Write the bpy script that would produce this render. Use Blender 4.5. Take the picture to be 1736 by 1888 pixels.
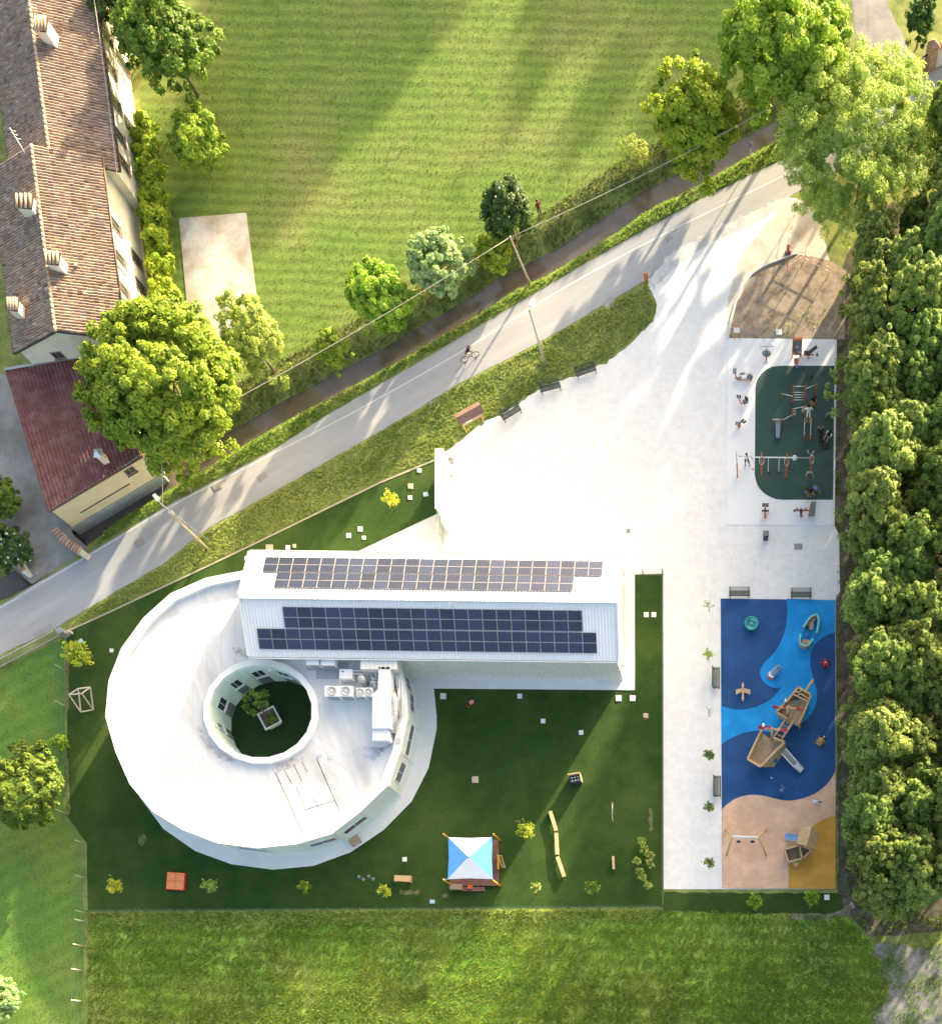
import bpy, bmesh, math, random
import numpy as np
from mathutils import Vector, Matrix
for _o in list(bpy.data.objects): bpy.data.objects.remove(_o)
SC = bpy.context.scene
COL = SC.collection
R = math.radians
# ---------------------------------------------------------------- camera
# looking straight down with a shifted lens (the photograph's ground plane is a true plan)
W0, H0 = 1736.0, 1888.0
S = 0.046            # metres per photo pixel on the ground
HC = 95.0            # camera height
NX, NY = 1400.0, 1990.0   # point straight below the camera
cam = bpy.data.cameras.new('camera'); camo = bpy.data.objects.new('camera', cam); COL.objects.link(camo)
camo.location = (0, 0, HC); camo.rotation_euler = (0, 0, 0)
cam.sensor_fit = 'HORIZONTAL'; cam.sensor_width = 36.0
SC.render.resolution_x = 941; SC.render.resolution_y = 1024
cam.lens = 36.0 * (HC / S) / W0
cam.shift_x = (W0/2 - NX) / W0
cam.shift_y = (NY - H0/2) / W0 if True else 0
# shift is measured along the larger side of the frame fit
cam.clip_start = 1.0; cam.clip_end = 6000.0
SC.camera = camo
# ---------------------------------------------------------------- sky and sun
SUN_EL = R(11.5)
SUN_H = Vector((0.52, 0.855)).normalized()
SUN_V = Vector((SUN_H.x*math.cos(SUN_EL), SUN_H.y*math.cos(SUN_EL), math.sin(SUN_EL)))
wd = bpy.data.worlds.new('World'); SC.world = wd; wd.use_nodes = True
nt = wd.node_tree; bg = nt.nodes['Background']
sky = nt.nodes.new('ShaderNodeTexSky'); sky.sky_type = 'NISHITA'; sky.sun_disc = False
sky.sun_elevation = SUN_EL; sky.sun_rotation = math.atan2(SUN_H.x, SUN_H.y)
sky.air_density = 1.0; sky.dust_density = 8.0; sky.ozone_density = 0.3; sky.altitude = 50
nt.links.new(sky.outputs[0], bg.inputs[0]); bg.inputs[1].default_value = 0.15
sl = bpy.data.lights.new('sun', 'SUN'); slo = bpy.data.objects.new('sun', sl); COL.objects.link(slo)
slo.rotation_euler = SUN_V.to_track_quat('Z', 'Y').to_euler(); slo.location = (60, 90, 60)
sl.energy = 4.2; sl.angle = R(1.0); sl.color = (1.0, 0.83, 0.55)
SC.view_settings.view_transform = 'Standard'; SC.view_settings.look = 'None'
SC.view_settings.gamma = 1.0; SC.view_settings.use_curve_mapping = False
SC.view_settings.exposure = 2.22
SC.cycles.max_bounces = 6; SC.cycles.diffuse_bounces = 3; SC.cycles.transparent_max_bounces = 8
SC.cycles.use_denoising = True
# ---------------------------------------------------------------- helpers
rng = np.random.default_rng(7); random.seed(7)
def g(px, py): return ((px - NX)*S, (NY - py)*S)
def P(px, py, z=0.0):
    k = S*(HC - z)/HC
    return ((px - NX)*k, (NY - py)*k, z)
def V(px, py, z=0.0): return Vector(P(px, py, z))
class MB:
    def __init__(self): self.v = []; self.f = []; self.m = []; self.mi = 0; self.sm = []
    def add(self, vs, fs, smooth=False):
        o = len(self.v); self.v += [tuple(x) for x in vs]
        for f in fs: self.f.append([o+i for i in f]); self.m.append(self.mi); self.sm.append(smooth)
        return self
    def box(self, c, s, rz=0.0):
        x, y, z = s[0]/2, s[1]/2, s[2]/2; cs, sn = math.cos(rz), math.sin(rz); vs = []
        for k in (-z, z):
            for a, b in ((-x, -y), (x, -y), (x, y), (-x, y)): vs.append((c[0]+a*cs-b*sn, c[1]+a*sn+b*cs, c[2]+k))
        return self.add(vs, [(3,2,1,0),(4,5,6,7),(0,1,5,4),(1,2,6,5),(2,3,7,6),(3,0,4,7)])
    def beam(self, a, b, w, h=None, up=(0,0,1)):
        a, b = Vector(a), Vector(b); h = h or w; d = (b-a).normalized(); u = Vector(up)
        if abs(d.dot(u)) > 0.98: u = Vector((0,1,0))
        s = d.cross(u).normalized()*w/2; t = s.cross(d).normalized()*h/2; vs = []
        for p in (a, b): vs += [p-s-t, p+s-t, p+s+t, p-s+t]
        return self.add(vs, [(3,2,1,0),(4,5,6,7),(0,1,5,4),(1,2,6,5),(2,3,7,6),(3,0,4,7)])
    def pipe(self, pts, r, n=6, r1=None):
        pts = [Vector(p) for p in pts]; k = len(pts); vs = []; fs = []; u = None
        for i, p in enumerate(pts):
            d = (pts[min(i+1, k-1)] - pts[max(i-1, 0)]).normalized()
            if u is None: u = d.orthogonal().normalized()
            u = (u - d*u.dot(d))
            u = u.normalized() if u.length > 1e-6 else d.orthogonal().normalized()
            w = d.cross(u); rr = r if r1 is None else r + (r1-r)*i/max(1, k-1)
            for j in range(n):
                a = 2*math.pi*j/n; vs.append(p + (u*math.cos(a) + w*math.sin(a))*rr)
        for i in range(k-1):
            for j in range(n):
                fs.append((i*n+j, i*n+(j+1) % n, (i+1)*n+(j+1) % n, (i+1)*n+j))
        fs.append(list(range(n))[::-1]); fs.append([(k-1)*n+j for j in range(n)])
        return self.add(vs, fs, True)
    def tube(self, a, b, r, n=8, r1=None): return self.pipe([a, b], r, n, r1)
    def flat(self, pts, z=0.0): return self.add([(p[0], p[1], p[2] if len(p) > 2 else z) for p in pts], [list(range(len(pts)))])
    def prism(self, pts, z0, z1, top=None):
        n = len(pts); top = top or pts
        vs = [(p[0], p[1], z0) for p in pts] + [(p[0], p[1], z1) for p in top]
        ar = sum(pts[i][0]*pts[(i+1) % n][1]-pts[(i+1) % n][0]*pts[i][1] for i in range(n))
        fs = [list(range(n)), list(range(n, 2*n))] + [(i, (i+1) % n, n+(i+1) % n, n+i) for i in range(n)]
        if ar > 0: fs[0] = fs[0][::-1]
        else: fs = [fs[0], fs[1][::-1]] + [f[::-1] for f in fs[2:]]
        return self.add(vs, fs)
    def lathe(self, prof, c, n=16, sx=1.0, sy=1.0):
        vs = []; fs = []; k = len(prof)
        for r, z in prof:
            for j in range(n):
                a = 2*math.pi*j/n; vs.append((c[0]+r*math.cos(a)*sx, c[1]+r*math.sin(a)*sy, c[2]+z))
        for i in range(k-1):
            for j in range(n): fs.append((i*n+j, i*n+(j+1) % n, (i+1)*n+(j+1) % n, (i+1)*n+j))
        fs.append([(k-1)*n+j for j in range(n)]); fs.append(list(range(n))[::-1])
        return self.add(vs, fs, True)
    def ball(self, c, r, n=10, sc=(1,1,1)):
        k = max(4, n//2+1)
        prof = [(max(0.001, math.sin(math.pi*i/k))*r, -math.cos(math.pi*i/k)*r*sc[2]) for i in range(k+1)]
        return self.lathe(prof, c, n, sc[0], sc[1])
    def mesh(self, name, mats, off=(0,0,0)):
        me = bpy.data.meshes.new(name)
        me.from_pydata([(a-off[0], b-off[1], c-off[2]) for a, b, c in self.v], [], self.f)
        for m in (mats if isinstance(mats, (list, tuple)) else [mats]): me.materials.append(m)
        if any(self.m): me.polygons.foreach_set('material_index', self.m)
        if any(self.sm): me.polygons.foreach_set('use_smooth', self.sm)
        me.update(); return me
def link(name, me, parent=None):
    o = bpy.data.objects.new(name, me); COL.objects.link(o); o.parent = parent; return o
def setp(o, label=None, cat=None, group=None, kind=None):
    for k, v in (('label', label), ('category', cat), ('group', group), ('kind', kind)):
        if v: o[k] = v
    return o
class Th:
    """a thing: an Empty at its base which parents its parts; parts are given in world or (loc=0) local coordinates"""
    def __init__(s, name, label, cat, loc=(0,0,0), rz=0.0, group=None, kind=None):
        s.o = bpy.data.objects.new(name, None); COL.objects.link(s.o); s.off = tuple(loc)
        s.o.location = loc; s.o.rotation_euler = (0,0,rz); s.o.empty_display_size = 0.2
        setp(s.o, label, cat, group, kind)
    def part(s, name, mb, mat, parent=None, label=None, kind=None):
        me = mb if isinstance(mb, bpy.types.Mesh) else mb.mesh(name, mat, s.off)
        o = link(name, me, parent or s.o); setp(o, label=label, kind=kind); return o
def dup(src, loc, rz, label, sc=1.0, group=None):
    def rec(o, par):
        c = o.copy(); COL.objects.link(c); c.parent = par
        for ch in o.children: rec(ch, c)
        return c
    r = rec(src, None); r.location = loc; r.rotation_euler = (0,0,rz); r.scale = (sc,)*3 if not isinstance(sc, tuple) else sc
    r['label'] = label
    if group: r['group'] = group
    return r
def solo(name, label, cat, mb, mat, base, group=None, kind=None):
    o = link(name, mb.mesh(name, mat, base)); o.location = base; return setp(o, label, cat, group, kind)
def struct(name, mb, mat, kind='structure', parent=None):
    o = link(name, mb.mesh(name, mat), parent)
    if parent is None: o['kind'] = kind
    return o
# ---------------------------------------------------------------- materials
MATS = {}
def mat(name, c, c2=None, scale=4.0, rough=0.8, bump=0.0, bscale=None, metal=0.0, c3=None, s3=0.3, spec=0.3, lo=0.35, hi=0.65, tr=0.0, stretch=None, attr=None, alpha=1.0, coat=0.0, rand=0.0):
    """procedural material: two-scale noise between c and c2 (and c3 in broad patches); world coordinates"""
    if name in MATS: return MATS[name]
    m = bpy.data.materials.new(name); m.use_nodes = True; n = m.node_tree.nodes; l = m.node_tree.links
    b = n['Principled BSDF']; b.inputs['Roughness'].default_value = rough; b.inputs['Metallic'].default_value = metal
    b.inputs['Specular IOR Level'].default_value = spec
    if coat: b.inputs['Coat Weight'].default_value = coat
    geo = n.new('ShaderNodeNewGeometry'); vec = geo.outputs['Position']
    if stretch:
        mp = n.new('ShaderNodeMapping'); mp.inputs['Scale'].default_value = stretch[:3]
        if len(stretch) > 3: mp.vector_type = 'TEXTURE'; mp.inputs['Rotation'].default_value = (0,0,stretch[3])
        l.new(vec, mp.inputs[0]); vec = mp.outputs[0]
    def noise(sc, det=4):
        t = n.new('ShaderNodeTexNoise'); t.inputs['Scale'].default_value = sc; t.inputs['Detail'].default_value = det
        t.inputs['Roughness'].default_value = 0.65; l.new(vec, t.inputs['Vector']); return t
    def ramp(sock, a, z):
        r = n.new('ShaderNodeMapRange'); r.inputs[1].default_value = a; r.inputs[2].default_value = z
        l.new(sock, r.inputs[0]); return r.outputs[0]
    def mix(f, a, z):
        x = n.new('ShaderNodeMix'); x.data_type = 'RGBA'
        if isinstance(f, float): x.inputs[0].default_value = f
        else: l.new(f, x.inputs[0])
        for s_, i in ((a, 6), (z, 7)):
            if isinstance(s_, (tuple, list)): x.inputs[i].default_value = (*s_, 1)
            else: l.new(s_, x.inputs[i])
        return x.outputs[2]
    col = (*c, 1)
    cs = None
    if c2:
        cs = mix(ramp(noise(scale).outputs[0], lo, hi), c, c2)
        if c3: cs = mix(ramp(noise(scale*s3, 3).outputs[0], 0.45, 0.68), cs, c3)
    if attr:
        at = n.new('ShaderNodeAttribute'); at.attribute_name = attr
        cs = mix(at.outputs['Fac'], cs or c, c3 if (c3 and not c2) else (c2 or c))
    if rand:
        oi = n.new('ShaderNodeObjectInfo'); hs = n.new('ShaderNodeHueSaturation')
        hs.inputs['Value'].default_value = 1.0
        r_ = n.new('ShaderNodeMapRange'); r_.inputs[3].default_value = 1-rand; r_.inputs[4].default_value = 1+rand
        l.new(oi.outputs['Random'], r_.inputs[0]); l.new(r_.outputs[0], hs.inputs['Value'])
        if cs is None: hs.inputs['Color'].default_value = col
        else: l.new(cs, hs.inputs['Color'])
        cs = hs.outputs[0]
    if cs is None: b.inputs['Base Color'].default_value = col
    else: l.new(cs, b.inputs['Base Color'])
    if bump:
        bn = n.new('ShaderNodeBump'); bn.inputs['Strength'].default_value = bump; bn.inputs['Distance'].default_value = 0.05
        l.new(noise(bscale or scale*3).outputs[0], bn.inputs['Height']); l.new(bn.outputs[0], b.inputs['Normal'])
    if tr:
        out = n['Material Output']; ts = n.new('ShaderNodeBsdfTranslucent'); ms = n.new('ShaderNodeMixShader'); ms.inputs[0].default_value = tr
        if cs is None: ts.inputs[0].default_value = col
        else: l.new(cs, ts.inputs[0])
        l.new(b.outputs[0], ms.inputs[1]); l.new(ts.outputs[0], ms.inputs[2]); l.new(ms.outputs[0], out.inputs[0])
    if alpha < 1: b.inputs['Alpha'].default_value = alpha
    MATS[name] = m; return m
# ================================================================ SETTING
def polyline_sd(X, Y, pts):
    """signed distance (positive to the left of travel) to a polyline"""
    best = np.full(X.shape, 1e9); sg = np.ones(X.shape)
    for (ax, ay), (bx, by) in zip(pts[:-1], pts[1:]):
        dx, dy = bx-ax, by-ay; L2 = dx*dx+dy*dy
        t = np.clip(((X-ax)*dx+(Y-ay)*dy)/L2, 0, 1)
        ex, ey = X-(ax+t*dx), Y-(ay+t*dy); d = np.hypot(ex, ey)
        m = d < best; best = np.where(m, d, best); sg = np.where(m, np.sign(dx*ey-dy*ex), sg)
    return best*sg
DITCH_PX = [(128,992),(213,930),(290,885),(400,818),(519,749),(618,698),(729,638),(794,600),(884,546),(929,516),(1028,466),(1110,412),(1190,358),(1276,316),(1387,252),(1490,200),(1600,140)]
DITCH2_PX = [(-220,1180),(0,1075),(52,1048)]
DITCH = [g(*p) for p in DITCH_PX]; DITCH2 = [g(*p) for p in DITCH2_PX]
def ditch_z(X, Y):
    z = np.zeros(X.shape)
    for d in (DITCH, DITCH2):
        sd = polyline_sd(X, Y, d)
        n = np.clip((sd-0.5)/2.2, 0, 1); s_ = np.clip((-sd-0.5)/1.0, 0, 1)
        t = np.where(sd > 0, n, s_); t = t*t*(3-2*t)
        z = np.minimum(z, -1.25*(1-t))
    return z
rough_grass = mat('rough_grass', (0.17,0.225,0.05), (0.27,0.28,0.09), 1.6, 0.9, 0.5, 14, c3=(0.09,0.13,0.03), s3=0.35)
def ground():
    st = 0.35
    x = np.arange(g(-330,0)[0], g(2100,0)[0], st); y = np.arange(g(0,2050)[1], g(0,-950)[1], st)
    X, Y = np.meshgrid(x, y); Z = ditch_z(X, Y)
    nx, ny = len(x), len(y)
    vs = np.stack([X.ravel(), Y.ravel(), Z.ravel()], 1).tolist()
    i = np.arange(nx*ny).reshape(ny, nx)
    fs = np.stack([i[:-1,:-1].ravel(), i[:-1,1:].ravel(), i[1:,1:].ravel(), i[1:,:-1].ravel()], 1).tolist()
    mb = MB(); mb.v = [tuple(v) for v in vs]; mb.f = fs; mb.m = [0]*len(fs); mb.sm = [True]*len(fs)
    B = 2500.0; x0, x1, y0, y1 = x[0], x[-1], y[0], y[-1]
    a = [(-B,-B,0),(B,-B,0),(B,B,0),(-B,B,0),(x0,y0,0),(x1,y0,0),(x1,y1,0),(x0,y1,0)]
    mb.add(a, [(0,1,5,4),(1,2,6,5),(2,3,7,6),(3,0,4,7)])
    struct('ground', mb, rough_grass)
ground()
def jit(poly, amp=2.0, step=12.0, seed=1, closed=True):
    """roughen an outline given in photo pixels"""
    r = random.Random(seed); out = []
    for i, a in enumerate(poly):
        if not closed and i == len(poly)-1: out.append(a); break
        b = poly[(i+1) % len(poly)]; L = math.hypot(b[0]-a[0], b[1]-a[1]); k = max(1, int(L/step))
        for j in range(k):
            t = j/k; out.append((a[0]+(b[0]-a[0])*t + r.uniform(-amp, amp), a[1]+(b[1]-a[1])*t + r.uniform(-amp, amp)))
    return out
def smooth_curve(p, k=5):
    out = []
    for i in range(len(p)-1):
        p0 = p[max(0, i-1)]; p1 = p[i]; p2 = p[i+1]; p3 = p[min(len(p)-1, i+2)]
        for j in range(k):
            t = j/k
            out.append(tuple(0.5*((2*p1[c]) + (-p0[c]+p2[c])*t + (2*p0[c]-5*p1[c]+4*p2[c]-p3[c])*t*t + (-p0[c]+3*p1[c]-3*p2[c]+p3[c])*t**3) for c in (0,1)))
    return out + [p[-1]]
def sheet(name, px, z, m, kind='structure'):
    return struct(name, MB().flat([g(*p) for p in px], z), m, kind)
def slab(name, px, z0, z1, m):
    return struct(name, MB().prism([g(*p) for p in px], z0, z1), m)
# --- water in the ditch
water_m = mat('ditch_water', (0.085,0.070,0.060), (0.12,0.10,0.085), 0.6, 0.12, 0.05, 3, spec=0.5)
def ribbon(pts, wl, wr, z):
    n = len(pts); L = []; Rr = []
    for i, p in enumerate(pts):
        a = pts[max(0, i-1)]; b = pts[min(n-1, i+1)]; d = Vector((b[0]-a[0], b[1]-a[1])).normalized(); nn = Vector((-d.y, d.x))
        L.append((p[0]+nn.x*wl, p[1]+nn.y*wl, z)); Rr.append((p[0]-nn.x*wr, p[1]-nn.y*wr, z))
    mb = MB(); mb.add(L+Rr, [(n+i, n+i+1, i+1, i) for i in range(n-1)]); return mb
for d in (DITCH, DITCH2): struct('water', ribbon(d, 1.4, 1.1, -1.02), water_m)
# --- lawns and fields
def lawn_mat(name, a, b, c, sc, stripe=0.0, ang=0.0, per=1.0, bump=0.5):
    m = mat(name, a, b, sc, 0.9, bump, 18, c3=c, s3=0.22); n = m.node_tree.nodes; l = m.node_tree.links
    bs = n['Principled BSDF']; src = bs.inputs['Base Color'].links[0].from_socket
    geo = [x for x in n if x.bl_idname == 'ShaderNodeNewGeometry'][0]
    # fine tufts
    t = n.new('ShaderNodeTexNoise'); t.inputs['Scale'].default_value = 9.0; t.inputs['Detail'].default_value = 5; t.inputs['Roughness'].default_value = 0.75
    l.new(geo.outputs['Position'], t.inputs['Vector'])
    mr = n.new('ShaderNodeMapRange'); mr.inputs[1].default_value = 0.3; mr.inputs[2].default_value = 0.7; mr.inputs[3].default_value = 0.6; mr.inputs[4].default_value = 1.35
    l.new(t.outputs[0], mr.inputs[0]); val = mr.outputs[0]
    if stripe:
        mp = n.new('ShaderNodeMapping'); mp.inputs['Rotation'].default_value = (0,0,ang); l.new(geo.outputs['Position'], mp.inputs[0])
        w = n.new('ShaderNodeTexWave'); w.bands_direction = 'Y'; w.inputs['Scale'].default_value = 0.314/per; w.inputs['Distortion'].default_value = 3.6
        w.inputs['Detail'].default_value = 3; w.inputs['Detail Scale'].default_value = 0.7; l.new(mp.outputs[0], w.inputs[0])
        m2 = n.new('ShaderNodeMapRange'); m2.inputs[3].default_value = 1-stripe; m2.inputs[4].default_value = 1+stripe; l.new(w.outputs['Fac'], m2.inputs[0])
        mu = n.new('ShaderNodeMath'); mu.operation = 'MULTIPLY'; l.new(val, mu.inputs[0]); l.new(m2.outputs[0], mu.inputs[1]); val = mu.outputs[0]
    hs = n.new('ShaderNodeHueSaturation'); l.new(val, hs.inputs['Value']); l.new(src, hs.inputs['Color']); l.new(hs.outputs[0], bs.inputs['Base Color'])
    return m
park_m = lawn_mat('park_lawn', (0.105,0.182,0.028), (0.145,0.218,0.040), (0.19,0.215,0.06), 0.5, 0.15, R(1.5), 0.95)
dark_m = lawn_mat('play_lawn', (0.017,0.050,0.005), (0.024,0.063,0.007), (0.050,0.086,0.014), 0.7, 0.0)
left_m = lawn_mat('side_lawn', (0.085,0.19,0.032), (0.12,0.22,0.038), (0.17,0.225,0.045), 0.4, 0.07, R(-25), 1.3)
field_m = lawn_mat('field', (0.13,0.28,0.027), (0.20,0.34,0.043), (0.29,0.31,0.08), 0.5, 0.22, R(2), 1.2)
def off_ditch(px, d):
    """ditch centre line moved d metres to the north, in pixels"""
    out = []; n = len(DITCH_PX)
    for i, p in enumerate(DITCH_PX):
        a = DITCH_PX[max(0, i-1)]; b = DITCH_PX[min(n-1, i+1)]; v = Vector((b[0]-a[0], b[1]-a[1])).normalized()
        out.append((p[0] + v.y*d/S, p[1] - v.x*d/S))
    return out
bank = off_ditch(None, 3.1)
park_px = [p for p in bank if 330 < p[0] < 1560]
park_px = [(240,-400)] + [(1575,-400),(1568,60),(1545,150)] + park_px[::-1] + [(345,800),(300,700),(262,240)]
sheet('lawn', jit(park_px, 2.5, 14, 3), 0.006, park_m)
slab_m = mat('old_concrete', (0.42,0.405,0.375), (0.54,0.525,0.495), 1.2, 0.9, 0.2, 8, c3=(0.36,0.30,0.23), s3=0.3)
slab('concrete_pad', [(330,403),(454,393),(476,570),(440,640),(362,650),(345,560)], -0.05, 0.06, slab_m)
side_px = [(-260,1335),(0,1240),(60,1205),(118,1178),(123,1500),(150,1540),(158,1888),(158,2060),(-260,2060)]
sheet('lawn', jit(side_px, 1.0, 15, 4), 0.005, left_m)
fld_px = [(160,1690),(400,1688),(900,1686),(1250,1684),(1560,1690),(1604,1740),(1632,1790),(1640,1836),(1604,1890),(1590,2060),(160,2060)]
sheet('field', jit(fld_px, 3.0, 10, 5), 0.006, field_m)
dirt_m = mat('bare_soil', (0.20,0.165,0.135), (0.33,0.28,0.235), 1.3, 0.95, 0.5, 10, c3=(0.06,0.075,0.03), s3=0.6)
dry_m = mat('dry_soil', (0.30,0.235,0.17), (0.40,0.315,0.235), 2.5, 0.95, 0.5, 12, c3=(0.18,0.145,0.105), s3=0.35)
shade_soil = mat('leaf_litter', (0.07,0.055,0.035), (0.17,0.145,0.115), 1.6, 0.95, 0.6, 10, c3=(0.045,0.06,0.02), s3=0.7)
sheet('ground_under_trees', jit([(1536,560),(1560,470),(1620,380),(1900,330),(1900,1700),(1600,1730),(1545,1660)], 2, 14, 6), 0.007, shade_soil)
sheet('bare_ground', jit([(1606,1752),(1640,1738),(1690,1748),(1736,1740),(1900,1740),(1900,2060),(1590,2060),(1600,1888),(1640,1830),(1625,1790)], 9, 9, 8), 0.010, mat('grey_soil', (0.20,0.19,0.175), (0.29,0.275,0.255), 1.2, 0.95, 0.5, 9, c3=(0.06,0.12,0.035), s3=0.55, lo=0.4, hi=0.6))
# --- road
asphalt = mat('old_asphalt', (0.33,0.335,0.345), (0.40,0.40,0.405), 0.5, 0.85, 0.15, 40, c3=(0.28,0.285,0.30), s3=0.4, stretch=(5,0.8,1,R(30)))
RN = [(-260,1252),(0,1117),(60,1080),(173,1015),(302,936),(500,832),(609,762),(809,646),(1000,532),(1138,452),(1277,375),(1453,288),(1600,205),(1740,118),(2000,-20)]
RS = [(-260,1360),(0,1208),(100,1160),(190,1105),(300,1040),(383,974),(500,910),(761,760),(839,711),(989,634),(1083,579),(1193,515),(1243,468),(1359,407),(1453,363),(1600,282),(1740,200),(2000,60)]
sheet('road', jit(RN, 0.6, 12, 21, False) + jit(RS[::-1], 0.9, 10, 22, False), 0.012, asphalt)
line_m = mat('road_paint', (0.62,0.62,0.61), (0.50,0.50,0.49), 3.0, 0.7)
RL = [(-200,1226),(0,1121),(62,1084),(173,1019),(302,941),(420,879),(500,838),(648,762),(854,646),(1000,554),(1138,476),(1277,405),(1453,319),(1600,240),(1740,155)]
struct('road_marking', ribbon([g(*p) for p in smooth_curve(RL, 4)], 0.06, 0.06, 0.018), line_m)
drive_m = mat('grey_drive', (0.22,0.215,0.215), (0.30,0.295,0.29), 0.8, 0.9, 0.2, 20, c3=(0.17,0.165,0.155), s3=0.4)
sheet('driveway', jit([(1570,-420),(1636,-420),(1633,0),(1656,51),(1678,99),(1690,150),(1590,205),(1582,120),(1570,0)], 1.5, 12, 9), 0.010, drive_m)
sheet('yard', jit([(-260,700),(25,690),(95,860),(135,985),(163,1012),(60,1078),(-10,1020),(-260,1120)], 1, 14, 10), 0.009, drive_m)
# --- white courtyard, pavements
gravel = mat('white_gravel', (0.785,0.77,0.75), (0.735,0.72,0.70), 2.2, 0.95, 0.4, 45, c3=(0.71,0.695,0.675), s3=0.5, lo=0.42, hi=0.72)
verge_s = [(1194,523),(1210,560),(1204,592),(1157,638),(1117,669),(1064,691),(992,719),(924,766),(893,778),(837,822),(806,842)]
court = [(1194,516),(1243,470),(1359,409),(1453,365),(1470,366),(1462,420),(1450,460),(1470,468),(1420,487),(1387,506),(1357,559),(1343,625),(1400,625),(1542,626),(1538,970),(1546,984),(1548,1090),(1540,1105),(1540,1640),(1223,1640),(1222,1058),(1130,1060),(640,1060),(625,1027),(812,945),(806,842)] 
sheet('courtyard', jit(court[:8], 1.5, 10, 11, False) + court[8:] + jit(verge_s[::-1], 2.0, 7, 12, False), 0.014, gravel)
edge_soil = mat('gravelly_soil', (0.58,0.52,0.45), (0.66,0.61,0.54), 1.4, 0.95, 0.4, 30, c3=(0.48,0.42,0.35), s3=0.5)
sheet('gravel_patch', jit([(1453,368),(1500,372),(1520,440),(1530,490),(1470,468),(1420,487),(1392,503),(1362,545),(1350,600),(1338,600),(1345,540),(1362,480),(1400,430),(1425,400)], 3, 8, 13), 0.018, edge_soil)
sheet('bare_corner', jit([(1470,468),(1530,480),(1560,500),(1556,626),(1345,626),(1357,559),(1387,506),(1420,487)], 1, 12, 14), 0.022, dry_m)
sheet('gravel_edge', jit([(1193,520),(1215,490),(1243,462),(1300,430),(1359,402),(1410,378),(1455,358),(1458,372),(1415,396),(1365,424),(1310,448),(1262,480),(1235,502),(1205,532)], 4, 7, 41), 0.0165, mat('mixed_gravel', (0.50,0.495,0.49), (0.64,0.63,0.62), 1.2, 0.95, 0.4, 30, c3=(0.42,0.42,0.42), s3=0.6))
patch_m = mat('asphalt_patch', (0.26,0.262,0.27), (0.30,0.30,0.305), 1.5, 0.9, 0.2, 40)
for k, pl in enumerate([[(790,742),(806,734),(812,742),(797,752)],[(1112,556),(1124,546),(1134,552),(1130,566),(1118,570)],[(470,880),(486,870),(494,880),(478,892)],[(1225,438),(1235,432),(1240,440),(1230,446)],[(60,1170),(92,1150),(98,1158),(66,1178)]]):
    sheet('road_patch', jit(pl, 1, 5, 50+k), 0.0155, patch_m)
kerb_m = mat('kerb', (0.62,0.61,0.59), (0.5,0.49,0.47), 3, 0.85)
struct('kerb', MB().prism([g(*p) for p in ([(1344,625),(1346,600),(1357,559),(1370,530),(1387,506),(1405,494),(1420,487),(1470,468),(1470,466),(1419,484),(1403,491),(1385,503),(1367,528),(1354,558),(1343,600),(1341,625)])], 0.0, 0.12), kerb_m)
conc = mat('pale_concrete', (0.76,0.755,0.74), (0.70,0.695,0.68), 0.5, 0.8, 0.05, 30, c3=(0.66,0.66,0.65), s3=0.4)
slab('walkway', [(640,1029),(812,946),(815,1000),(830,1062),(1170,1059),(1170,1273),(800,1270),(805,1322),(805,1345),(790,1417),(759,1478),(707,1531),(646,1572),(578,1597),(504,1604),(427,1594),(361,1570),(302,1529),(258,1470),(240,1400),(236,1330),(250,1250),(290,1180),(360,1120),(480,1075),(560,1062)], 0.0, 0.07, conc)
# --- play lawn of the nursery (dark turf)
sheet('lawn', [(124,1166),(180,1141),(393,1041),(470,1004),(700,892),(802,850),(808,946),(620,1036),(560,1250),(800,1250),(1160,1250),(1169,1060),(1222,1060),(1222,1672),(162,1680),(160,1555),(124,1505)], 0.026, dark_m)
slab('lawn_edging', [(124,1166),(180,1141),(393,1041),(470,1004),(700,892),(800,851),(799,848),(700,889),(470,1001),(393,1038),(180,1138),(123,1163)], 0.0, 0.06, mat('edging', (0.42,0.36,0.27), (0.33,0.29,0.22), 4, 0.9))
for k, pl in enumerate([[(256,1542),(266,1538),(270,1548),(264,1560),(255,1556)],[(122,1190),(127,1190),(128,1260),(126,1310),(122,1310)],[(735,1642),(775,1642),(770,1650),(738,1650)],[(1186,1316),(1196,1314),(1198,1324),(1188,1327)],[(1195,1490),(1202,1490),(1204,1530),(1197,1534)],[(122,1400),(126,1400),(130,1500),(124,1505)],[(815,1650),(825,1646),(828,1656),(816,1658)]]):
    sheet('worn_patch', jit(pl, 1.6, 4, 60+k), 0.0285, mat('worn_turf', (0.13,0.12,0.06), (0.20,0.17,0.10), 3, 0.95, 0.5, 14, c3=(0.05,0.09,0.02), s3=0.8))
sheet('lawn', jit([(1223,1646),(1545,1648),(1556,1675),(1530,1685),(1350,1684),(1223,1680)], 1.5, 10, 15), 0.024, dark_m)
sheet('path', jit([(1460,1684),(1520,1686),(1552,1680),(1570,1662),(1576,1672),(1556,1692),(1500,1698),(1450,1695)], 2, 8, 16), 0.030, dirt_m)
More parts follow.
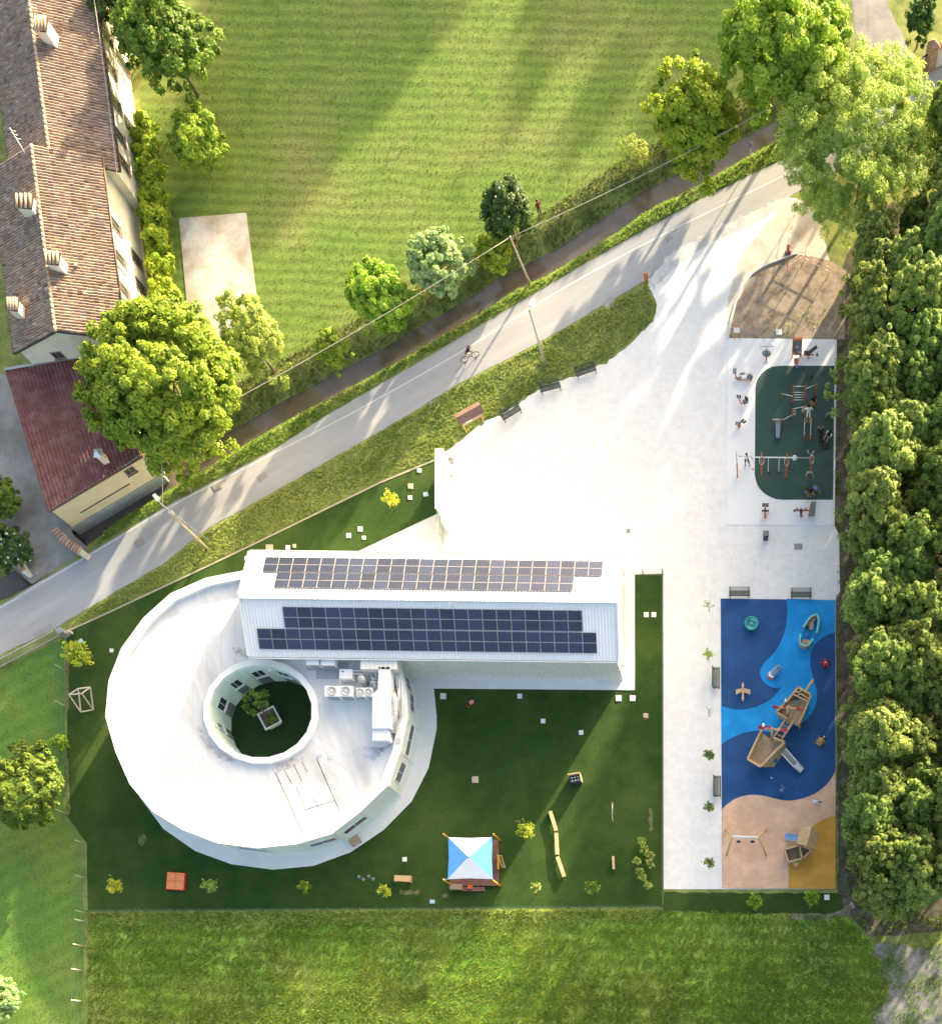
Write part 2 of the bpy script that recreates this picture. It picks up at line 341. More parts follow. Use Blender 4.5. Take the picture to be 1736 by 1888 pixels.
# --- gym floor
pad_m = mat('gym_pad', (0.80,0.80,0.79), (0.76,0.76,0.755), 0.4, 0.7, 0.03, 40)
slab('gym_pad', [(1342,624),(1539,626),(1535,970),(1340,968)], 0.0, 0.05, pad_m)
rub = lambda nm, c: mat(nm, c, tuple(x*0.72 for x in c), 26.0, 0.85, 0.3, 40, c3=tuple(x*1.1 for x in c), s3=0.02)
gq = smooth_curve([(1392,730),(1392,716),(1396,700),(1408,685),(1423,677),(1440,675)], 4) + [(1538,675),(1535,922),(1440,922)] + smooth_curve([(1430,921),(1411,912),(1397,897),(1391,877),(1391,860)], 4)
sheet('gym_floor', gq, 0.056, rub('rubber_green', (0.042,0.088,0.073)))
# --- play floor
NV = rub('rubber_navy', (0.019,0.082,0.235)); LB = rub('rubber_sky', (0.012,0.29,0.70)); SA = rub('rubber_sand', (0.72,0.46,0.31)); OC = rub('rubber_ochre', (0.62,0.32,0.055))
slab('play_floor', [(1328,1104),(1539,1107),(1540,1640),(1331,1638)], 0.0, 0.05, NV)
lbp = smooth_curve([(1449.7,1104.4),(1451,1128),(1448,1157),(1438,1186),(1423.5,1208),(1410.6,1220),(1402.6,1232.6),(1401,1245.5),(1407,1257),(1418.7,1265.6),(1430,1269),(1439.7,1267)]) \
    + smooth_curve([(1435,1274.5),(1425,1286),(1409,1297),(1390,1305),(1369,1309),(1349,1307.6),(1328.6,1302)]) \
    + smooth_curve([(1329.8,1373),(1344.5,1363),(1364,1354),(1385,1349),(1399,1348),(1417,1350),(1441,1346),(1457,1342),(1470,1335),(1483,1330),(1494.5,1317),(1502.6,1300),(1506,1280),(1503,1264),(1499,1252),(1494.5,1234),(1493,1218),(1496,1200),(1506,1184),(1519,1174),(1538.9,1166)]) + [(1538.8,1107.4)]
sheet('play_floor', lbp, 0.055, LB)
sap = smooth_curve([(1330.6,1493),(1340,1483.5),(1356,1473),(1375,1467),(1393,1466),(1409,1468),(1425,1472),(1443,1476),(1459,1476.5),(1478,1473),(1501,1464),(1520,1450),(1533,1434),(1539.6,1421)]) + [(1539.9,1639.8),(1331.2,1637.8)]
sheet('play_floor', sap, 0.055, SA)
ocp = smooth_curve([(1539.6,1505),(1525,1508),(1509,1516),(1494.5,1527),(1486,1540),(1473,1561),(1457,1580),(1453,1596)]) + [(1453,1638.6),(1539.7,1639.6)]
sheet('play_floor', ocp, 0.060, OC)
# ================================================================ VEGETATION
def leaf_mesh(name, C, Nn, size, asp, v, m, jitter=0.35):
    """one small four-cornered leaf spray per centre; v is its own shade (0..1)"""
    n = len(C); r = rng
    a = r.normal(size=(n,3)); a -= Nn*np.sum(a*Nn, 1, keepdims=True); a /= np.linalg.norm(a, axis=1, keepdims=True)+1e-9
    b = np.cross(Nn, a); sz = size*(1 + jitter*r.uniform(-1,1,(n,1)))
    A = a*sz; B = b*sz*asp; fold = Nn*sz*0.25*r.uniform(-1,1,(n,1))
    vs = np.stack([C-A, C-B*r.uniform(.6,1.1,(n,1))+fold, C+A*r.uniform(.7,1.1,(n,1)), C+B+fold*0.5], 1).reshape(-1,3)
    me = bpy.data.meshes.new(name); me.vertices.add(4*n); me.vertices.foreach_set('co', vs.astype(np.float32).ravel())
    me.loops.add(4*n); me.loops.foreach_set('vertex_index', np.arange(4*n, dtype=np.int32))
    me.polygons.add(n); me.polygons.foreach_set('loop_start', np.arange(0, 4*n, 4, dtype=np.int32))
    at = me.attributes.new('shade', 'FLOAT', 'POINT'); at.data.foreach_set('value', np.repeat(v, 4).astype(np.float32))
    me.materials.append(m); me.update(); me.validate(); return me
def unit(n):
    a = rng.normal(size=(n,3)); return a/np.linalg.norm(a, axis=1, keepdims=True)
def crown_pts(rad, zc, nclump, nleaf, cr, lobes=5, amp=0.2, fill=0.55, low=-0.75):
    """leaf positions of a crown: clumps spread through a lobed ellipsoid (local coords, trunk at 0,0)"""
    rx, ry, rz = rad; U = unit(nclump*3); U = U[U[:,2] > low][:nclump]; n = len(U); U[:,2] = np.where(rng.uniform(0,1,n) < 0.5, np.abs(U[:,2]), U[:,2])
    ph = rng.uniform(0, 6.28, lobes); fr = rng.integers(1, 5, lobes); az = np.arctan2(U[:,1], U[:,0])
    lob = 1 + amp*sum(np.sin(az*f + p + U[:,2]*2.5*f) for f, p in zip(fr, ph))/math.sqrt(lobes)
    rr = (fill + (1-fill)*rng.uniform(0,1,n)**0.5)*lob
    cc = U*rr[:,None]*np.array([rx,ry,rz])*0.9 + np.array([0,0,zc])
    rad_c = cr*rng.uniform(0.6,1.35,n); per = max(3, nleaf//n)
    q = unit(n*per); k = np.repeat(np.arange(n), per)
    d = rng.uniform(0.55,1.0,(n*per,1))
    C = cc[k] + q*d*rad_c[k][:,None]*np.array([1,1,0.8])
    out = U[k]*0.5 + q*0.7 + np.array([0,0,0.45]) + rng.normal(size=q.shape)*0.45
    Nn = out/np.linalg.norm(out, axis=1, keepdims=True)
    sh = np.clip(0.62*rng.uniform(0,1,n)[k] + 0.38*rng.uniform(0,1,n*per), 0, 1)
    return C, Nn, sh, cc
def trunk_mb(h, r, cc, nl=7, lean=(0,0)):
    mb = MB(); top = Vector((lean[0], lean[1], h*0.8))
    pts = [Vector((0,0,-0.1)), Vector((lean[0]*.2, lean[1]*.2, h*.25)), Vector((lean[0]*.6, lean[1]*.6, h*.55)), top]
    mb.pipe(pts, r, 8, r*0.3)
    idx = rng.choice(len(cc), min(nl, len(cc)), replace=False)
    for i in idx:
        e = Vector(cc[i]); t = random.uniform(0.3, 0.65); b = Vector((lean[0]*t, lean[1]*t, h*0.8*t))
        if e.z < b.z+0.2: e.z = b.z+0.3
        mb.pipe([b, b.lerp(e, 0.5)+Vector((0,0,0.15)), e], r*0.42, 5, r*0.1)
    return mb
bark = mat('bark', (0.13,0.10,0.075), (0.22,0.18,0.14), 6, 0.9, 0.5, 20)
def leafm(name, a, b, tr=0.35):
    return mat(name, a, b, 0.7, 0.55, 0, attr='shade', c3=None, tr=tr, spec=0.25) if False else leaf_mat(name, a, b, tr)
def leaf_mat(name, a, b, tr):
    m = bpy.data.materials.new(name); m.use_nodes = True; n = m.node_tree.nodes; l = m.node_tree.links
    bs = n['Principled BSDF']; bs.inputs['Roughness'].default_value = 0.5; bs.inputs['Specular IOR Level'].default_value = 0.25
    at = n.new('ShaderNodeAttribute'); at.attribute_name = 'shade'; oi = n.new('ShaderNodeObjectInfo')
    mx = n.new('ShaderNodeMix'); mx.data_type = 'RGBA'; mx.inputs[6].default_value = (*a,1); mx.inputs[7].default_value = (*b,1); l.new(at.outputs['Fac'], mx.inputs[0])
    r_ = n.new('ShaderNodeMapRange'); r_.inputs[3].default_value = 0.9; r_.inputs[4].default_value = 1.2; l.new(oi.outputs['Random'], r_.inputs[0])
    hs = n.new('ShaderNodeHueSaturation'); l.new(r_.outputs[0], hs.inputs['Value']); l.new(mx.outputs[2], hs.inputs['Color'])
    r2 = n.new('ShaderNodeMapRange'); r2.inputs[3].default_value = 0.485; r2.inputs[4].default_value = 0.512; l.new(oi.outputs['Random'], r2.inputs[0]); l.new(r2.outputs[0], hs.inputs['Hue'])
    l.new(hs.outputs[0], bs.inputs['Base Color'])
    ts = n.new('ShaderNodeBsdfTranslucent'); l.new(hs.outputs[0], ts.inputs[0]); ms = n.new('ShaderNodeMixShader'); ms.inputs[0].default_value = tr
    l.new(bs.outputs[0], ms.inputs[1]); l.new(ts.outputs[0], ms.inputs[2]); l.new(ms.outputs[0], n['Material Output'].inputs[0]); return m
L_mid = leaf_mat('leaf_mid_green', (0.075,0.155,0.022), (0.25,0.345,0.055), 0.45)
L_bright = leaf_mat('leaf_bright_green', (0.135,0.26,0.022), (0.44,0.57,0.07), 0.45)
L_lime = leaf_mat('leaf_lime', (0.17,0.34,0.022), (0.50,0.62,0.06), 0.45)
L_dark = leaf_mat('leaf_dark_green', (0.049,0.114,0.025), (0.123,0.201,0.049), 0.45)
L_pale = leaf_mat('leaf_pale_green', (0.193,0.333,0.114), (0.490,0.600,0.263), 0.45)
L_willow = leaf_mat('leaf_willow', (0.20,0.30,0.06), (0.53,0.60,0.14), 0.45)
L_row2 = leaf_mat('leaf_row_pale', (0.125,0.21,0.045), (0.46,0.54,0.14), 0.45)
L_row = leaf_mat('leaf_row', (0.095,0.185,0.038), (0.38,0.48,0.11), 0.45)
L_yellow = leaf_mat('leaf_yellow', (0.385,0.473,0.035), (0.600,0.600,0.088), 0.45)
petal = mat('white_blossom', (0.75,0.75,0.68), (0.65,0.66,0.55), 5, 0.7)
def tree(name, label, px, py, rpx, h, m, nleaf=9000, leaf=0.22, asp=0.6, nclump=120, cr=0.55, zf=0.54, vf=0.45, fill=0.5, amp=0.2, cat='tree', group=None, ground=False, ell=(1,1), blossom=0, tr=None, low=-0.75):
    nclump = int(nclump*2.3); cr *= 0.62; leaf *= 0.64; nleaf = int(nleaf*2.0); amp *= 1.25
    zc = h*zf; c = V(px, py, 0 if ground else zc); k = S*(1 if ground else (HC-zc)/HC); rr = rpx*k
    t = Th(name, label, cat, (c.x, c.y, 0), group=group)
    C, Nn, sh, cc = crown_pts((rr*ell[0], rr*ell[1], h*vf), zc, nclump, nleaf, cr, amp=amp, fill=fill, low=low)
    C[:,2] = np.maximum(C[:,2], 0.15)
    me = leaf_mesh('crown', C, Nn, leaf, asp, sh, m)
    cro = t.part('crown', me, None)
    me2 = trunk_mb(h, tr or max(0.05, h*0.018), cc).mesh('trunk', bark); t.part('trunk', me2, None)
    if blossom:
        top = C[(Nn[:,2] > 0.3)]; ii = rng.choice(len(top), min(blossom, len(top)), replace=False)
        bm_ = leaf_mesh('blossom', top[ii]+np.array([0,0,0.08]), unit(len(ii))*np.array([.3,.3,1])+np.array([0,0,.6]), 0.11, 0.9, rng.uniform(0,1,len(ii)), petal)
        o = t.part('blossom', bm_, None, parent=cro, kind='stuff')
    return t.o
tree('broadleaf_tree', 'dark green round tree beside the farmhouse at the top left', 305, 72, 88, 9.5, L_mid, 16000, 0.22, nclump=170, cr=0.7)
tree('broadleaf_tree', 'dark tree at the top edge squeezed against the old tiled roof', 218, 12, 38, 7.5, L_dark, 5000, 0.2, nclump=60)
tree('small_tree', 'small round bright tree alone on the lawn near the concrete pad', 364, 264, 49, 4.6, L_bright, 9000, 0.17, nclump=90, cr=0.5, zf=0.55)
tree('broadleaf_tree', 'huge bright green tree overhanging the red annex roof', 308, 724, 155, 11.5, L_bright, 46000, 0.23, nclump=330, cr=0.85, fill=0.4, zf=0.58, amp=0.15)
tree('pale_tree', 'loose pale tree between the big tree and the ditch', 466, 628, 62, 7.5, L_willow, 13000, 0.19, 0.4, nclump=110, ell=(0.9,1.05))
tree('sapling_tree', 'smallest pale green tree on the ditch bank', 619, 648, 33, 4.0, L_bright, 4000, 0.15, nclump=50, cr=0.4)
tree('bushy_tree', 'yellow-green bushy tree on the ditch bank left of the pale one', 703, 550, 60, 5.5, L_bright, 11000, 0.18, nclump=100)
tree('pale_tree', 'very pale silvery green tree under the overhead wire', 808, 487, 60, 6.0, L_pale, 9000, 0.2, 0.75, nclump=95, cr=0.5)
tree('elder_tree', 'dark elder with white flower heads beside the utility pole', 936, 392, 48, 5.5, L_dark, 9000, 0.17, nclump=90, blossom=160)
tree('lime_bush', 'acid yellow-green bush below the dark elder', 911, 466, 33, 3.4, L_lime, 5000, 0.16, nclump=50, cr=0.45)
tree('broadleaf_tree', 'bright yellow-green tree leaning over the ditch near the road sign', 1283, 226, 82, 8.5, L_lime, 17000, 0.22, nclump=150, cr=0.65)
tree('broadleaf_tree', 'large mid-green tree beside the grey drive at the top', 1452, 98, 112, 12.0, L_bright, 26000, 0.23, nclump=230, cr=0.8)
tree('willow_tree', 'wide pale yellow-green willow at the road end of the tree row', 1592, 268, 152, 10.4, L_willow, 56000, 0.2, 0.3, nclump=380, cr=0.8, fill=0.45, amp=0.22)
tree('small_tree', 'small blue-green tree behind the brick gate pier', 1697, 38, 28, 4.5, L_dark, 4500, 0.15, nclump=50, cr=0.4)
tree('broadleaf_tree', 'rounded tree on the left edge outside the nursery fence', 42, 1462, 78, 6.5, L_mid, 15000, 0.2, nclump=130, cr=0.6)
tree('shrub', 'pale shrub cut by the left edge at the bottom corner', -2, 1842, 42, 2.6, L_pale, 6000, 0.15, nclump=70, cr=0.4)
tree('shrub', 'olive shrub by the farm yard on the left edge', 4, 922, 36, 3.2, L_mid, 5000, 0.17, nclump=60, cr=0.45)
tree('flowering_shrub', 'white-flowered shrub beside the yard entrance', 14, 1004, 44, 2.8, L_dark, 7000, 0.15, nclump=70, cr=0.4, blossom=140)
tree('shrub', 'thin weedy shrub on the ditch bank left of the yellow-green tree', 1172, 285, 26, 2.4, L_willow, 1500, 0.12, 0.5, nclump=40, cr=0.4)
tree('shrub', 'low shrub growing through the left boundary fence', 108, 1368, 14, 1.6, L_lime, 1200, 0.12, nclump=25, cr=0.25)
# climbing hedge along the farmhouse wall
def hedge():
    pts = [(262,235,2.2),(268,275,2.6),(276,318,2.8),(283,362,2.6),(287,405,2.8),(292,450,2.8),(298,495,2.6),(300,535,2.4),(302,570,2.2)]
    t = Th('hedge', 'yellow-green shrub hedge along the foot of the farmhouse wall', 'hedge', (*g(295,420), 0))
    Cs, Ns, Ss = [], [], []
    for px, py, hh in pts:
        c = V(px, py, hh*.5); C, Nn, sh, cc = crown_pts((1.15,1.25,hh*.5), hh*.5, 34, 2400, 0.38, fill=0.5)
        C += np.array([c.x - t.off[0], c.y - t.off[1], 0]); C[:,2] = np.maximum(C[:,2], 0.1); Cs.append(C); Ns.append(Nn); Ss.append(sh)
    t.part('foliage', leaf_mesh('foliage', np.concatenate(Cs), np.concatenate(Ns), 0.15, 0.65, np.concatenate(Ss), L_lime), None)
    mb = MB()
    for a, b in zip(pts[:-1], pts[1:]): mb.pipe([V(a[0],a[1],.4), V(b[0],b[1],.4)], 0.05, 5)
    t.part('stem', mb, bark)
hedge()
# the row of trees along the right side: six crowns, each tree a copy of one of them
ROWP = []
for i in range(6):
    h = [12.0,11.0,12.8,10.2,11.6,9.2][i]; rr = [2.5,2.3,2.6,2.2,2.4,2.1][i]
    t = Th('row_tree', 'x', 'tree', (0,0,0), group='tall trees in the row on the right')
    C, Nn, sh, cc = crown_pts((rr, rr, h*.41), h*.57, 330, 22000, 0.33, amp=0.3, fill=0.4, low=-0.9)
    cz = np.clip((C[:,2]-h*.57)/(h*.43), -1, 1); C[:,:2] *= (1.12 - 0.62*np.clip(cz,0,1)**1.3)[:,None]
    t.part('crown', leaf_mesh('crown', C, Nn, 0.125, 0.7, sh, L_row if i % 3 else L_row2), None)
    t.part('trunk', trunk_mb(h, 0.2, cc, 8).mesh('trunk', bark), None); ROWP.append((t.o, h))
row = []
for j, y in enumerate(range(520, 1690, 60)): row.append((1602 + 10*math.sin(j*2.1), y + 12*math.sin(j*3.3), 0))
for j, y in enumerate(range(470, 1670, 66)): row.append((1668 + 12*math.sin(j*1.7+1), y + 14*math.sin(j*2.3), 1))
for px, py in ((1728,318),(1775,372)): row.append((px, py, 2))
for j, y in enumerate(range(420, 1650, 76)): row.append((1736 + 12*math.sin(j*1.3+2), y + 14*math.sin(j*1.9), 2))
for j, y in enumerate(range(1040, 1760, 110)): row.append((1830 + 14*math.sin(j*2.3), y + 10*math.sin(j), 3))
ORD = ['first','second','third','fourth','fifth','sixth','seventh','eighth','ninth','tenth','eleventh','twelfth','thirteenth','fourteenth','fifteenth','sixteenth','seventeenth','eighteenth','nineteenth','twentieth','twenty-first','twenty-second']
COLN = ['nearest the play floors','in the middle file','along the right picture edge','in the outermost file']
used = set(); cnt = [0,0,0,0]
for j, (px, py, cidx) in enumerate(row):
    k = (j*5 + cidx*2 + (j//4)) % 6; src, h = ROWP[k]
    lab = f'tall leafy tree {COLN[cidx]} of the right-hand row, {ORD[cnt[cidx]]} from the willow'; cnt[cidx] += 1
    sc = random.uniform(0.8, 1.1) * (0.6 if (py < 570 and cidx < 2) else 1.0); x, y = g(px, py); rz = random.uniform(0, 6.28)
    if k not in used:
        used.add(k); src.location = (x, y, 0); src.rotation_euler = (0,0,rz); src.scale = (sc,)*3; src['label'] = lab
    else: dup(src, (x, y, 0), rz, lab, sc)
# trees standing outside the picture whose shadows lie on the big lawn
OFF = [(1010,-470,14,'tall tree beyond the top of the lawn, nearest its middle'),(890,-520,14,'tall tree beyond the top of the lawn, left of the middle'),(770,-470,12.5,'tall tree beyond the top of the lawn, farthest left'),
       (1500,-740,14,'tall tree beyond the top of the lawn, right of the middle'),(1640,-690,14,'tall tree beyond the top of the lawn, beside the drive'),(1760,-640,14,'tall tree beyond the drive, farthest right'),(1400,-650,11,'tall tree beyond the top of the lawn, between two taller ones'),
       (950,-495,14,'tall tree beyond the top of the lawn, second from its middle'),(830,-500,13.5,'tall tree beyond the top of the lawn, second from the left end')]
for j, (px, py, h, lab) in enumerate(OFF):
    src, h0 = ROWP[j % 6]; x, y = g(px+165, py-275); s_ = h/h0; dup(src, (x, y, 0), j*1.3, lab, (s_*1.75, s_*1.75, s_), group='trees beyond the lawn')
# white-flowered shrubs at the foot of the row
for j, (px, py, r_) in enumerate([(1568,1000,22),(1572,1105,18),(1588,1392,34),(1584,1450,26),(1592,1512,32),(1600,1572,26),(1612,1650,34),(1660,1668,36)]):
    tree('flowering_shrub', ['white-blossomed shrub below the gym corner under the tree row','small white-blossomed shrub at the top corner of the blue floor','broad white-blossomed shrub level with the wooden ship','white-blossomed shrub level with the turtle figure','white-blossomed shrub beside the sand-coloured floor top','white-blossomed shrub level with the wooden playhouse','leafy shrub closing the tree row at the floor corner','leafy shrub at the very bottom of the tree row'][j],
         px, py, r_, 2.6, L_row, int(90*r_), 0.15, nclump=int(r_*1.6), cr=0.35, cat='shrub', group='shrubs under the tree row', blossom=int(r_*8) if j < 6 else 8)
# young trees
def sapling(px, py, r_, h, m, label, lean=(0,0), n=260, leaf=0.12, name='sapling', bare=False):
    x, y = g(px, py); t = Th(name, label, 'sapling', (x, y, 0.02))
    top = Vector((lean[0], lean[1], h))
    mb = MB().pipe([(0,0,-.03), Vector((lean[0]*.5, lean[1]*.5, h*.55)), top], 0.035, 6, 0.012); ends = []
    for i in range(7):
        a = i*2.4; b = Vector((lean[0], lean[1], h))*random.uniform(.45,.85); e = b + Vector((math.cos(a)*r_, math.sin(a)*r_, random.uniform(.15,.5)))
        ends.append(e); mb.pipe([b, e], 0.014, 4, 0.005)
    t.part('trunk', mb.mesh('trunk', bark), None)
    if not bare or True:
        k = rng.integers(0, 7, n); tt = rng.uniform(.35,1.1,(n,1)); E = np.array([tuple(e) for e in ends]); B = np.array([lean[0]*.65, lean[1]*.65, h*.65])
        C = B + (E[k]-B)*tt + rng.normal(size=(n,3))*r_*0.2; Nn = unit(n)*0.8 + np.array([0,0,.8]); Nn /= np.linalg.norm(Nn, axis=1, keepdims=True)
        t.part('crown', leaf_mesh('crown', C, Nn, leaf, 0.5, rng.uniform(0,1,n), m), None)
    return t.o
sapling(730, 938, .55, 2.0, L_yellow, 'yellow-green sapling on the lawn strip near the white wall', n=350)
sapling(160, 1218, .9, 1.8, L_yellow, 'yellow sapling with long drooping leaves by the left fence corner', n=320, leaf=0.2)
sapling(228, 1640, .5, 1.9, L_yellow, 'yellow sapling left of the orange sandbox lid', n=300)
sapling(402, 1640, .5, 2.2, L_willow, 'pale sapling right of the orange sandbox lid', n=240)
sapling(572, 1640, .42, 1.6, L_bright, 'green sapling below the round building by the bottom fence', n=220)
sapling(718, 1648, .42, 1.6, L_yellow, 'yellow-green sapling beside the little wooden table', n=230)
sapling(975, 1538, .6, 2.0, L_yellow, 'bright yellow sapling right of the blue and white canopy', n=230)
sapling(1094, 1642, .5, 1.4, L_mid, 'green sapling below the balance beams', n=150, leaf=0.14)
sapling(992, 1640, .35, 1.2, L_willow, 'almost bare sapling near the bottom end of the beams', n=50)
sapling(1391, 1668, .5, 1.7, L_bright, 'left sapling of the turf strip below the sand floor', n=420, leaf=0.14)
sapling(1493, 1660, .5, 1.9, L_bright, 'right sapling of the turf strip below the ochre floor', n=420, leaf=0.14)
for px, py, n, m, lab in [(1307,1128,26,L_willow,'leafless sapling on the gravel at the top of the play floor'),(1306,1218,90,L_bright,'thin sapling on the gravel above the upper side bench'),(1307,1320,14,L_willow,'leafless sapling on the gravel between the two side benches'),
                          (1308,1402,230,L_mid,'leafy sapling on the gravel level with the ship'),(1308,1496,170,L_mid,'leafy sapling on the gravel just below the lower side bench'),(1308,1598,180,L_mid,'leafy sapling on the gravel level with the swing')]:
    sapling(px, py, .38, 1.7, m, lab, n=n, leaf=0.11)
for j, (px, py) in enumerate([(1183,1552),(1189,1568),(1200,1578),(1176,1588),(1199,1592),(1180,1607),(1186,1618),(1196,1632)]):
    sapling(px, py+3, .3, .6, L_willow, ['topmost tuft','second tuft','third tuft on the right','lone tuft on the left','fifth tuft on the right','sixth tuft','seventh tuft','lowest tuft'][j] + ' of the wilted plant bundle by the right fence', n=90, leaf=0.12, name='wilted_plant')
# --- tall grass
def inpoly(X, Y, poly):
    c = np.zeros(X.shape, bool); n = len(poly)
    for i in range(n):
        (x0,y0),(x1,y1) = poly[i], poly[(i+1) % n]
        c ^= ((y0 > Y) != (y1 > Y)) & (X < (x1-x0)*(Y-y0)/(y1-y0+1e-12)+x0)
    return c
def vnoise(x, y, s, seed):
    r = np.random.default_rng(seed); G = r.uniform(0,1,(256,256)); x = x/s; y = y/s
    xi = np.floor(x).astype(int); yi = np.floor(y).astype(int); fx = x-xi; fy = y-yi; fx = fx*fx*(3-2*fx); fy = fy*fy*(3-2*fy)
    q = lambda a, b: G[(a) % 256, (b) % 256]
    return (q(xi,yi)*(1-fx)+q(xi+1,yi)*fx)*(1-fy) + (q(xi,yi+1)*(1-fx)+q(xi+1,yi+1)*fx)*fy
def tufts(name, poly, dens, h, w, m, blades=3, thr=0.0, ns=1.2, seed=1, label=None):
    P_ = np.array([g(*p) for p in poly]); lo, hi = P_.min(0), P_.max(0); n = int(dens*(hi-lo).prod())
    X = rng.uniform(lo[0], hi[0], n); Y = rng.uniform(lo[1], hi[1], n); nz = vnoise(X+500, Y+500, ns, seed)*.65 + vnoise(X+900, Y+900, ns*.35, seed+1)*.35
    k = inpoly(X, Y, [tuple(p) for p in P_]) & (nz > thr); X, Y, nz = X[k], Y[k], nz[k]; n = len(X)
    Z = ditch_z(X, Y) + 0.005; kk = Z > -1.0; X, Y, Z, nz = X[kk], Y[kk], Z[kk], nz[kk]; n = len(X)*blades
    X, Y, Z, nz = [np.repeat(q, blades) for q in (X, Y, Z, nz)]
    a = rng.uniform(0, 6.28, n); hh = h*rng.uniform(.5,1.3,n)*(0.45+nz); ln = hh*rng.uniform(.3,1.1,n); ww = w*rng.uniform(.6,1.4,n)
    ca, sa = np.cos(a), np.sin(a); b = np.stack([X,Y,Z],1)
    p0 = b + np.stack([-sa*ww, ca*ww, 0*X],1); p1 = b + np.stack([sa*ww, -ca*ww, 0*X],1); p2 = b + np.stack([ca*ln, sa*ln, hh],1)
    vs = np.stack([p0,p1,p2],1).reshape(-1,3).astype(np.float32)
    me = bpy.data.meshes.new(name); me.vertices.add(3*n); me.vertices.foreach_set('co', vs.ravel()); me.loops.add(3*n); me.loops.foreach_set('vertex_index', np.arange(3*n, dtype=np.int32))
    me.polygons.add(n); me.polygons.foreach_set('loop_start', np.arange(0, 3*n, 3, dtype=np.int32))
    at = me.attributes.new('shade', 'FLOAT', 'POINT'); sv = np.clip(.55*vnoise(X+300, Y+100, 2.2, seed+7) + .45*rng.uniform(0,1,n), 0, 1); at.data.foreach_set('value', np.repeat(sv, 3).astype(np.float32))
    me.materials.append(m); me.update(); return setp(link(name, me), label=label, cat='grass', kind='stuff')
G_verge = leaf_mat('grass_verge', (0.18,0.28,0.05), (0.49,0.51,0.16), 0.45)
G_green = leaf_mat('grass_green', (0.11,0.24,0.028), (0.37,0.48,0.09), 0.45)
G_bank = leaf_mat('grass_bank', (0.10,0.14,0.04), (0.30,0.30,0.11), 0.45)
G_park = leaf_mat('grass_park', (0.10,0.185,0.03), (0.21,0.27,0.06), 0.45)
vs_in = [(1194,525),(1207,560),(1200,590),(1155,634),(1115,665),(1062,687),(990,715),(922,762),(890,774),(834,818),(803,843),(700,884),(470,998),(393,1034),(180,1134),(126,1160),(150,1132),(196,1104),(303,1042),(387,976),(503,912),(763,762),(841,713),(991,636),(1085,581)]
tufts('grass', vs_in, 60, 0.15, 0.045, G_verge, 4, 0.12, 1.0, 11, 'tall yellowing grass on the verge between road and courtyard')
nb = off_ditch(None, -0.5)
nv = [p for p in nb if p[0] > 150] + [(1600,205),(1453,286),(1277,372),(1138,449),(1000,529),(809,643),(609,759),(500,829),(302,932),(173,1010)]
tufts('grass', nv, 60, 0.17, 0.04, G_green, 4, 0.15, 1.0, 21, 'rank green grass between the road and the ditch')
bk = [p for p in off_ditch(None, 0.5) if p[0] > 290] + [p for p in off_ditch(None, 3.6) if p[0] > 320][::-1]
tufts('grass', bk, 42, 0.22, 0.035, G_bank, 3, 0.2, 1.2, 31, 'dark rough grass on the far bank of the ditch')
tufts('grass', [(162,1684),(1224,1678),(1545,1688),(1604,1735),(1636,1800),(1636,1840),(1600,1900),(1590,1960),(162,1960)], 62, 0.19, 0.04, G_green, 3, 0.14, 1.3, 41, 'uneven green crop in the field below the nursery')
tufts('grass', [(600,1820),(1560,1780),(1545,1960),(162,1960),(162,1880)], 25, 0.24, 0.035, G_park, 3, 0.4, 1.4, 43, 'yellowing crop patches along the bottom edge')
tufts('grass', [(162,1683),(1222,1676),(1222,1700),(162,1708)], 55, 0.3, 0.035, G_verge, 3, 0.3, 1.6, 45, 'long pale grass along the bottom nursery fence')
tufts('grass', [p for p in park_px if p[1] > -30] + [(262,-20),(1560,-20)] if False else [(400,-20),(1560,-20),(1540,130),(1280,240),(1190,300),(1020,400),(900,470),(780,540),(600,630),(480,700),(330,420),(262,250)], 30, 0.055, 0.028, G_park, 2, 0.12, 0.5, 51, 'short mown grass on the big lawn')
tufts('grass', [(0,1240),(118,1182),(123,1500),(150,1545),(156,1960),(-10,1960),(-10,1245)], 28, 0.06, 0.03, G_park, 2, 0.15, 0.6, 61, 'short grass on the strip left of the nursery')
tufts('grass', [(1345,600),(1550,560),(1556,625),(1345,625)], 12, 0.14, 0.03, G_green, 4, 0.55, 0.8, 71, 'sparse weeds on the bare corner above the gym')
tufts('grass', [(1540,640),(1566,640),(1575,1660),(1542,1650)], 22, 0.15, 0.03, G_bank, 3, 0.45, 1.0, 81, 'patchy grass in the shade beside the tree row')
tufts('grass', [(1560,1690),(1736,1690),(1736,1960),(1540,1960)], 40, 0.15, 0.03, G_green, 3, 0.42, 1.0, 91, 'patchy grass on the bare ground in the bottom right corner')
# ================================================================ BUILDINGS
white_p = mat('white_paint', (0.80,0.80,0.79), (0.76,0.76,0.75), 1.5, 0.6, 0.02)
mint = mat('mint_render', (0.63,0.77,0.68), (0.57,0.72,0.63), 0.8, 0.8, 0.05, 12)
mint_pale = mat('mint_pale_render', (0.74,0.80,0.74), (0.69,0.765,0.70), 0.7, 0.8, 0.05, 12)
membrane = mat('roof_membrane', (0.71,0.71,0.705), (0.60,0.605,0.605), 0.6, 0.7, 0.08, 5, c3=(0.50,0.505,0.505), s3=0.35, lo=0.4, hi=0.72, stretch=(.6,2.2,1,.35))
glass = mat('window_glass', (0.03,0.045,0.05), (0.05,0.06,0.065), 1.0, 0.06, spec=0.6)
frame_w = mat('window_frame_white', (0.72,0.73,0.73), (0.66,0.67,0.67), 3, 0.5)
grey_metal = mat('grey_metal', (0.35,0.36,0.37), (0.42,0.43,0.44), 3, 0.4, metal=0.6)
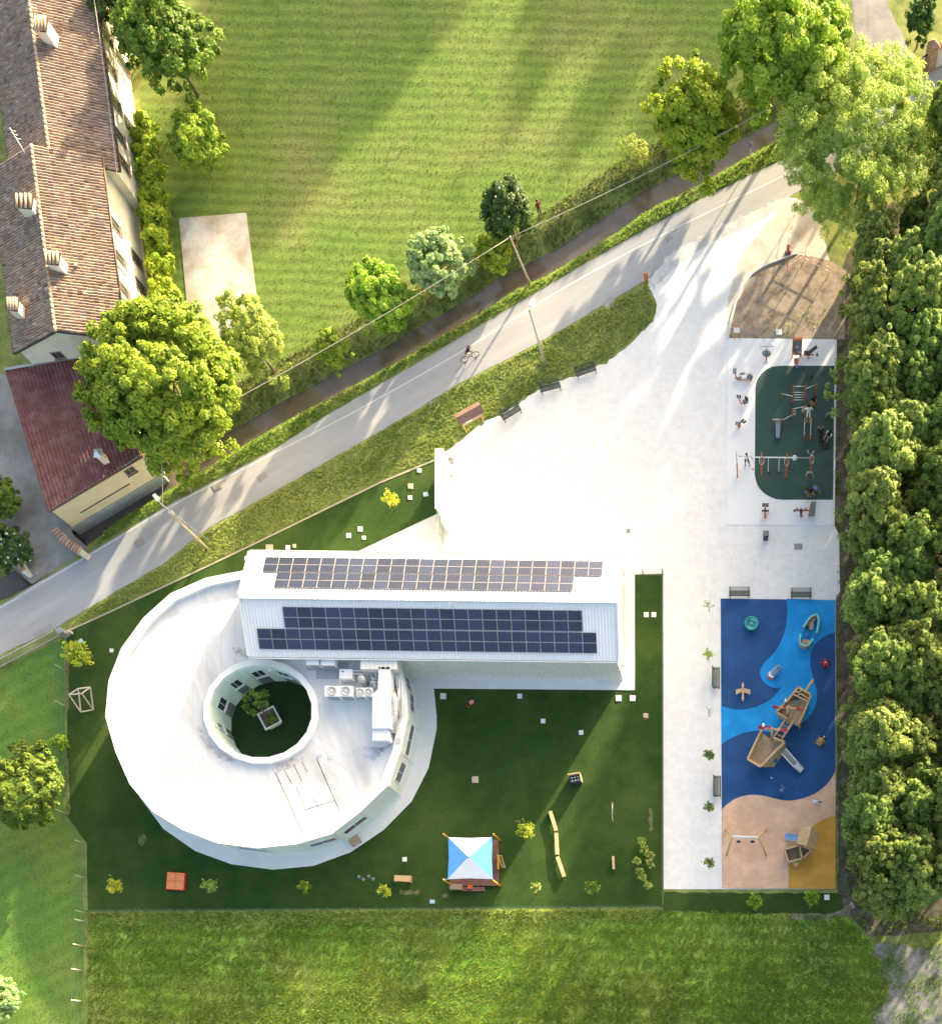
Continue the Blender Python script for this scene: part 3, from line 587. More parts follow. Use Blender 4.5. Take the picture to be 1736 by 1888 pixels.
galv = mat('galvanised', (0.62,0.64,0.66), (0.54,0.56,0.58), 4, 0.38, metal=0.55)
cream_clad = mat('cream_cladding', (0.70,0.685,0.63), (0.65,0.64,0.59), 0.8, 0.55, 0.03)
white_clad = mat('white_roof_sheet', (0.80,0.80,0.80), (0.75,0.755,0.76), 0.6, 0.45, 0.02)
stain = mat('damp_stain', (0.36,0.30,0.25), (0.60,0.58,0.56), 3.0, 0.9, lo=0.3, hi=0.6)
seam_m = mat('roof_seam', (0.47,0.48,0.49), (0.62,0.63,0.64), 1.5, 0.8)
black_p = mat('black_plastic', (0.018,0.018,0.02), (0.03,0.03,0.032), 5, 0.5)
def scale_poly(p, c, k): return [(c[0]+(a-c[0])*k, c[1]+(b-c[1])*k) for a, b in p]
def ring_sides(mb, p, z0, z1, outward=True):
    n = len(p); vs = [(a,b,z0) for a,b in p]+[(a,b,z1) for a,b in p]
    return mb.add(vs, [(i,(i+1) % n,n+(i+1) % n,n+i) for i in range(n)])
def ring_band(mb, p, q, z0, z1=None):
    n = len(p); z1 = z0 if z1 is None else z1
    return mb.add([(a,b,z0) for a,b in p]+[(a,b,z1) for a,b in q], [(i,(i+1) % n,n+(i+1) % n,n+i) for i in range(n)])
ZP = 4.0; ZR = 3.6
RO_PX = [(452,1051),(380,1065),(314,1094),(264,1139),(223,1195),(200,1255),(194,1321),(213,1387),(239,1446),(283,1498),(338,1531),(401,1555),(475,1564),(545,1557),(611,1538),(663,1498),(715,1448),(738,1386),(751,1324),(749,1278),(738,1228),(710,1170),(650,1110),(560,1062)]
RO = [P(x,y,ZP)[:2] for x, y in RO_PX]; RC = P(476,1308,ZP)[:2]
IN_C = P(480,1311,ZP)[:2]; kI = S*(HC-ZP)/HC
def ell(rx, ry, n=20): return [(IN_C[0]+rx*kI*math.cos(2*math.pi*(i+.5)/n), IN_C[1]+ry*kI*math.sin(2*math.pi*(i+.5)/n)) for i in range(n)]
IO = ell(107,97); II = ell(95,86)
def resample(poly, c, M=120):
    out = []
    for i in range(M):
        a = 2*math.pi*i/M; dx, dy = math.cos(a), math.sin(a); best = None
        for (ax,ay),(bx,by) in zip(poly, poly[1:]+poly[:1]):
            ex, ey = bx-ax, by-ay; den = dx*ey-dy*ex
            if abs(den) < 1e-9: continue
            t = ((ax-c[0])*ey-(ay-c[1])*ex)/den; u = ((ax-c[0])*dy-(ay-c[1])*dx)/den
            if t > 0 and -1e-6 <= u <= 1+1e-6: best = t if best is None else max(best, t)
        out.append((c[0]+dx*best, c[1]+dy*best))
    return out
def wall_frame(poly, px, py, z):
    """nearest facet of a wall polygon to a photo point at height z: point, tangent, outward normal"""
    p = Vector(P(px,py,z)[:2]); best = None; n = len(poly); cx = sum(a for a,_ in poly)/n; cy = sum(b for _,b in poly)/n
    for i in range(n):
        a = Vector(poly[i]); b = Vector(poly[(i+1) % n]); d = b-a; t = max(.05, min(.95, (p-a).dot(d)/d.length_squared)); q = a+d*t
        if best is None or (p-q).length < best[0]:
            nn = Vector((d.y,-d.x)).normalized()
            if nn.dot(q-Vector((cx,cy))) < 0: nn = -nn
            best = ((p-q).length, q, d.normalized(), nn)
    return best[1:]
def window(th, q, tan, nrm, z, w, h, fr=None, parent=None, proud=0.03):
    fr = fr or frame_w; ang = math.atan2(tan.y, tan.x); c = q+nrm*proud*0.5
    mb = MB()
    for s_ in (-1, 1): mb.box((c.x+tan.x*s_*(w/2-.035), c.y+tan.y*s_*(w/2-.035), z), (.07, proud+.05, h), ang)
    for s_ in (-1, 1): mb.box((c.x, c.y, z+s_*(h/2-.03)), (w-.14, proud+.046, .06), ang)
    mb.box((c.x, c.y, z), (.05, proud+.042, h-.12), ang)
    o = th.part('window', mb, fr, parent)
    th.part('pane', MB().box((c.x, c.y, z), (w-.12, proud+.01, h-.1), ang), glass, o)
    sl_ = q+nrm*(proud+.06); th.part('sill', MB().box((sl_.x, sl_.y, z-h/2-.05), (w+.1, .14, .05), ang), fr, o)
def ring_building():
    t = Th('round_nursery', 'white ring-shaped nursery with flat roof around a turfed courtyard', 'building', (RC[0],RC[1],0))
    wl = scale_poly(RO, RC, 0.985)
    t.part('outer_wall', ring_sides(MB(), wl, 0, ZP-.25), mint_pale)
    iw = [(IN_C[0]+(a-IN_C[0])*1.015, IN_C[1]+(b-IN_C[1])*1.015) for a,b in II]
    t.part('inner_wall', ring_sides(MB(), iw, 0, ZP-.2), mint)
    ro, ri = resample(scale_poly(RO, RC, 0.975), IN_C), resample(ell(104,94), IN_C)
    roof = t.part('roof', ring_band(MB(), ro, ri, ZR), membrane)
    p2 = scale_poly(RO, RC, 0.944); mb = MB(); ring_sides(mb, RO, ZP-.3, ZP); ring_band(mb, RO, p2, ZP, ZP-.04); ring_sides(mb, p2, ZR-.1, ZP-.04); ring_band(mb, RO, wl, ZP-.3)
    t.part('parapet', mb, white_p, label='broad white rim along the outer edge of the flat roof')
    mb = MB(); ring_sides(mb, IO, ZR-.1, ZP-.05); ring_band(mb, IO, II, ZP-.05, ZP); ring_sides(mb, II, ZP-.35, ZP); ring_band(mb, II, iw, ZP-.35)
    t.part('parapet', mb, white_p, label='white rim around the courtyard opening')
    # windows of the outer wall, then of the courtyard
    for px, py, w, h in [(763,1259,1.2,1.3),(769,1297,1.5,1.1),(766,1368,2.6,.9),(747,1428,1.7,1.2),(657,1524,2.3,.8),(597,1555,2.3,.8),(464,1573,2.3,.8)]:
        q, tn, nn = wall_frame(wl, px, py, 2.0); window(t, q, tn, nn, 2.1, w, h)
    for px, py in [(476,1233),(432,1257),(404,1297),(403,1343),(528,1236),(560,1266)]:
        q, tn, nn = wall_frame(iw, px, py, 2.0); window(t, q, tn, -nn, 2.2, 1.05, 1.15); 
        c = q-nn*.02; t.part('panel_below_window', MB().box((c.x,c.y,.85), (1.05,.06,1.3), math.atan2(tn.y,tn.x)), grey_metal)
    for px, py in [(448,1222),(383,1346)]:
        q, tn, nn = wall_frame(iw, px, py, 3.0); c = q-nn*.07; t.part('downpipe', MB().tube((c.x,c.y,.1),(c.x,c.y,3.3),.05), mint)
    q, tn, nn = wall_frame(iw, 498, 1231, 3.0); c = q-nn*.1; t.part('wall_lamp', MB().ball((c.x,c.y,3.0), .14, 10, (1,1,.6)), white_p)
    # joints between wall panels
    for i in range(len(wl)):
        a = Vector(wl[i]); d = (a-Vector(RC)).normalized()*.006; t.part('panel_joint', MB().box((a.x+d.x,a.y+d.y,(ZP-.25)/2), (.035,.035,ZP-.3), math.atan2(d.y,d.x)), seam_m)
    # seams of the roof sheets
    def seam(x0,y0,x1,y1,w=.05,m=seam_m):
        a, b = V(x0,y0,ZR), V(x1,y1,ZR); t.part('roof_seam', MB().beam(a+Vector((0,0,.006)), b+Vector((0,0,.004)), w, .008), m, roof)
    for i in range(9):   # upper left sector: upright sheets
        x = 250+26*i; y0 = 1308-math.sqrt(max(0,1-((x-476)/262)**2))*236; y1 = [1428,1460,1476,1470,1440,1395,1250,1225,1205][i]
        seam(x, y0+4, x+2, y1, .035, seam_thin)
    for i in range(7):   # lower left: slanting joints
        x0 = 378+22*i; y0 = 1340+ (i*13 if i < 6 else 70); seam(x0-118, y0+60+8*i, x0-4, y0+4, .035, seam_thin) if i < 4 else None
    for i in range(8):   # right sector: fanned sheets
        x0 = 500+12*i; y0 = 1410-7.5*i; seam(x0, y0, x0+62+4*i, y0+(148-13*i), .04, seam_thin)
    for x0,y0,x1,y1 in [(508,1425,560,1540),(583,1398,626,1496),(560,1494,618,1476)]: seam(x0,y0,x1,y1,.085,crack)
    for x0,y0,x1,y1 in [(524,1420,538,1446),(541,1409,556,1440),(556,1404,566,1424),(575,1470,590,1492),(546,1452,562,1487)]: seam(x0,y0,x1,y1,.06,crack)
    # damp stains beside the courtyard rim
    for j, pl in enumerate([[(366,1338),(378,1352),(392,1372),(410,1388),(432,1400),(428,1407),(404,1398),(384,1380),(368,1360),(360,1344)],[(430,1195),(462,1195),(468,1212),(436,1210)],[(505,1408),(530,1402),(560,1396),(564,1404),(530,1418),(512,1424)],[(654,1380),(690,1374),(702,1392),(690,1402),(672,1398),(650,1388)],[(722,1240),(742,1280),(744,1330),(738,1370),(728,1372),(734,1320),(730,1270)]]):
        t.part('damp_stain', MB().flat([P(x,y,ZR) for x,y in jit(pl,2.2,5,30+j)]).shift(.008), stain if j < 3 else stain_grey, roof)
    for px, py in [(609,1396),(590,1392)]: t.part('roof_vent', MB().lathe([(.16,0),(.16,.08),(.1,.1),(.08,.02)], P(px,py,ZR), 12), white_p, roof)
    t.part('roof_vent', MB().lathe([(.12,0),(.12,.22),(.05,.25)], P(704,1384,ZR), 10), grey_metal, roof)
    return t
def _shift(self, dz): self.v = [(a,b,c+dz) for a,b,c in self.v]; return self
MB.shift = _shift
seam_thin = mat('roof_seam_faint', (0.47,0.48,0.49), (0.62,0.63,0.64), 1.2, 0.8)
crack = mat('open_joint', (0.10,0.095,0.09), (0.30,0.29,0.28), 2.0, 0.9)
stain_grey = mat('puddle_stain', (0.42,0.44,0.46), (0.60,0.61,0.63), 1.4, 0.6, lo=0.3, hi=0.65)
ring_building()
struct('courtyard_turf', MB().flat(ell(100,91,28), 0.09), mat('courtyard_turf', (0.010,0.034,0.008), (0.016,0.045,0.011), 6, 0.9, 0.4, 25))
# planter with a small tree
def planter():
    c = V(505,1330,0); t = Th('planter', 'square white planter in the round courtyard', 'planter', (c.x,c.y,.09), R(28)); t.off = (0,0,0)
    t.part('tub', MB().prism([(-.55,-.55),(.55,-.55),(.55,.55),(-.55,.55)],0,.75,[(-.68,-.68),(.68,-.68),(.68,.68),(-.68,.68)]), white_p)
    mb = MB()
    for a,b,w,h in [(0,.72,1.56,.12),(0,-.72,1.56,.12)]: mb.box((a,b,.77),(w,h,.1))
    for a,b,w,h in [(.72,0,.12,1.32),(-.72,0,.12,1.32)]: mb.box((a,b,.77),(w,h,.1))
    t.part('rim', mb, frame_w); t.part('soil', MB().box((0,0,.74),(1.3,1.3,.04)), shade_soil)
    tr = Th('courtyard_tree', 'slender multi-branched tree growing from the white planter', 'tree', (c.x,c.y,.82))
    mb = MB(); ends = []
    for i,(dx,dy,dz) in enumerate([(-.9,.9,2.3),(-.4,1.3,2.5),(.1,1.0,2.6),(.5,1.2,2.3),(-1.1,.3,2.0),(.6,.5,2.2),(-.6,-.1,1.8),(.0,.4,2.4)]):
        e = Vector((dx,dy,dz)); mb.pipe([(0,0,-.05),(dx*.2,dy*.2,dz*.45),e], .045, 5, .012); ends.append(e)
    tr.part('trunk', mb.mesh('trunk', bark), None)
    n = 700; k = rng.integers(0,len(ends),n); C = np.array([tuple(e) for e in ends])[k] + rng.normal(size=(n,3))*np.array([.14,.14,.12]); Nn = unit(n)+np.array([0,0,.7]); Nn /= np.linalg.norm(Nn,axis=1,keepdims=True)
    tr.part('crown', leaf_mesh('crown', C, Nn, .11, .6, rng.uniform(0,1,n), L_mid), None)
    t2 = Th('planter_shrub', 'low shrub in the corner of the white planter', 'shrub', (c.x+.3,c.y-.15,.82))
    C, Nn, sh, cc = crown_pts((.35,.35,.28),.28,16,500,.14); t2.part('foliage', leaf_mesh('foliage', C, Nn, .09, .6, sh, L_mid), None)
planter()
# ---------------------------------------------------------------- the hall
HNW, HNE, HSE, HSW = [Vector(g(*p)) for p in ((513,1077),(1147,1085),(1147,1249),(515,1246))]
ZE, ZH = 5.2, 6.75
hx = (HNE-HNW).normalized(); hy = Vector((-hx.y, hx.x)); hang = math.atan2(hx.y, hx.x)
def hall():
    base = (HNW+HSE)*.5; t = Th('long_hall', 'long white gabled hall with solar panels on both roof slopes', 'building', (base.x,base.y,0))
    L = (HNE-HNW).length; Wd = (HNW-HSW).length; o = HSW
    def W_(u, v, z): p = o + hx*u + hy*v; return Vector((p.x,p.y,z))
    # corrugated cladding: folded sheet walls
    def corr(u0,v0,u1,v1,z0,z1,pitch,amp,nrm):
        n = max(2,int(math.hypot(u1-u0,v1-v0)/pitch)*4); mb = MB(); vs = []
        for i in range(n+1):
            s_ = i/n; k = (i % 4 in (1,2))*amp; u = u0+(u1-u0)*s_+nrm[0]*k; v = v0+(v1-v0)*s_+nrm[1]*k; vs += [W_(u,v,z0), W_(u,v,z1)]
        return mb.add(vs, [(2*i,2*i+2,2*i+3,2*i+1) for i in range(n)])
    t.part('south_wall', corr(0,0,L,0,0,ZE,.32,.045,(0,-1)), cream_clad); t.part('north_wall', corr(L,Wd,0,Wd,0,ZE,.32,.045,(0,1)), cream_clad)
    for u, nm in ((0,'gable_wall'),(L,'gable_wall')):
        t.part(nm, MB().add([W_(u,0,0),W_(u,Wd,0),W_(u,Wd,ZE),W_(u,Wd/2,ZH),W_(u,0,ZE)], [(0,1,2,3,4)]), cream_clad)
    # roof slopes of standing ribs
    ov, oe = .28, .22
    sl_ = (ZH-ZE)/(Wd/2)
    roofs = {}
    for side in (0,1):
        v0 = -ov if side == 0 else Wd+ov; z0 = ZE - ov*sl_; mb = MB(); vs = []; n = int((L+2*oe)/.25)*4
        for i in range(n+1):
            u = -oe+(L+2*oe)*i/n; k = .05*(i % 4 in (1,2)); vs += [W_(u,v0,z0+.06+k), W_(u,Wd/2,ZH+.06+k)]
        mb.add(vs, [(2*i,2*i+2,2*i+3,2*i+1) if side == 0 else (2*i+1,2*i+3,2*i+2,2*i) for i in range(n)])
        roofs[side] = t.part('roof', mb, white_clad, label='ribbed white roof slope facing ' + ('the round courtyard' if side == 0 else 'the gravel forecourt'))
        t.part('gutter', MB().beam(W_(-oe,v0+(-.1 if side == 0 else .1),z0+.02), W_(L+oe,v0+(-.1 if side == 0 else .1),z0+.02), .17, .14), white_p)
        t.part('gutter_channel', MB().beam(W_(-oe+.05,v0+(-.1 if side == 0 else .1),z0+.092), W_(L+oe-.05,v0+(-.1 if side == 0 else .1),z0+.092), .07, .012), grey_metal)
    t.part('ridge_cap', MB().beam(W_(-oe-.02,Wd/2,ZH+.14), W_(L+oe+.02,Wd/2,ZH+.14), .55, .05), white_clad)
    for u in (-oe-.06, L+oe+.06):
        for v0 in (-ov, Wd+ov): t.part('verge_trim', MB().beam(W_(u,v0,ZE-ov*sl_+.1), W_(u,Wd/2-(.02 if v0 < 0 else -.02),ZH+.1), .14, .2), white_p)
    # solar panels, each a part of its own
    def pv(name, cell, rim):
        m = bpy.data.materials.new(name); m.use_nodes = True; n = m.node_tree.nodes; l = m.node_tree.links; b = n['Principled BSDF']
        tc = n.new('ShaderNodeTexCoord'); sx = n.new('ShaderNodeSeparateXYZ'); l.new(tc.outputs['Object'], sx.inputs[0])
        def lines(sock, per, wd_):
            a = n.new('ShaderNodeMath'); a.operation = 'DIVIDE'; l.new(sock, a.inputs[0]); a.inputs[1].default_value = per
            f = n.new('ShaderNodeMath'); f.operation = 'FRACT'; l.new(a.outputs[0], f.inputs[0])
            c = n.new('ShaderNodeMath'); c.operation = 'LESS_THAN'; l.new(f.outputs[0], c.inputs[0]); c.inputs[1].default_value = wd_; return c.outputs[0]
        mx = n.new('ShaderNodeMix'); mx.data_type = 'RGBA'; mx.inputs[6].default_value = (*cell,1); mx.inputs[7].default_value = (*rim,1); l.new(lines(sx.outputs[0], .178, .11), mx.inputs[0])
        oi = n.new('ShaderNodeObjectInfo'); hs = n.new('ShaderNodeHueSaturation'); r_ = n.new('ShaderNodeMapRange'); r_.inputs[3].default_value = .7; r_.inputs[4].default_value = 1.35
        l.new(oi.outputs['Random'], r_.inputs[0]); l.new(r_.outputs[0], hs.inputs['Value']); l.new(mx.outputs[2], hs.inputs['Color']); l.new(hs.outputs[0], b.inputs['Base Color'])
        b.inputs['Roughness'].default_value = .38; b.inputs['Specular IOR Level'].default_value = .7; return m
    cellm = pv('solar_cells', (.010,.018,.055), (.10,.11,.16)); alu = mat('panel_frame', (.34,.30,.29), (.42,.39,.39), 2, .35, metal=.5)
    def panel_mesh(w, h):
        mb = MB(); mb.box((0,0,.015),(w,h,.03)); mb.mi = 1
        for s_ in (-1,1): mb.box((0,s_*(h/4+.006),.034),(w-.07,h/2-.06,.012))
        return mb.mesh('solar_panel', [alu, cellm])
    tilt = math.atan(sl_)
    def place(side, x0, y0, x1, y1, ncol, vlo, vhi):
        """panels between two photo points of a row; vlo..vhi is the band up the slope (0 eave, 1 ridge)"""
        zz = lambda f: ZE + (ZH-ZE)*f
        fm = (vlo+vhi)/2; a = V(x0,y0,zz(fm)+.15); b = V(x1,y1,zz(fm)+.15); h = (vhi-vlo)*(Wd/2)/math.cos(tilt) - .02
        ua = (Vector(a[:2])-o).dot(hx); ub = (Vector(b[:2])-o).dot(hx); w = (ub-ua)/ncol
        me = panel_mesh(w-.012, h); v = (Wd/2)*fm if side == 0 else Wd-(Wd/2)*fm
        for i in range(ncol):
            c = W_(ua+w*(i+.5), v, zz(fm)+.16); ob = link('solar_panel', me, t.o); ob.location = (c.x-base.x, c.y-base.y, c.z)
            ob.rotation_euler = Matrix.Rotation(hang,3,'Z').to_4x4().to_euler()
            ob.rotation_euler = (Matrix.Rotation(hang,4,'Z') @ Matrix.Rotation(tilt if side == 0 else -tilt,4,'X')).to_euler()
    place(0, 523,1140,1073,1146, 21, .43,.80); place(0, 476,1178,1100,1184, 24, .045,.415)
    place(1, 487,1040,1111,1049, 24, .06,.43); place(1, 508,1068,1057,1074, 21, .445,.815)
    for px, py in [(582,1108),(835,1118)]:
        a = V(px,py,ZH-.1); t.part('roof_mast', MB().tube(a, a+Vector((0,-.2,1.1)), .025), grey_metal)
    # small corner posts, roof boxes on the side wall
    for px, py, w in [(576,1214,1.0),(604,1215,1.1)]:
        a = V(px,py,4.9); b = MB().box((a.x,a.y-.05,4.55),(w,.9,.75)); u_ = t.part('vent_hood', b, white_p); t.part('hood_grille', MB().box((a.x,a.y-.52,4.5),(w-.16,.03,.5)), grey_metal, u_)
    # service cabin on the flat roof
    a = V(698,1222,5.0); t.part('service_cabin', MB().box((a.x,a.y,4.3),(2.95,1.05,1.4)), cream_clad)
    for i in range(8): t.part('cabin_rib', MB().box((a.x-1.3+i*.37,a.y,5.02),(.05,1.03,.04)), white_clad)
    c = W_(L+.12,Wd*.12,1.2); t.part('wall_tap_box', MB().box((c.x,c.y,1.2),(.16,.4,.5),hang), grey_metal)
hall()
# ---------------------------------------------------------------- plant on the flat roof
def plant():
    lag = mat('lagged_duct', (.76,.77,.785), (.70,.715,.73), 2, .45, .04); fan_m = mat('fan_grille', (.42,.43,.42), (.55,.56,.55), 9, .6)
    c = V(704,1312,4.9); t = Th('air_handling_unit', 'large white air handling unit with ducts on the flat roof', 'air unit', (c.x,c.y,ZR))
    t.part('casing', MB().box((c.x,c.y,4.4),(1.45,2.75,1.25)), lag)
    for dy in (-.9,0.05,.95): t.part('casing_joint', MB().box((c.x,c.y+dy,4.41),(1.48,.05,1.26)), white_p)
    d = V(709,1256,4.9); t.part('duct', MB().prism([(d.x-.52,d.y-.7),(d.x+.5,d.y-.7),(d.x+.5,d.y+1.1),(d.x-.45,d.y+1.1)],4.1,5.0), lag)
    t.part('duct_transition', MB().prism([(c.x-.72,c.y+1.38),(c.x+.72,c.y+1.38),(d.x+.5,d.y-.71),(d.x-.52,d.y-.71)],4.1,5.02), lag)
    e = V(701,1354,4.9); t.part('outlet_box', MB().box((e.x,e.y,4.35),(1.3,.9,1.0)), lag)
    f = V(700,1366,4.3); mb = MB()
    mb.prism([(f.x-.85,f.y+.45),(f.x-.85,f.y-.42),(f.x-.2,f.y-.5),(f.x+.35,f.y-.4),(f.x+.75,f.y-.05),(f.x+.95,f.y+.45)],ZR+.02,4.25); t.part('duct_elbow', mb, galv)
    lf = mat('foil_lagging', (.68,.69,.70), (.45,.46,.48), 5, .35, .6, 8, metal=.4); h = V(728,1315,4.5)
    t.part('lagged_bend', MB().pipe([V(722,1275,4.4),V(729,1292,4.6),V(728,1320,4.5),V(724,1352,4.2)], .26, 8), lf)
    def cond(px,py,w,dp,nf,lab):
        c = V(px,py,4.75); q = Th('condenser_unit', lab, 'air conditioner', (c.x,c.y,ZR))
        q.part('casing', MB().box((c.x,c.y,4.2),(w,dp,1.05)), white_p)
        for i in range(nf):
            x = c.x-w/2+w*(i+.5)/nf; fo = q.part('fan', MB().lathe([(.36*dp/.8,0),(.36*dp/.8,.04),(.30*dp/.8,.05),(.29*dp/.8,.01)],(x,c.y,4.725),18), fan_m)
            q.part('fan_hub', MB().lathe([(.09,0),(.09,.04),(.03,.05)],(x,c.y,4.74),10), white_p, fo)
            for k in range(3):
                a = k*2.09+i; q.part('blade', MB().box((x+math.cos(a)*.17,c.y+math.sin(a)*.17,4.74),(.2,.07,.012),a), galv, fo)
            q.part('coil', MB().box((x,c.y-dp/2-.012,4.2),(w/nf-.18,.03,.75)), grey_metal)
        q.part('base_rail', MB().box((c.x,c.y-dp*.3,3.66),(w+.3,.12,.1)), galv)
    cond(624,1274,2.25,.85,2,'larger white condenser with two fans on the flat roof'); cond(671,1276,1.3,.7,2,'smaller white condenser with two fans beside the air unit')
    c = V(638,1243,4.5); q = Th('heat_pump_box', 'white box unit with a pipe stub behind the condensers', 'air unit', (c.x,c.y,ZR)); q.part('casing', MB().box((c.x,c.y,4.15),(1.05,.75,.85)), white_p); q.part('vent', MB().box((c.x-.25,c.y+.2,4.585),(.25,.12,.03)), grey_metal)
    c = V(664,1250,4.9); solo('water_tank', 'round grey tank standing beside the roof box unit', 'tank', MB().lathe([(.30,0),(.30,1.15),(.22,1.25),(.08,1.28)],(c.x,c.y,ZR),16), mat('tank_grey',(.42,.42,.40),(.48,.48,.46),3,.5), (c.x,c.y,ZR))
    runs = [[(738,1238),(741,1262),(743,1318),(735,1322)],[(730,1250),(736,1252),(738,1300)],[(734,1270),(735,1312)],[(683,1240),(690,1262),(690,1268)],[(690,1238),(694,1248)],[(640,1236),(680,1238),(686,1232)],[(648,1243),(680,1243)],[(626,1248),(627,1264)],[(684,1250),(694,1252)],[(682,1258),(697,1258)]]
    labs = ['longest white pipe loop at the outer side of the air unit','inner white pipe loop beside the air unit','short straight white pipe beside the lagged bend','bent white pipe left of the main duct','short white pipe close to the main duct','upper white pipe from the service cabin to the box unit','lower white pipe from the service cabin to the box unit','white pipe stub down to the larger condenser','upper valve pipe left of the main duct','lower valve pipe left of the main duct']
    for pts, lb in zip(runs, labs):
        w3 = [V(x,y,4.15) for x,y in pts]; solo('roof_pipe', lb, 'pipe', MB().pipe(w3,.07,7), white_p, tuple(w3[0]), group='white pipes on the flat roof')
    c = V(734,1345,4.0); q = Th('cable_tray', 'white cable trunking right of the air unit', 'trunking', (c.x,c.y,ZR)); q.part('channel', MB().box((c.x,c.y,3.8),(.3,1.6,.25)), white_p); q.part('end_box', MB().box((c.x,c.y-.95,3.85),(.4,.45,.35)), galv)
    for j, pl in enumerate([[(583,1222),(642,1222),(642,1252),(583,1252)],[(565,1224),(582,1224),(582,1236),(565,1236)]]):
        c = V(*pl[0],ZR); solo('roof_mat', ['large grey rubber mat below the vent hoods','small grey rubber mat at the corner of the flat roof'][j], 'mat', MB().prism([P(x,y,ZR)[:2] for x,y in pl],ZR+.01,ZR+.05), mat('grey_mat',(.36,.38,.40),(.44,.46,.48),2,.85), tuple(c))
plant()
# ---------------------------------------------------------------- farmhouse
def tile_material():
    m = bpy.data.materials.new('clay_tiles'); m.use_nodes = True; n = m.node_tree.nodes; l = m.node_tree.links; b = n['Principled BSDF']; b.inputs['Roughness'].default_value = .9
    at = n.new('ShaderNodeAttribute'); at.attribute_name = 'shade'; cr = n.new('ShaderNodeValToRGB'); e = cr.color_ramp
    e.elements[0].color = (.085,.06,.05,1); e.elements[1].color = (.56,.46,.38,1)
    for p_, c in ((.25,(.20,.14,.105,1)),(.55,(.31,.22,.165,1)),(.8,(.41,.31,.24,1))): x = e.elements.new(p_); x.color = c
    l.new(at.outputs['Fac'], cr.inputs[0])
    t = n.new('ShaderNodeTexNoise'); t.inputs['Scale'].default_value = 1.1; t.inputs['Detail'].default_value = 4; g_ = n.new('ShaderNodeNewGeometry'); l.new(g_.outputs['Position'], t.inputs['Vector'])
    mr = n.new('ShaderNodeMapRange'); mr.inputs[1].default_value = .4; mr.inputs[2].default_value = .72; l.new(t.outputs[0], mr.inputs[0])
    mx = n.new('ShaderNodeMix'); mx.data_type = 'RGBA'; mu = n.new('ShaderNodeMath'); mu.operation = 'MULTIPLY'; mu.inputs[1].default_value = .45; l.new(mr.outputs[0], mu.inputs[0]); l.new(mu.outputs[0], mx.inputs[0])
    l.new(cr.outputs[0], mx.inputs[6]); mx.inputs[7].default_value = (.20,.19,.19,1); l.new(mx.outputs[2], b.inputs['Base Color']); return m
TILE = tile_material(); tile_bed = mat('roof_bed', (.07,.055,.05), (.10,.08,.07), 4, .95)
house_cream = mat('house_plaster', (.76,.73,.64), (.70,.66,.56), .7, .85, .06, 6, c3=(.62,.57,.46), s3=.5)
yellow_wall = mat('yellow_plaster', (.70,.60,.40), (.64,.53,.34), .8, .85, .06, 6)
plinth = mat('grey_plinth', (.36,.37,.37), (.28,.29,.28), 1.2, .9, .1, 6)
def tile_slope(th, r0, r1, e0, e1, name='roof_tiles', pitch=.235, step=.36):
    """rows of half-round clay tiles from ridge line r0-r1 down to eave line e0-e1"""
    r0,r1,e0,e1 = [np.array(q, float) for q in (r0,r1,e0,e1)]; Lr = np.linalg.norm(r1-r0); Ls = np.linalg.norm(e0-r0); nr = int(Lr/pitch); ns = int(Ls/step)
    down = (e0-r0)/Ls; al = (r1-r0)/Lr; nrm = np.cross(al, down); nrm = nrm if nrm[2] > 0 else -nrm; vs = []; fs = []; sh = []
    arc = [(-.5,-.02),(-.36,.06),(0,.105),(.36,.06),(.5,-.02)]
    rr = np.random.default_rng(int(abs(r0[0]*100)))
    big = rr.uniform(0,1,(nr//6+2, ns//3+2))
    for i in range(nr):
        for j in range(ns):
            c = r0 + al*((i+.5)*pitch + rr.normal()*.012) + down*(j*step + rr.normal()*.015); tw = rr.normal()*.02
            o = len(vs)
            for q,(dd,lift) in enumerate(((-.03,.02),(step+.05,.05))):
                for a,h in arc: vs.append(c + down*dd + al*(a*pitch*.95 + tw*(q-.5)) + nrm*(h+lift+.02))
            for k in range(4): fs.append((o+k,o+k+1,o+5+k+1,o+5+k))
            fs.append((o+5,o+6,o+7,o+8,o+9))
            sh += [float(np.clip(.47+.15*rr.normal()+.12*(big[i//6,j//3]-.5),0,1))]*10
    me = bpy.data.meshes.new(name); off = np.array(th.off); me.from_pydata([tuple(v-off) for v in vs],[],fs); at = me.attributes.new('shade','FLOAT','POINT'); at.data.foreach_set('value', sh); me.materials.append(TILE); me.update(); return me
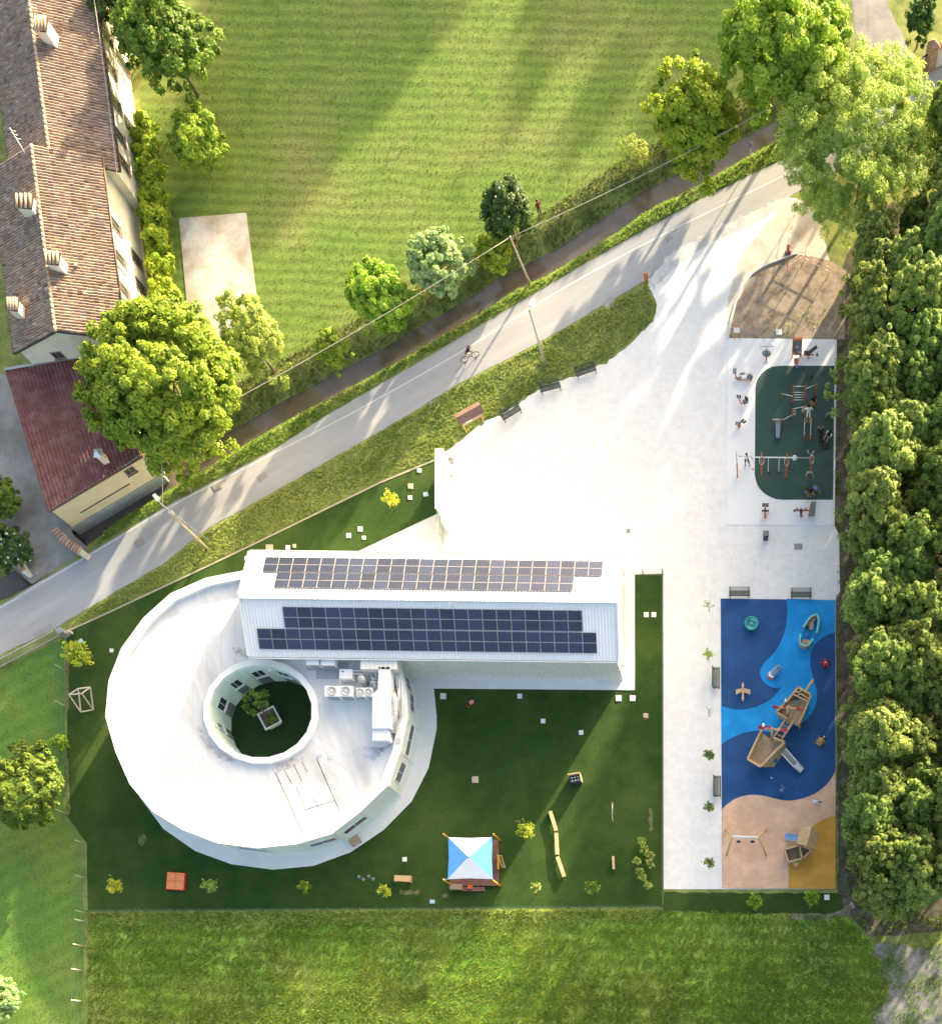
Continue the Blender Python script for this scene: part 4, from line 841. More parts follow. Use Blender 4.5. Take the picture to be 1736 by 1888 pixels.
def gable_house(label, ra_px, rb_px, zr, ze, hw, wall_m, parts):
    A, B = V(*ra_px,zr), V(*rb_px,zr); d = (B-A); d.z = 0; Ld = d.length; d.normalize(); e = Vector((-d.y,d.x,0))   # e: towards the east side when d runs south
    if e.x < 0: e = -e
    t = Th('farmhouse', label, 'house', (*(A+(B-A)*.5).to_2d(),0)); dz = zr-ze; iw = hw-.35
    foot = [A+e*iw+d*.25, B+e*iw-d*.25, B-e*iw-d*.25, A-e*iw+d*.25]; zw = ze+dz*(.35/hw)-.05
    mb = MB(); ring_sides(mb, [(p.x,p.y) for p in foot], 0, zw); t.part('wall', mb, wall_m)
    for q, s_ in ((A+d*.25,1),(B-d*.25,-1)):
        mb = MB(); mb.add([(q.x+e.x*iw,q.y+e.y*iw,zw),(q.x-e.x*iw,q.y-e.y*iw,zw),(q.x,q.y,zr-.08)],[(0,1,2)]); t.part('gable', mb, wall_m)
    for s_ in (1,-1):
        e0, e1 = A+e*hw*s_, B+e*hw*s_; e0.z = e1.z = ze
        bed = t.part('roof', MB().add([A,B,e1,e0,A-Vector((0,0,.1)),B-Vector((0,0,.1)),e1-Vector((0,0,.1)),e0-Vector((0,0,.1))],[(0,1,2,3),(7,6,5,4),(0,3,7,4),(1,5,6,2),(2,6,7,3)]), tile_bed)
        t.part('roof_tiles', tile_slope(t,A,B,e0,e1), None, bed, kind='stuff')
        t.part('gutter', MB().tube(e0+e*s_*.07+Vector((0,0,.0)), e1+e*s_*.07, .07, 6), mat('brown_gutter',(.10,.065,.05),(.13,.09,.07),3,.5))
    n = int(Ld/.42); me = MB().pipe([(-.23,0,0),(.23,0,.02)],.12,8).mesh('ridge_tile', mat('ridge_tile',(.50,.38,.26),(.42,.30,.20),3,.9,rand=.25)); ang = math.atan2(d.y,d.x)
    for i in range(n):
        p = A+d*(i+.5)*Ld/n; o = link('ridge_tile', me, t.o); o.location = (p.x-t.off[0],p.y-t.off[1],zr+.06); o.rotation_euler = (0,0,ang)
    parts(t, A, B, d, e, iw, zw); return t
shut_green = mat('green_shutter', (.20,.42,.30), (.17,.36,.26), 3, .6); sill_s = mat('stone_sill', (.60,.58,.54), (.52,.50,.46), 3, .85)
def house_windows(t, A, d, e, iw, spec):
    for s_, z, w, h, shut in spec:
        q = A+e*iw+d*s_; window(t, Vector((q.x,q.y)), Vector((d.x,d.y)), Vector((e.x,e.y)), z, w, h, mat('brown_frame',(.30,.22,.17),(.25,.19,.15),3,.6), proud=.05)
        if shut:
            for k in (-1,1):
                c = q+d*k*(w*.5+w*.26)+e*.05; t.part('shutter', MB().box((c.x,c.y,z),(w*.5,.05,h),math.atan2(d.y,d.x)), shut_green)
def chimney(t, px, py, z, w, dp, h, parent=None):
    c = V(px,py,z); o = t.part('chimney', MB().box((c.x,c.y,z-h/2),(w,dp,h),R(-7)), house_cream); cap = t.part('chimney_cap', MB().box((c.x,c.y,z+.05),(w+.25,dp+.2,.08),R(-7)), tile_bed, o)
    for i in range(4): t.part('cap_tile', MB().pipe([(c.x-w*.45+i*w*.3,c.y-dp*.6,z+.12),(c.x-w*.45+i*w*.3,c.y+dp*.6,z+.14)],.1,6), mat('ridge_tile',(.5,.38,.26)), o)
def south_parts(t, A, B, d, e, iw, zw):
    house_windows(t, A, d, e, iw, [(4.3,4.5,.95,1.3,False),(4.9,1.6,1.0,1.5,False),(7.0,4.5,.95,1.3,True),(7.2,1.6,1.0,1.5,False),(9.6,4.5,.95,1.3,True),(9.6,1.6,1.1,1.5,False),(12.2,4.5,.95,1.3,True),(12.0,1.6,1.0,1.5,False)])
    for u in (-1.6, 2.35):
        q = B-d*.25+e*u; window(t, Vector((q.x,q.y)), Vector((e.x,e.y)), Vector((d.x,d.y)), 5.0, .85, .75, mat('brown_frame',(.3,.22,.17)))
    chimney(t, 45, 372, 8.4, 1.15, .9, 1.5); chimney(t, 97, 477, 8.5, .95, .8, 1.3); chimney(t, 24, 562, 7.7, .7, .8, 1.0)
    c = V(143,492,7.1); t.part('roof_vent', MB().lathe([(.09,-.2),(.09,.25),(.14,.28),(.02,.36)],(c.x,c.y,7.1),8), galv)
    a = V(48,285,7.6); b = V(18,235,8.6); an = t.part('aerial', MB().tube(a,b,.03,5), white_p)
    for k in (.6,.75,.9): m_ = a.lerp(b,k); t.part('aerial_rod', MB().tube(m_+Vector((-.3,.15,0)),m_+Vector((.3,-.05,0)),.012,4), galv, an)
def north_parts(t, A, B, d, e, iw, zw):
    house_windows(t, A, d, e, iw, [(3.0,3.6,1.0,1.4,False),(6.0,3.6,1.0,1.4,False),(8.8,3.6,1.0,1.4,False),(11.6,3.6,1.0,1.4,False),(14.4,3.6,1.0,1.4,False),(16.6,3.4,1.0,1.3,False),(6.3,1.3,1.1,1.7,False),(11.8,1.3,1.1,1.7,False)])
    chimney(t, 76, 45, 7.9, .8, .95, 1.5)
gable_house('southern half of the old farmhouse, higher clay-tiled roof and pale gable end', (59,268), (103,612), 7.8, 6.0, 4.42, house_cream, south_parts)
gable_house('northern half of the old farmhouse, lower clay-tiled roof cut by the picture top', (36,-140), (93,292), 7.0, 5.0, 4.35, house_cream, north_parts)
def lean_to():
    t = Th('annex', 'low yellow annex with dark red sheet roof beside the ditch', 'building', (*g(190,830),0))
    c_ = [g(71,741),g(248,712),g(302,878),g(133,978)]; zt = [4.2,4.2,3.2,3.2]
    cx = sum(p[0] for p in c_)/4; cy = sum(p[1] for p in c_)/4; w_ = [(cx+(a-cx)*.97,cy+(b-cy)*.97) for a,b in c_]
    red = mat('red_sheet', (.14,.045,.042), (.18,.068,.062), 1.4, .55, .05, 6, c3=(.22,.11,.105), s3=.8)
    # ribbed roof sheets running down the slope
    A,B,C,D = [Vector((*c_[i],zt[i])) for i in range(4)]; n = 26*4; vs = []
    for i in range(n+1):
        s_ = i/n; k = .06*(i % 4 in (1,2)); p = A.lerp(B,s_); q = D.lerp(C,s_); vs += [(p.x,p.y,p.z+.05+k),(q.x,q.y,q.z+.05+k)]
    rf = t.part('roof', MB().add(vs,[(2*i,2*i+1,2*i+3,2*i+2) for i in range(n)]), red)
    for k in range(1,13):   # pressed steps of the tile-effect sheets
        s_ = k/13; a = A.lerp(D,s_)+Vector((0,0,.075)); b = B.lerp(C,s_)+Vector((0,0,.075)); t.part('sheet_step', MB().beam(a,b,.09,.045), red, rf)
    dk = mat('brown_gutter',(.10,.065,.05)); t.part('gutter', MB().beam(D+Vector((0,-.08,0)),C+Vector((0,-.08,0)),.14,.12), dk); t.part('flashing', MB().beam(A+Vector((0,.03,.12)),B+Vector((0,.03,.12)),.2,.06), grey_metal)
    mb = MB(); vs = [(*w_[i],0.15 if True else 0) for i in range(4)]+[(*w_[i],zt[i]-.03) for i in range(4)]; mb.add(vs,[(i,(i+1) % 4,4+(i+1) % 4,4+i) for i in range(4)]); t.part('wall', mb, yellow_wall)
    p_ = [(cx+(a-cx)*.985,cy+(b-cy)*.985) for a,b in c_]; t.part('plinth', ring_band(ring_sides(MB(),p_,-1.2,.18), p_, w_, .18), plinth)
    q, tn, nn = wall_frame(w_, 238, 864, 2.2); window(t,q,tn,nn,2.3,.9,.7,mat('brown_frame',(.3,.22,.17)))
    q, tn, nn = wall_frame(w_, 180, 905, 2.0); c = q+nn*.05; t.part('cable', MB().beam((c.x-tn.x*2.4,c.y-tn.y*2.4,1.1),(c.x+tn.x*2.4,c.y+tn.y*2.4,1.1),.05,.05), dk)
    c = V(183,838,4.3); ch = t.part('chimney', MB().box((c.x,c.y,3.85),(.5,.5,1.3),R(20)), house_cream); t.part('chimney_cap', MB().prism([(c.x-.36,c.y-.36),(c.x+.36,c.y-.36),(c.x+.36,c.y+.36),(c.x-.36,c.y+.36)],4.5,4.75,[(c.x-.1,c.y-.1),(c.x+.1,c.y-.1),(c.x+.1,c.y+.1),(c.x-.1,c.y+.1)]), galv, ch)
lean_to()
# low wall with tiled coping by the annex
brickm = mat('brick_red', (.36,.20,.14), (.48,.32,.24), 5, .9, .2, 14, rand=.2)
def cope_wall(name, label, pts, h, w, n_t, cm=None):
    W3 = [V(x,y,0) for x,y in pts]; t = Th(name, label, 'wall', tuple(W3[0])); tot = 0
    for a,b in zip(W3[:-1],W3[1:]):
        d = b-a; ang = math.atan2(d.y,d.x); m_ = (a+b)*.5; t.part('wall_body', MB().box((m_.x,m_.y,h/2-.4),(d.length,w,h+.8),ang), cm or house_cream)
        k = max(1,int(d.length/.26)); nn = Vector((-d.y,d.x,0)).normalized()
        for i in range(k):
            p = a+d*((i+.5)/k); t.part('coping_tile', MB().pipe([(p.x-nn.x*w*.75,p.y-nn.y*w*.75,h+.02),(p.x,p.y,h+.1),(p.x+nn.x*w*.75,p.y+nn.y*w*.75,h+.02)],.1,6), brickm)
cope_wall('garden_wall','short curved wall with red tile coping between annex and drive',[(118,990),(130,1005),(146,1018),(166,1030)],1.3,.45,10)
cope_wall('garden_wall','short tile-coped wall stub by the white-flowered shrub',[(44,1042),(58,1064)],1.0,.35,5)
# top right: gate pier, gate and plastered boundary wall
def pier():
    c = V(1712,128,0); t = Th('gate_pier', 'brick gate pier with a pointed cap at the top right', 'pier', (c.x,c.y,0)); hgt = 2.4
    for k in range(12):
        t.part('brick_course', MB().box((c.x,c.y,.1+k*.2),(.72-(k % 2)*.02,.72-(k % 2)*.02,.185),R(30)), brickm)
    t.part('cap', MB().prism([(c.x+.5*math.cos(R(75+90*i)),c.y+.5*math.sin(R(75+90*i))) for i in range(4)],hgt,hgt+.35,[(c.x+.06*math.cos(R(75+90*i)),c.y+.06*math.sin(R(75+90*i))) for i in range(4)]), brickm)
    cope_wall('boundary_wall','plastered boundary wall with tile coping right of the gate pier',[(1722,122),(1790,84),(1880,34)],1.7,.4,8)
    a, b = V(1668,152,0), V(1706,131,0); t = Th('gate', 'dark sliding gate left of the brick gate pier', 'gate', tuple(a)); gm = mat('dark_iron',(.05,.045,.045),(.07,.065,.06),4,.5)
    t.part('rail', MB().beam(a+Vector((0,0,1.6)),b+Vector((0,0,1.6)),.07,.07), gm); t.part('rail', MB().beam(a+Vector((0,0,.12)),b+Vector((0,0,.12)),.07,.07), gm)
    for i in range(14): p = a.lerp(b,i/13); t.part('bar', MB().tube(p,p+Vector((0,0,1.6)),.025,5), gm)
pier()
c = V(1622,155,0); t = Th('gate_pier', 'second brick gate pier half hidden behind the willow', 'pier', (c.x,c.y,0))
for k in range(12): t.part('brick_course', MB().box((c.x,c.y,.1+k*.2),(.72-(k % 2)*.02,.72-(k % 2)*.02,.185),R(30)), brickm)
t.part('cap', MB().prism([(c.x+.5*math.cos(R(75+90*i)),c.y+.5*math.sin(R(75+90*i))) for i in range(4)],2.4,2.75,[(c.x+.06*math.cos(R(75+90*i)),c.y+.06*math.sin(R(75+90*i))) for i in range(4)]), brickm)
# white entrance wall, letter box, gate
def entrance():
    c = V(812,905,0); t = Th('entrance_wall', 'tall white entrance wall between lawn strip and courtyard', 'wall', (c.x,c.y,0))
    a, b = V(800,829,2.3), V(800,937,2.3); x0, x1 = V(802,880,2.3).x, V(818,880,2.3).x
    t.part('wall_body', MB().box(((x0+x1)/2,(a.y+b.y)/2,1.15),(x1-x0-.1,a.y-b.y,2.3)), white_p); t.part('coping', MB().box(((x0+x1)/2,(a.y+b.y)/2,2.33),(x1-x0+.02,a.y-b.y+.1,.06)), white_p)
    t.part('return_wall', MB().box((x1-.15,b.y-.45,1.0),(.35,.85,2.0)), white_p)
    c = V(819,940,1.0); q = Th('letter_box', 'red letter box on the white entrance wall', 'letter box', (c.x,c.y,.0)); rd = mat('red_paint',(.55,.05,.04),(.48,.04,.035),3,.45)
    q.part('box', MB().box((c.x,c.y,1.15),(.4,.55,.8)), rd); q.part('flap', MB().box((c.x,c.y,1.57),(.34,.3,.04)), mat('pale_red',(.7,.25,.22),None), None); q.part('post', MB().tube((c.x,c.y,0),(c.x,c.y,.76),.05), grey_metal)
    a, b = V(817,950,0), V(818,1068,0); q = Th('gate', 'slim grey-green gate between the entrance wall and the hall', 'gate', tuple(a)); gm = mat('sage_metal',(.36,.40,.30),(.42,.46,.36),3,.5)
    for z in (.15,1.0,1.9): q.part('rail', MB().beam(a+Vector((0,0,z)),b+Vector((0,0,z)),.05,.05), gm)
    for i in range(4): p = a.lerp(b,i/3); q.part('post', MB().beam(p,p+Vector((0,0,1.95)),.07,.07), gm)
    for i in range(30): p = a.lerp(b,(i+.5)/30); q.part('bar', MB().tube(p+Vector((0,0,.15)),p+Vector((0,0,1.9)),.01,4), gm)
entrance()
# ---------------------------------------------------------------- fences
wire_m = mat('green_wire', (.06,.14,.09), (.08,.17,.11), 3, .5); conc_post = mat('concrete_post', (.55,.52,.46), (.48,.45,.40), 4, .9)
def fence(label, pts, h, sp, pm, wires, post='post', rad=.035, mesh=0):
    W3 = [V(x,y,0) for x,y in pts]; t = Th('wire_fence', label, 'fence', tuple(W3[0])); 
    for s_, (a,b) in enumerate(zip(W3[:-1],W3[1:])):
        k = max(1,round((b-a).length/sp))
        for i in range(k+(s_ == len(W3)-2)):
            p = a.lerp(b,i/k); t.part(post, MB().tube(p,p+Vector((0,0,h)),rad,6), pm)
        for j in range(wires):
            z = h*(.05+.93*j/(wires-1)); t.part('wire', MB().beam(a+Vector((0,0,z)),b+Vector((0,0,z)),.012,.012), wire_m)
        if mesh:
            n = int((b-a).length/mesh); mb = MB()
            for i in range(n): p = a.lerp(b,(i+.5)/n); mb.beam(p+Vector((0,0,.05)),p+Vector((0,0,h*.98)),.008,.008)
            t.part('mesh_wire', mb, wire_m, kind='stuff')
fence('wire fence with pale posts along the left side of the nursery lawn', [(122,1172),(122,1500),(158,1556),(160,1684)], 1.5, 2.9, conc_post, 7, mesh=.2)
fence('wire fence with pale concrete posts running down beside the field', [(158,1700),(152,1790),(150,1960)], 1.5, 2.4, conc_post, 5, rad=.06)
fence('low wire fence along the bottom edge of the nursery lawn', [(162,1681),(700,1678),(1222,1673)], 1.1, 2.6, wire_m, 4, mesh=.25)
fence('green wire fence between nursery lawn and gravel strip', [(1222,1060),(1222,1672)], 1.2, 2.5, wire_m, 5, mesh=.2)
fence('short wire fence closing the lawn strip beside the hall', [(1150,1062),(1222,1062)], 1.2, 1.6, wire_m, 4)
def rail_fence():
    a, b = V(-30,1247,0), V(112,1172,0); t = Th('railing', 'grey metal railing between the road and the side lawn', 'railing', tuple(a)); n = 62
    for z in (.12,1.0): t.part('rail', MB().beam(a+Vector((0,0,z)),b+Vector((0,0,z)),.05,.06), galv)
    for i in range(n): p = a.lerp(b,(i+.5)/n); t.part('baluster', MB().beam(p+Vector((0,0,.12)),p+Vector((0,0,1.0)),.035,.02), grey_metal)
    c = V(111,1164,.9); q = Th('meter_box', 'grey meter cabinet at the end of the metal railing', 'cabinet', (c.x,c.y,0)); q.part('cabinet', MB().box((c.x,c.y,.5),(.45,.4,1.0),R(30)), mat('cabinet_grey',(.32,.33,.35),(.38,.39,.41),3,.6)); q.part('lid', MB().box((c.x,c.y,1.02),(.52,.47,.05),R(30)), grey_metal)
    c = V(128,1168,0); q = Th('low_wall', 'short pale retaining wall at the fence corner', 'wall', (c.x,c.y,0)); q.part('wall_body', MB().beam(V(113,1160,.25),V(126,1171,.25),.16,.5), conc_post); q.part('end_block', MB().box((*g(131,1169),.25),(.4,.2,.5),R(15)), conc_post)
rail_fence()
# ================================================================ OBJECTS
orange = mat('orange_paint', (.62,.13,.03), (.55,.11,.03), 4, .45); steel = mat('bright_steel', (.66,.68,.70), (.58,.60,.62), 5, .3, metal=.7)
grey_pad = mat('grey_panel', (.16,.17,.18), (.20,.21,.22), 4, .6); dark_pad = mat('dark_pad', (.035,.035,.045), (.05,.05,.06), 5, .6)
wood = mat('pale_timber', (.50,.34,.18), (.58,.41,.23), 2.2, .75, .15, 16); wood_d = mat('weathered_timber', (.36,.27,.17), (.44,.33,.21), 2.5, .8, .2, 14, rand=.12)
red_m = mat('red_play', (.50,.03,.035), (.43,.025,.03), 4, .5); bgreen = mat('bench_green', (.025,.07,.06), (.035,.085,.075), 4, .55)
# ---- benches
def bench_proto():
    t = Th('park_bench', 'x', 'bench', (0,0,0), group='dark green slatted park benches')
    for s_ in (-.78,.78):
        t.part('leg', MB().beam((s_,-.22,.02),(s_,-.2,.44),.06,.06).beam((s_,.2,.02),(s_,.22,.44),.06,.06).beam((s_,-.24,.43),(s_,.24,.43),.06,.05).beam((s_,.22,.4),(s_,.36,.86),.06,.05), bgreen)
    for i in range(4): t.part('slat', MB().box((0,-.21+i*.125,.475),(1.78,.095,.035)), bench_wood if i in (1,2) else bgreen)
    for i in range(3): t.part('slat', MB().beam((-.89,.27+i*.04,.58+i*.13),(.89,.27+i*.04,.58+i*.13),.03,.10,up=(0,-.3,1)), bgreen)
    return t.o
bench_wood = mat('bench_seat', (.10,.12,.10), (.16,.15,.11), 3, .7)
BP = bench_proto(); first = True
for px, py, rz, lab in [(944,767,31,'green bench on the courtyard edge nearest the notice board'),(1016,720,15,'middle green bench of the three along the grass verge'),(1081,690,19,'green bench on the courtyard edge farthest from the notice board'),
                        (1363,1098,0,'green bench above the navy corner of the play floor'),(1476,1100,0,'green bench above the sky-blue corner of the play floor'),(1321,1254,90,'upper green bench along the left side of the play floor'),(1323,1453,90,'lower green bench along the left side of the play floor')]:
    x, y = g(px,py)
    if first: BP.location = (x,y,.02); BP.rotation_euler = (0,0,R(rz)); BP['label'] = lab; first = False
    else: dup(BP,(x,y,.05 if py > 1200 else .02),R(rz),lab)
# small bench on the nursery walkway
c = V(657,1552,.05); t = Th('nursery_bench','brown bench on the walkway of the round building','bench',(c.x,c.y,.07),R(28)); t.off = (0,0,0)
for i in range(5): t.part('slat', MB().box((0,-.26+i*.13,.42),(.85,.11,.04)), wood_d)
for s_ in (-.36,.36): t.part('leg', MB().box((s_,0,.2),(.07,.6,.4)), grey_pad)
# ---- notice board with a little roof
def notice():
    c = V(876,788,0); t = Th('notice_board','wooden notice board with a brown roof at the courtyard edge','notice board',(c.x,c.y,.02),R(29)); t.off = (0,0,0)
    for s_ in (-.85,.85): t.part('post', MB().box((s_,0,1.0),(.11,.11,2.0)), wood)
    t.part('board', MB().box((0,0,1.35),(1.6,.05,.95)), wood_d); t.part('paper', MB().box((-.3,-.032,1.35),(.6,.01,.6)), white_p)
    br = mat('brown_roof',(.17,.10,.085),(.22,.14,.12),3,.6)
    for s_ in (-1,1): t.part('roof', MB().add([(-1.15,0,2.3),(1.15,0,2.3),(1.15,s_*.5,2.0),(-1.15,s_*.5,2.0),(-1.15,0,2.26),(1.15,0,2.26),(1.15,s_*.5,1.96),(-1.15,s_*.5,1.96)],[(0,1,2,3),(4,7,6,5),(2,6,7,3),(0,3,7,4),(1,5,6,2)]), br)
notice()
# ---- covers, lamps and small flat things set in the ground
def cover(name, label, cat, px, py, w, m, group, rz=0, d=None, h=.05, z=.02):
    c = V(px,py,0); t = Th(name,label,cat,(c.x,c.y,z),R(rz),group=group); t.off = (0,0,0); d = d or w
    t.part('frame', MB().box((0,0,h/2),(w,d,h)), m); t.part('lid', MB().box((0,0,h+.008),(w*.84,d*.84,.02)), m)
lid_w = mat('white_lid',(.74,.74,.72),(.68,.68,.66),4,.7,rand=.05); iron = mat('iron_cover',(.30,.28,.27),(.24,.23,.22),6,.8); lid_b = mat('pale_blue_lid',(.40,.62,.66),(.36,.58,.62),4,.6)
GW = 'white utility covers in the lawns'
for px,py,w,lab in [(1191,1134,.42,'left white cover of the upper pair in the lawn strip beside the hall'),(1205,1134,.42,'right white cover of the upper pair in the lawn strip beside the hall'),(1140,1288,.5,'left white cover of the pair below the hall corner'),(1166,1288,.5,'right white cover of the pair below the hall corner'),
    (817,1284,.5,'white cover in the lawn at the hall end near the round building'),(958,1284,.4,'white cover in the lawn below the middle of the hall'),(1001,1330,.38,'white cover in the shaded lawn below the hall middle'),(1071,1351,.38,'white cover beside the sunlit streak on the lawn'),
    (746,1585,.38,'white cover above the little wooden table'),(206,1200,.32,'small white cover left of the round building'),(773,868,.35,'white cover nearest the white entrance wall'),(756,918,.35,'white cover between sapling and entrance wall'),(664,976,.4,'white cover in the lawn strip, right of the next two'),
    (643,988,.4,'left one of two white covers in the lawn strip'),(671,992,.3,'small white cover just below the other two'),(531,1010,.38,'white cover in the lawn strip above the hall corner'),(455,1030,.36,'white cover hard by the top left corner of the hall'),(1435,613,.5,'white cover on the bare corner above the gym'),(1524,1655,.45,'white cover on the turf strip below the ochre floor')]:
    cover('utility_cover',lab,'cover',px,py,w,lid_w,GW)
for px,py,w,lab in [(757,897,.45,'sandy square cover near the entrance wall'),(497,1011,.6,'sandy square cover in the lawn strip above the hall'),(543,1007,.3,'tiny sandy cover in the lawn strip'),(876,1438,.55,'sandy square cover in the middle of the lawn'),(1190,1320,.4,'sandy square cover near the right fence')]:
    cover('inspection_cover',lab,'cover',px,py,w,mat('sandy_lid',(.55,.44,.34),(.45,.36,.28),4,.9),'sandy covers in the lawn')
for px,py,w,d,lab,rz in [(831,850,.5,.5,'upper grey drain cover beside the entrance wall',0),(829,882,.5,.5,'lower grey drain cover beside the entrance wall',0),(1158,979,.32,.32,'small lone drain cover in the middle of the courtyard',0),(1471,1008,.7,.48,'oblong iron cover below the gym pad',0),(400,898,.75,.6,'iron manhole cover in the road near the big tree',28),(258,1000,.75,.6,'iron manhole cover in the road near the annex',28)]:
    cover('manhole_cover',lab,'manhole cover',px,py,w,iron,'iron covers in paving and road',rz,d,.03,.015)
for px,py,lab,rz in [(785,912,'pale blue lid near the entrance wall',10),(149,1183,'pale blue lid near the left fence corner',35),(797,1663,'pale blue lid by the bottom fence under the canopy',0)]: cover('plastic_lid',lab,'lid',px,py,.42,lid_b,'pale blue lids',rz,.34)
for k,(px,py) in enumerate([(662,1617),(670,1622),(680,1616),(688,1621)]): cover('stepping_stone',['first','second','third','fourth'][k]+' little grey stepping stone from the left in the lawn','stone',px,py,.26,grey_pad,'stepping stones in the lawn',45)
# ---- nursery garden
def deckhouse():
    c = V(872,1590,0); t = Th('play_deck','brown timber deck under the blue and white canopy','deck',(c.x,c.y,.02)); dk = mat('brown_deck',(.16,.075,.065),(.21,.11,.095),2,.7,.1,12,rand=.1)
    x0,y1 = g(830,1549); x1,y0 = g(920,1634)
    n = 22
    for i in range(n): t.part('plank', MB().box(((x0+x1)/2, y0+(y1-y0)*(i+.5)/n, .16),(x1-x0,(y1-y0)/n-.012,.05)), dk)
    for xx in (x0+.1,(x0+x1)/2,x1-.1): t.part('joist', MB().box((xx,(y0+y1)/2,.06),(.1,y1-y0-.1,.12)), wood_d)
    t.part('step', MB().box((*g(873,1640),.08),(1.9,.35,.16)), dk); t.part('bench_box', MB().box((*g(842,1637),.3),(1.0,.45,.4)), wood_d)
    t.part('play_panel', MB().box((*g(921,1592),.5),(.06,1.2,.6)), mat('yellow_toy',(.62,.36,.04),(.55,.3,.03),3,.5)); t.part('toy_crate', MB().box((*g(868,1637),.22),(.4,.3,.25)), orange)
    t = Th('canopy','square canopy of blue and white triangles on four yellow posts','canopy',(c.x,c.y,.02)); yp = mat('yellow_post',(.66,.33,.02),(.6,.28,.02),4,.5); bl = mat('blue_cloth',(.10,.33,.70),(.09,.30,.64),2,.85); wh = mat('white_cloth',(.78,.79,.80),(.74,.75,.77),2,.85)
    zc = 2.6; q = [V(826,1544,zc),V(907,1544,zc),V(907,1621,zc),V(825,1621,zc)]; ap = (q[0]+q[2])*.5+Vector((0,0,.55))
    for k,(a,b,m) in enumerate([(0,1,wh),(1,2,bl),(2,3,wh),(3,0,bl)]):
        mid = (q[a]+q[b])*.5; mid += (ap-mid)*.04
        lo = [p-Vector((0,0,.16)) for p in (q[a],mid,q[b])]
        t.part('cloth_panel', MB().add([q[a],mid,q[b],ap,lo[0],lo[1],lo[2]],[(0,1,3),(1,2,3),(4,5,1,0),(5,6,2,1)]), m)
    tops = [(817,1538),(909,1538),(909,1624),(817,1622)]
    for k,(x,y) in enumerate(tops):
        a = V(x,y,2.75); p = t.part('post', MB().tube((a.x,a.y,.02),a,.075,8), yp); t.part('rope', MB().tube(a-Vector((0,0,.1)),q[k],.02,4), bl, p)
    t.part('finial', MB().ball(tuple(ap),.07,8), grey_pad)
    c = V(923,1592,0); t = Th('wooden_ladder','small wooden ladder frame leaning beside the deck','ladder',(c.x,c.y,.02))
    a,b = V(919,1577,.6),V(924,1599,.6)
    for o_ in (0,.22): t.part('stile', MB().beam(a+Vector((o_,0,0)),b+Vector((o_,0,-.3)),.07,.07), wood)
    for k in (.05,.95): p = a.lerp(b+Vector((0,0,-.3)),k); t.part('rung', MB().beam(p+Vector((.036,0,0)),p+Vector((.184,0,0)),.05,.05), wood)
deckhouse()
def beam_log(px0,py0,px1,py1,lab,w=.3):
    a,b = V(px0,py0,.28),V(px1,py1,.28); t = Th('balance_beam',lab,'balance beam',(a.x,a.y,.02),group='wooden balance beams on the lawn'); t.part('beam', MB().beam(a,b,w,.14), wood)
    for k in (.1,.9): p = a.lerp(b,k); t.part('foot', MB().box((p.x,p.y,.12),(.12,.12,.22)), wood_d)
beam_log(1014,1496,1025,1532,'uppermost wooden balance beam on the lawn'); beam_log(1025,1536,1027,1576,'middle wooden balance beam on the lawn'); beam_log(1027,1580,1040,1617,'lowest wooden balance beam on the lawn'); beam_log(1130,1579,1131,1603,'short lone wooden beam near the wilted plants',.2)
c = V(1131,1500,0); t = Th('rope_post','slim pale play frame standing on the right of the lawn','play frame',(c.x,c.y,.02)); a,b = V(1131,1485,0),V(1131,1515,0)
for p in (a,b): t.part('post', MB().tube(p,p+Vector((0,0,.95)),.045,6), wood)
t.part('bar', MB().tube(a+Vector((0,0,.9)),b+Vector((0,0,.9)),.04,6), galv)
c = V(327,1626,0); t = Th('sandbox','square orange sandbox with a lid of four panels','sandbox',(c.x,c.y,.02),R(-4)); t.off = (0,0,0); ol = mat('orange_lid',(.82,.26,.10),(.76,.22,.08),2,.6)
t.part('box', MB().box((0,0,.13),(1.55,1.5,.26)), red_m)
for a in (-1,1):
    for b in (-1,1): q = t.part('lid_panel', MB().box((a*.37,b*.36,.285),(.72,.70,.045)), ol); t.part('handle', MB().box((a*.3,b*.36,.315),(.025,.14,.02)), white_p, q)
c = V(745,1622,0); t = Th('wooden_table','low wooden play table on the lawn','table',(c.x,c.y,.02),R(-3)); t.off = (0,0,0); t.part('top', MB().box((0,0,.5),(1.35,.5,.06)), wood)
for s_ in (-1,1): t.part('end_panel', MB().box((s_*.64,0,.245),(.08,.56,.45)), wood_d)
c = V(1062,1440,0); t = Th('mud_kitchen','small wooden play cooker with dark hob on the lawn','play cooker',(c.x,c.y,.02),R(10)); t.off = (0,0,0); t.part('cabinet', MB().box((0,0,.3),(.9,.6,.6)), dark_pad); t.part('back_board', MB().box((0,.36,.5),(1.0,.08,1.0)), wood); t.part('side_board', MB().box((.49,.0,.45),(.06,.6,.8)), wood)
for i in range(3):
    for j in range(2): t.part('hob_ring', MB().lathe([(.07,0),(.07,.02),(.02,.025)],(-.25+i*.25,-.13+j*.26,.6),10), lid_w)
c = V(870,1297,0); t = Th('toy_box','little red toy box lying on the shaded lawn','toy',(c.x,c.y,.02),R(25)); t.off = (0,0,0); t.part('box', MB().box((0,0,.1),(.38,.28,.2)), red_m); t.part('lid', MB().box((.02,.02,.215),(.4,.3,.03)), mat('pale_red',(.7,.25,.22)))
for k,(x,y) in enumerate([(861,1301),(864,1304)]): solo('toy_ball',['tiny red ball left of the toy box','tiny orange ball below the toy box'][k],'ball',MB().ball((*g(x,y),.09),.07,8), (red_m,orange)[k],(*g(x,y),.02))
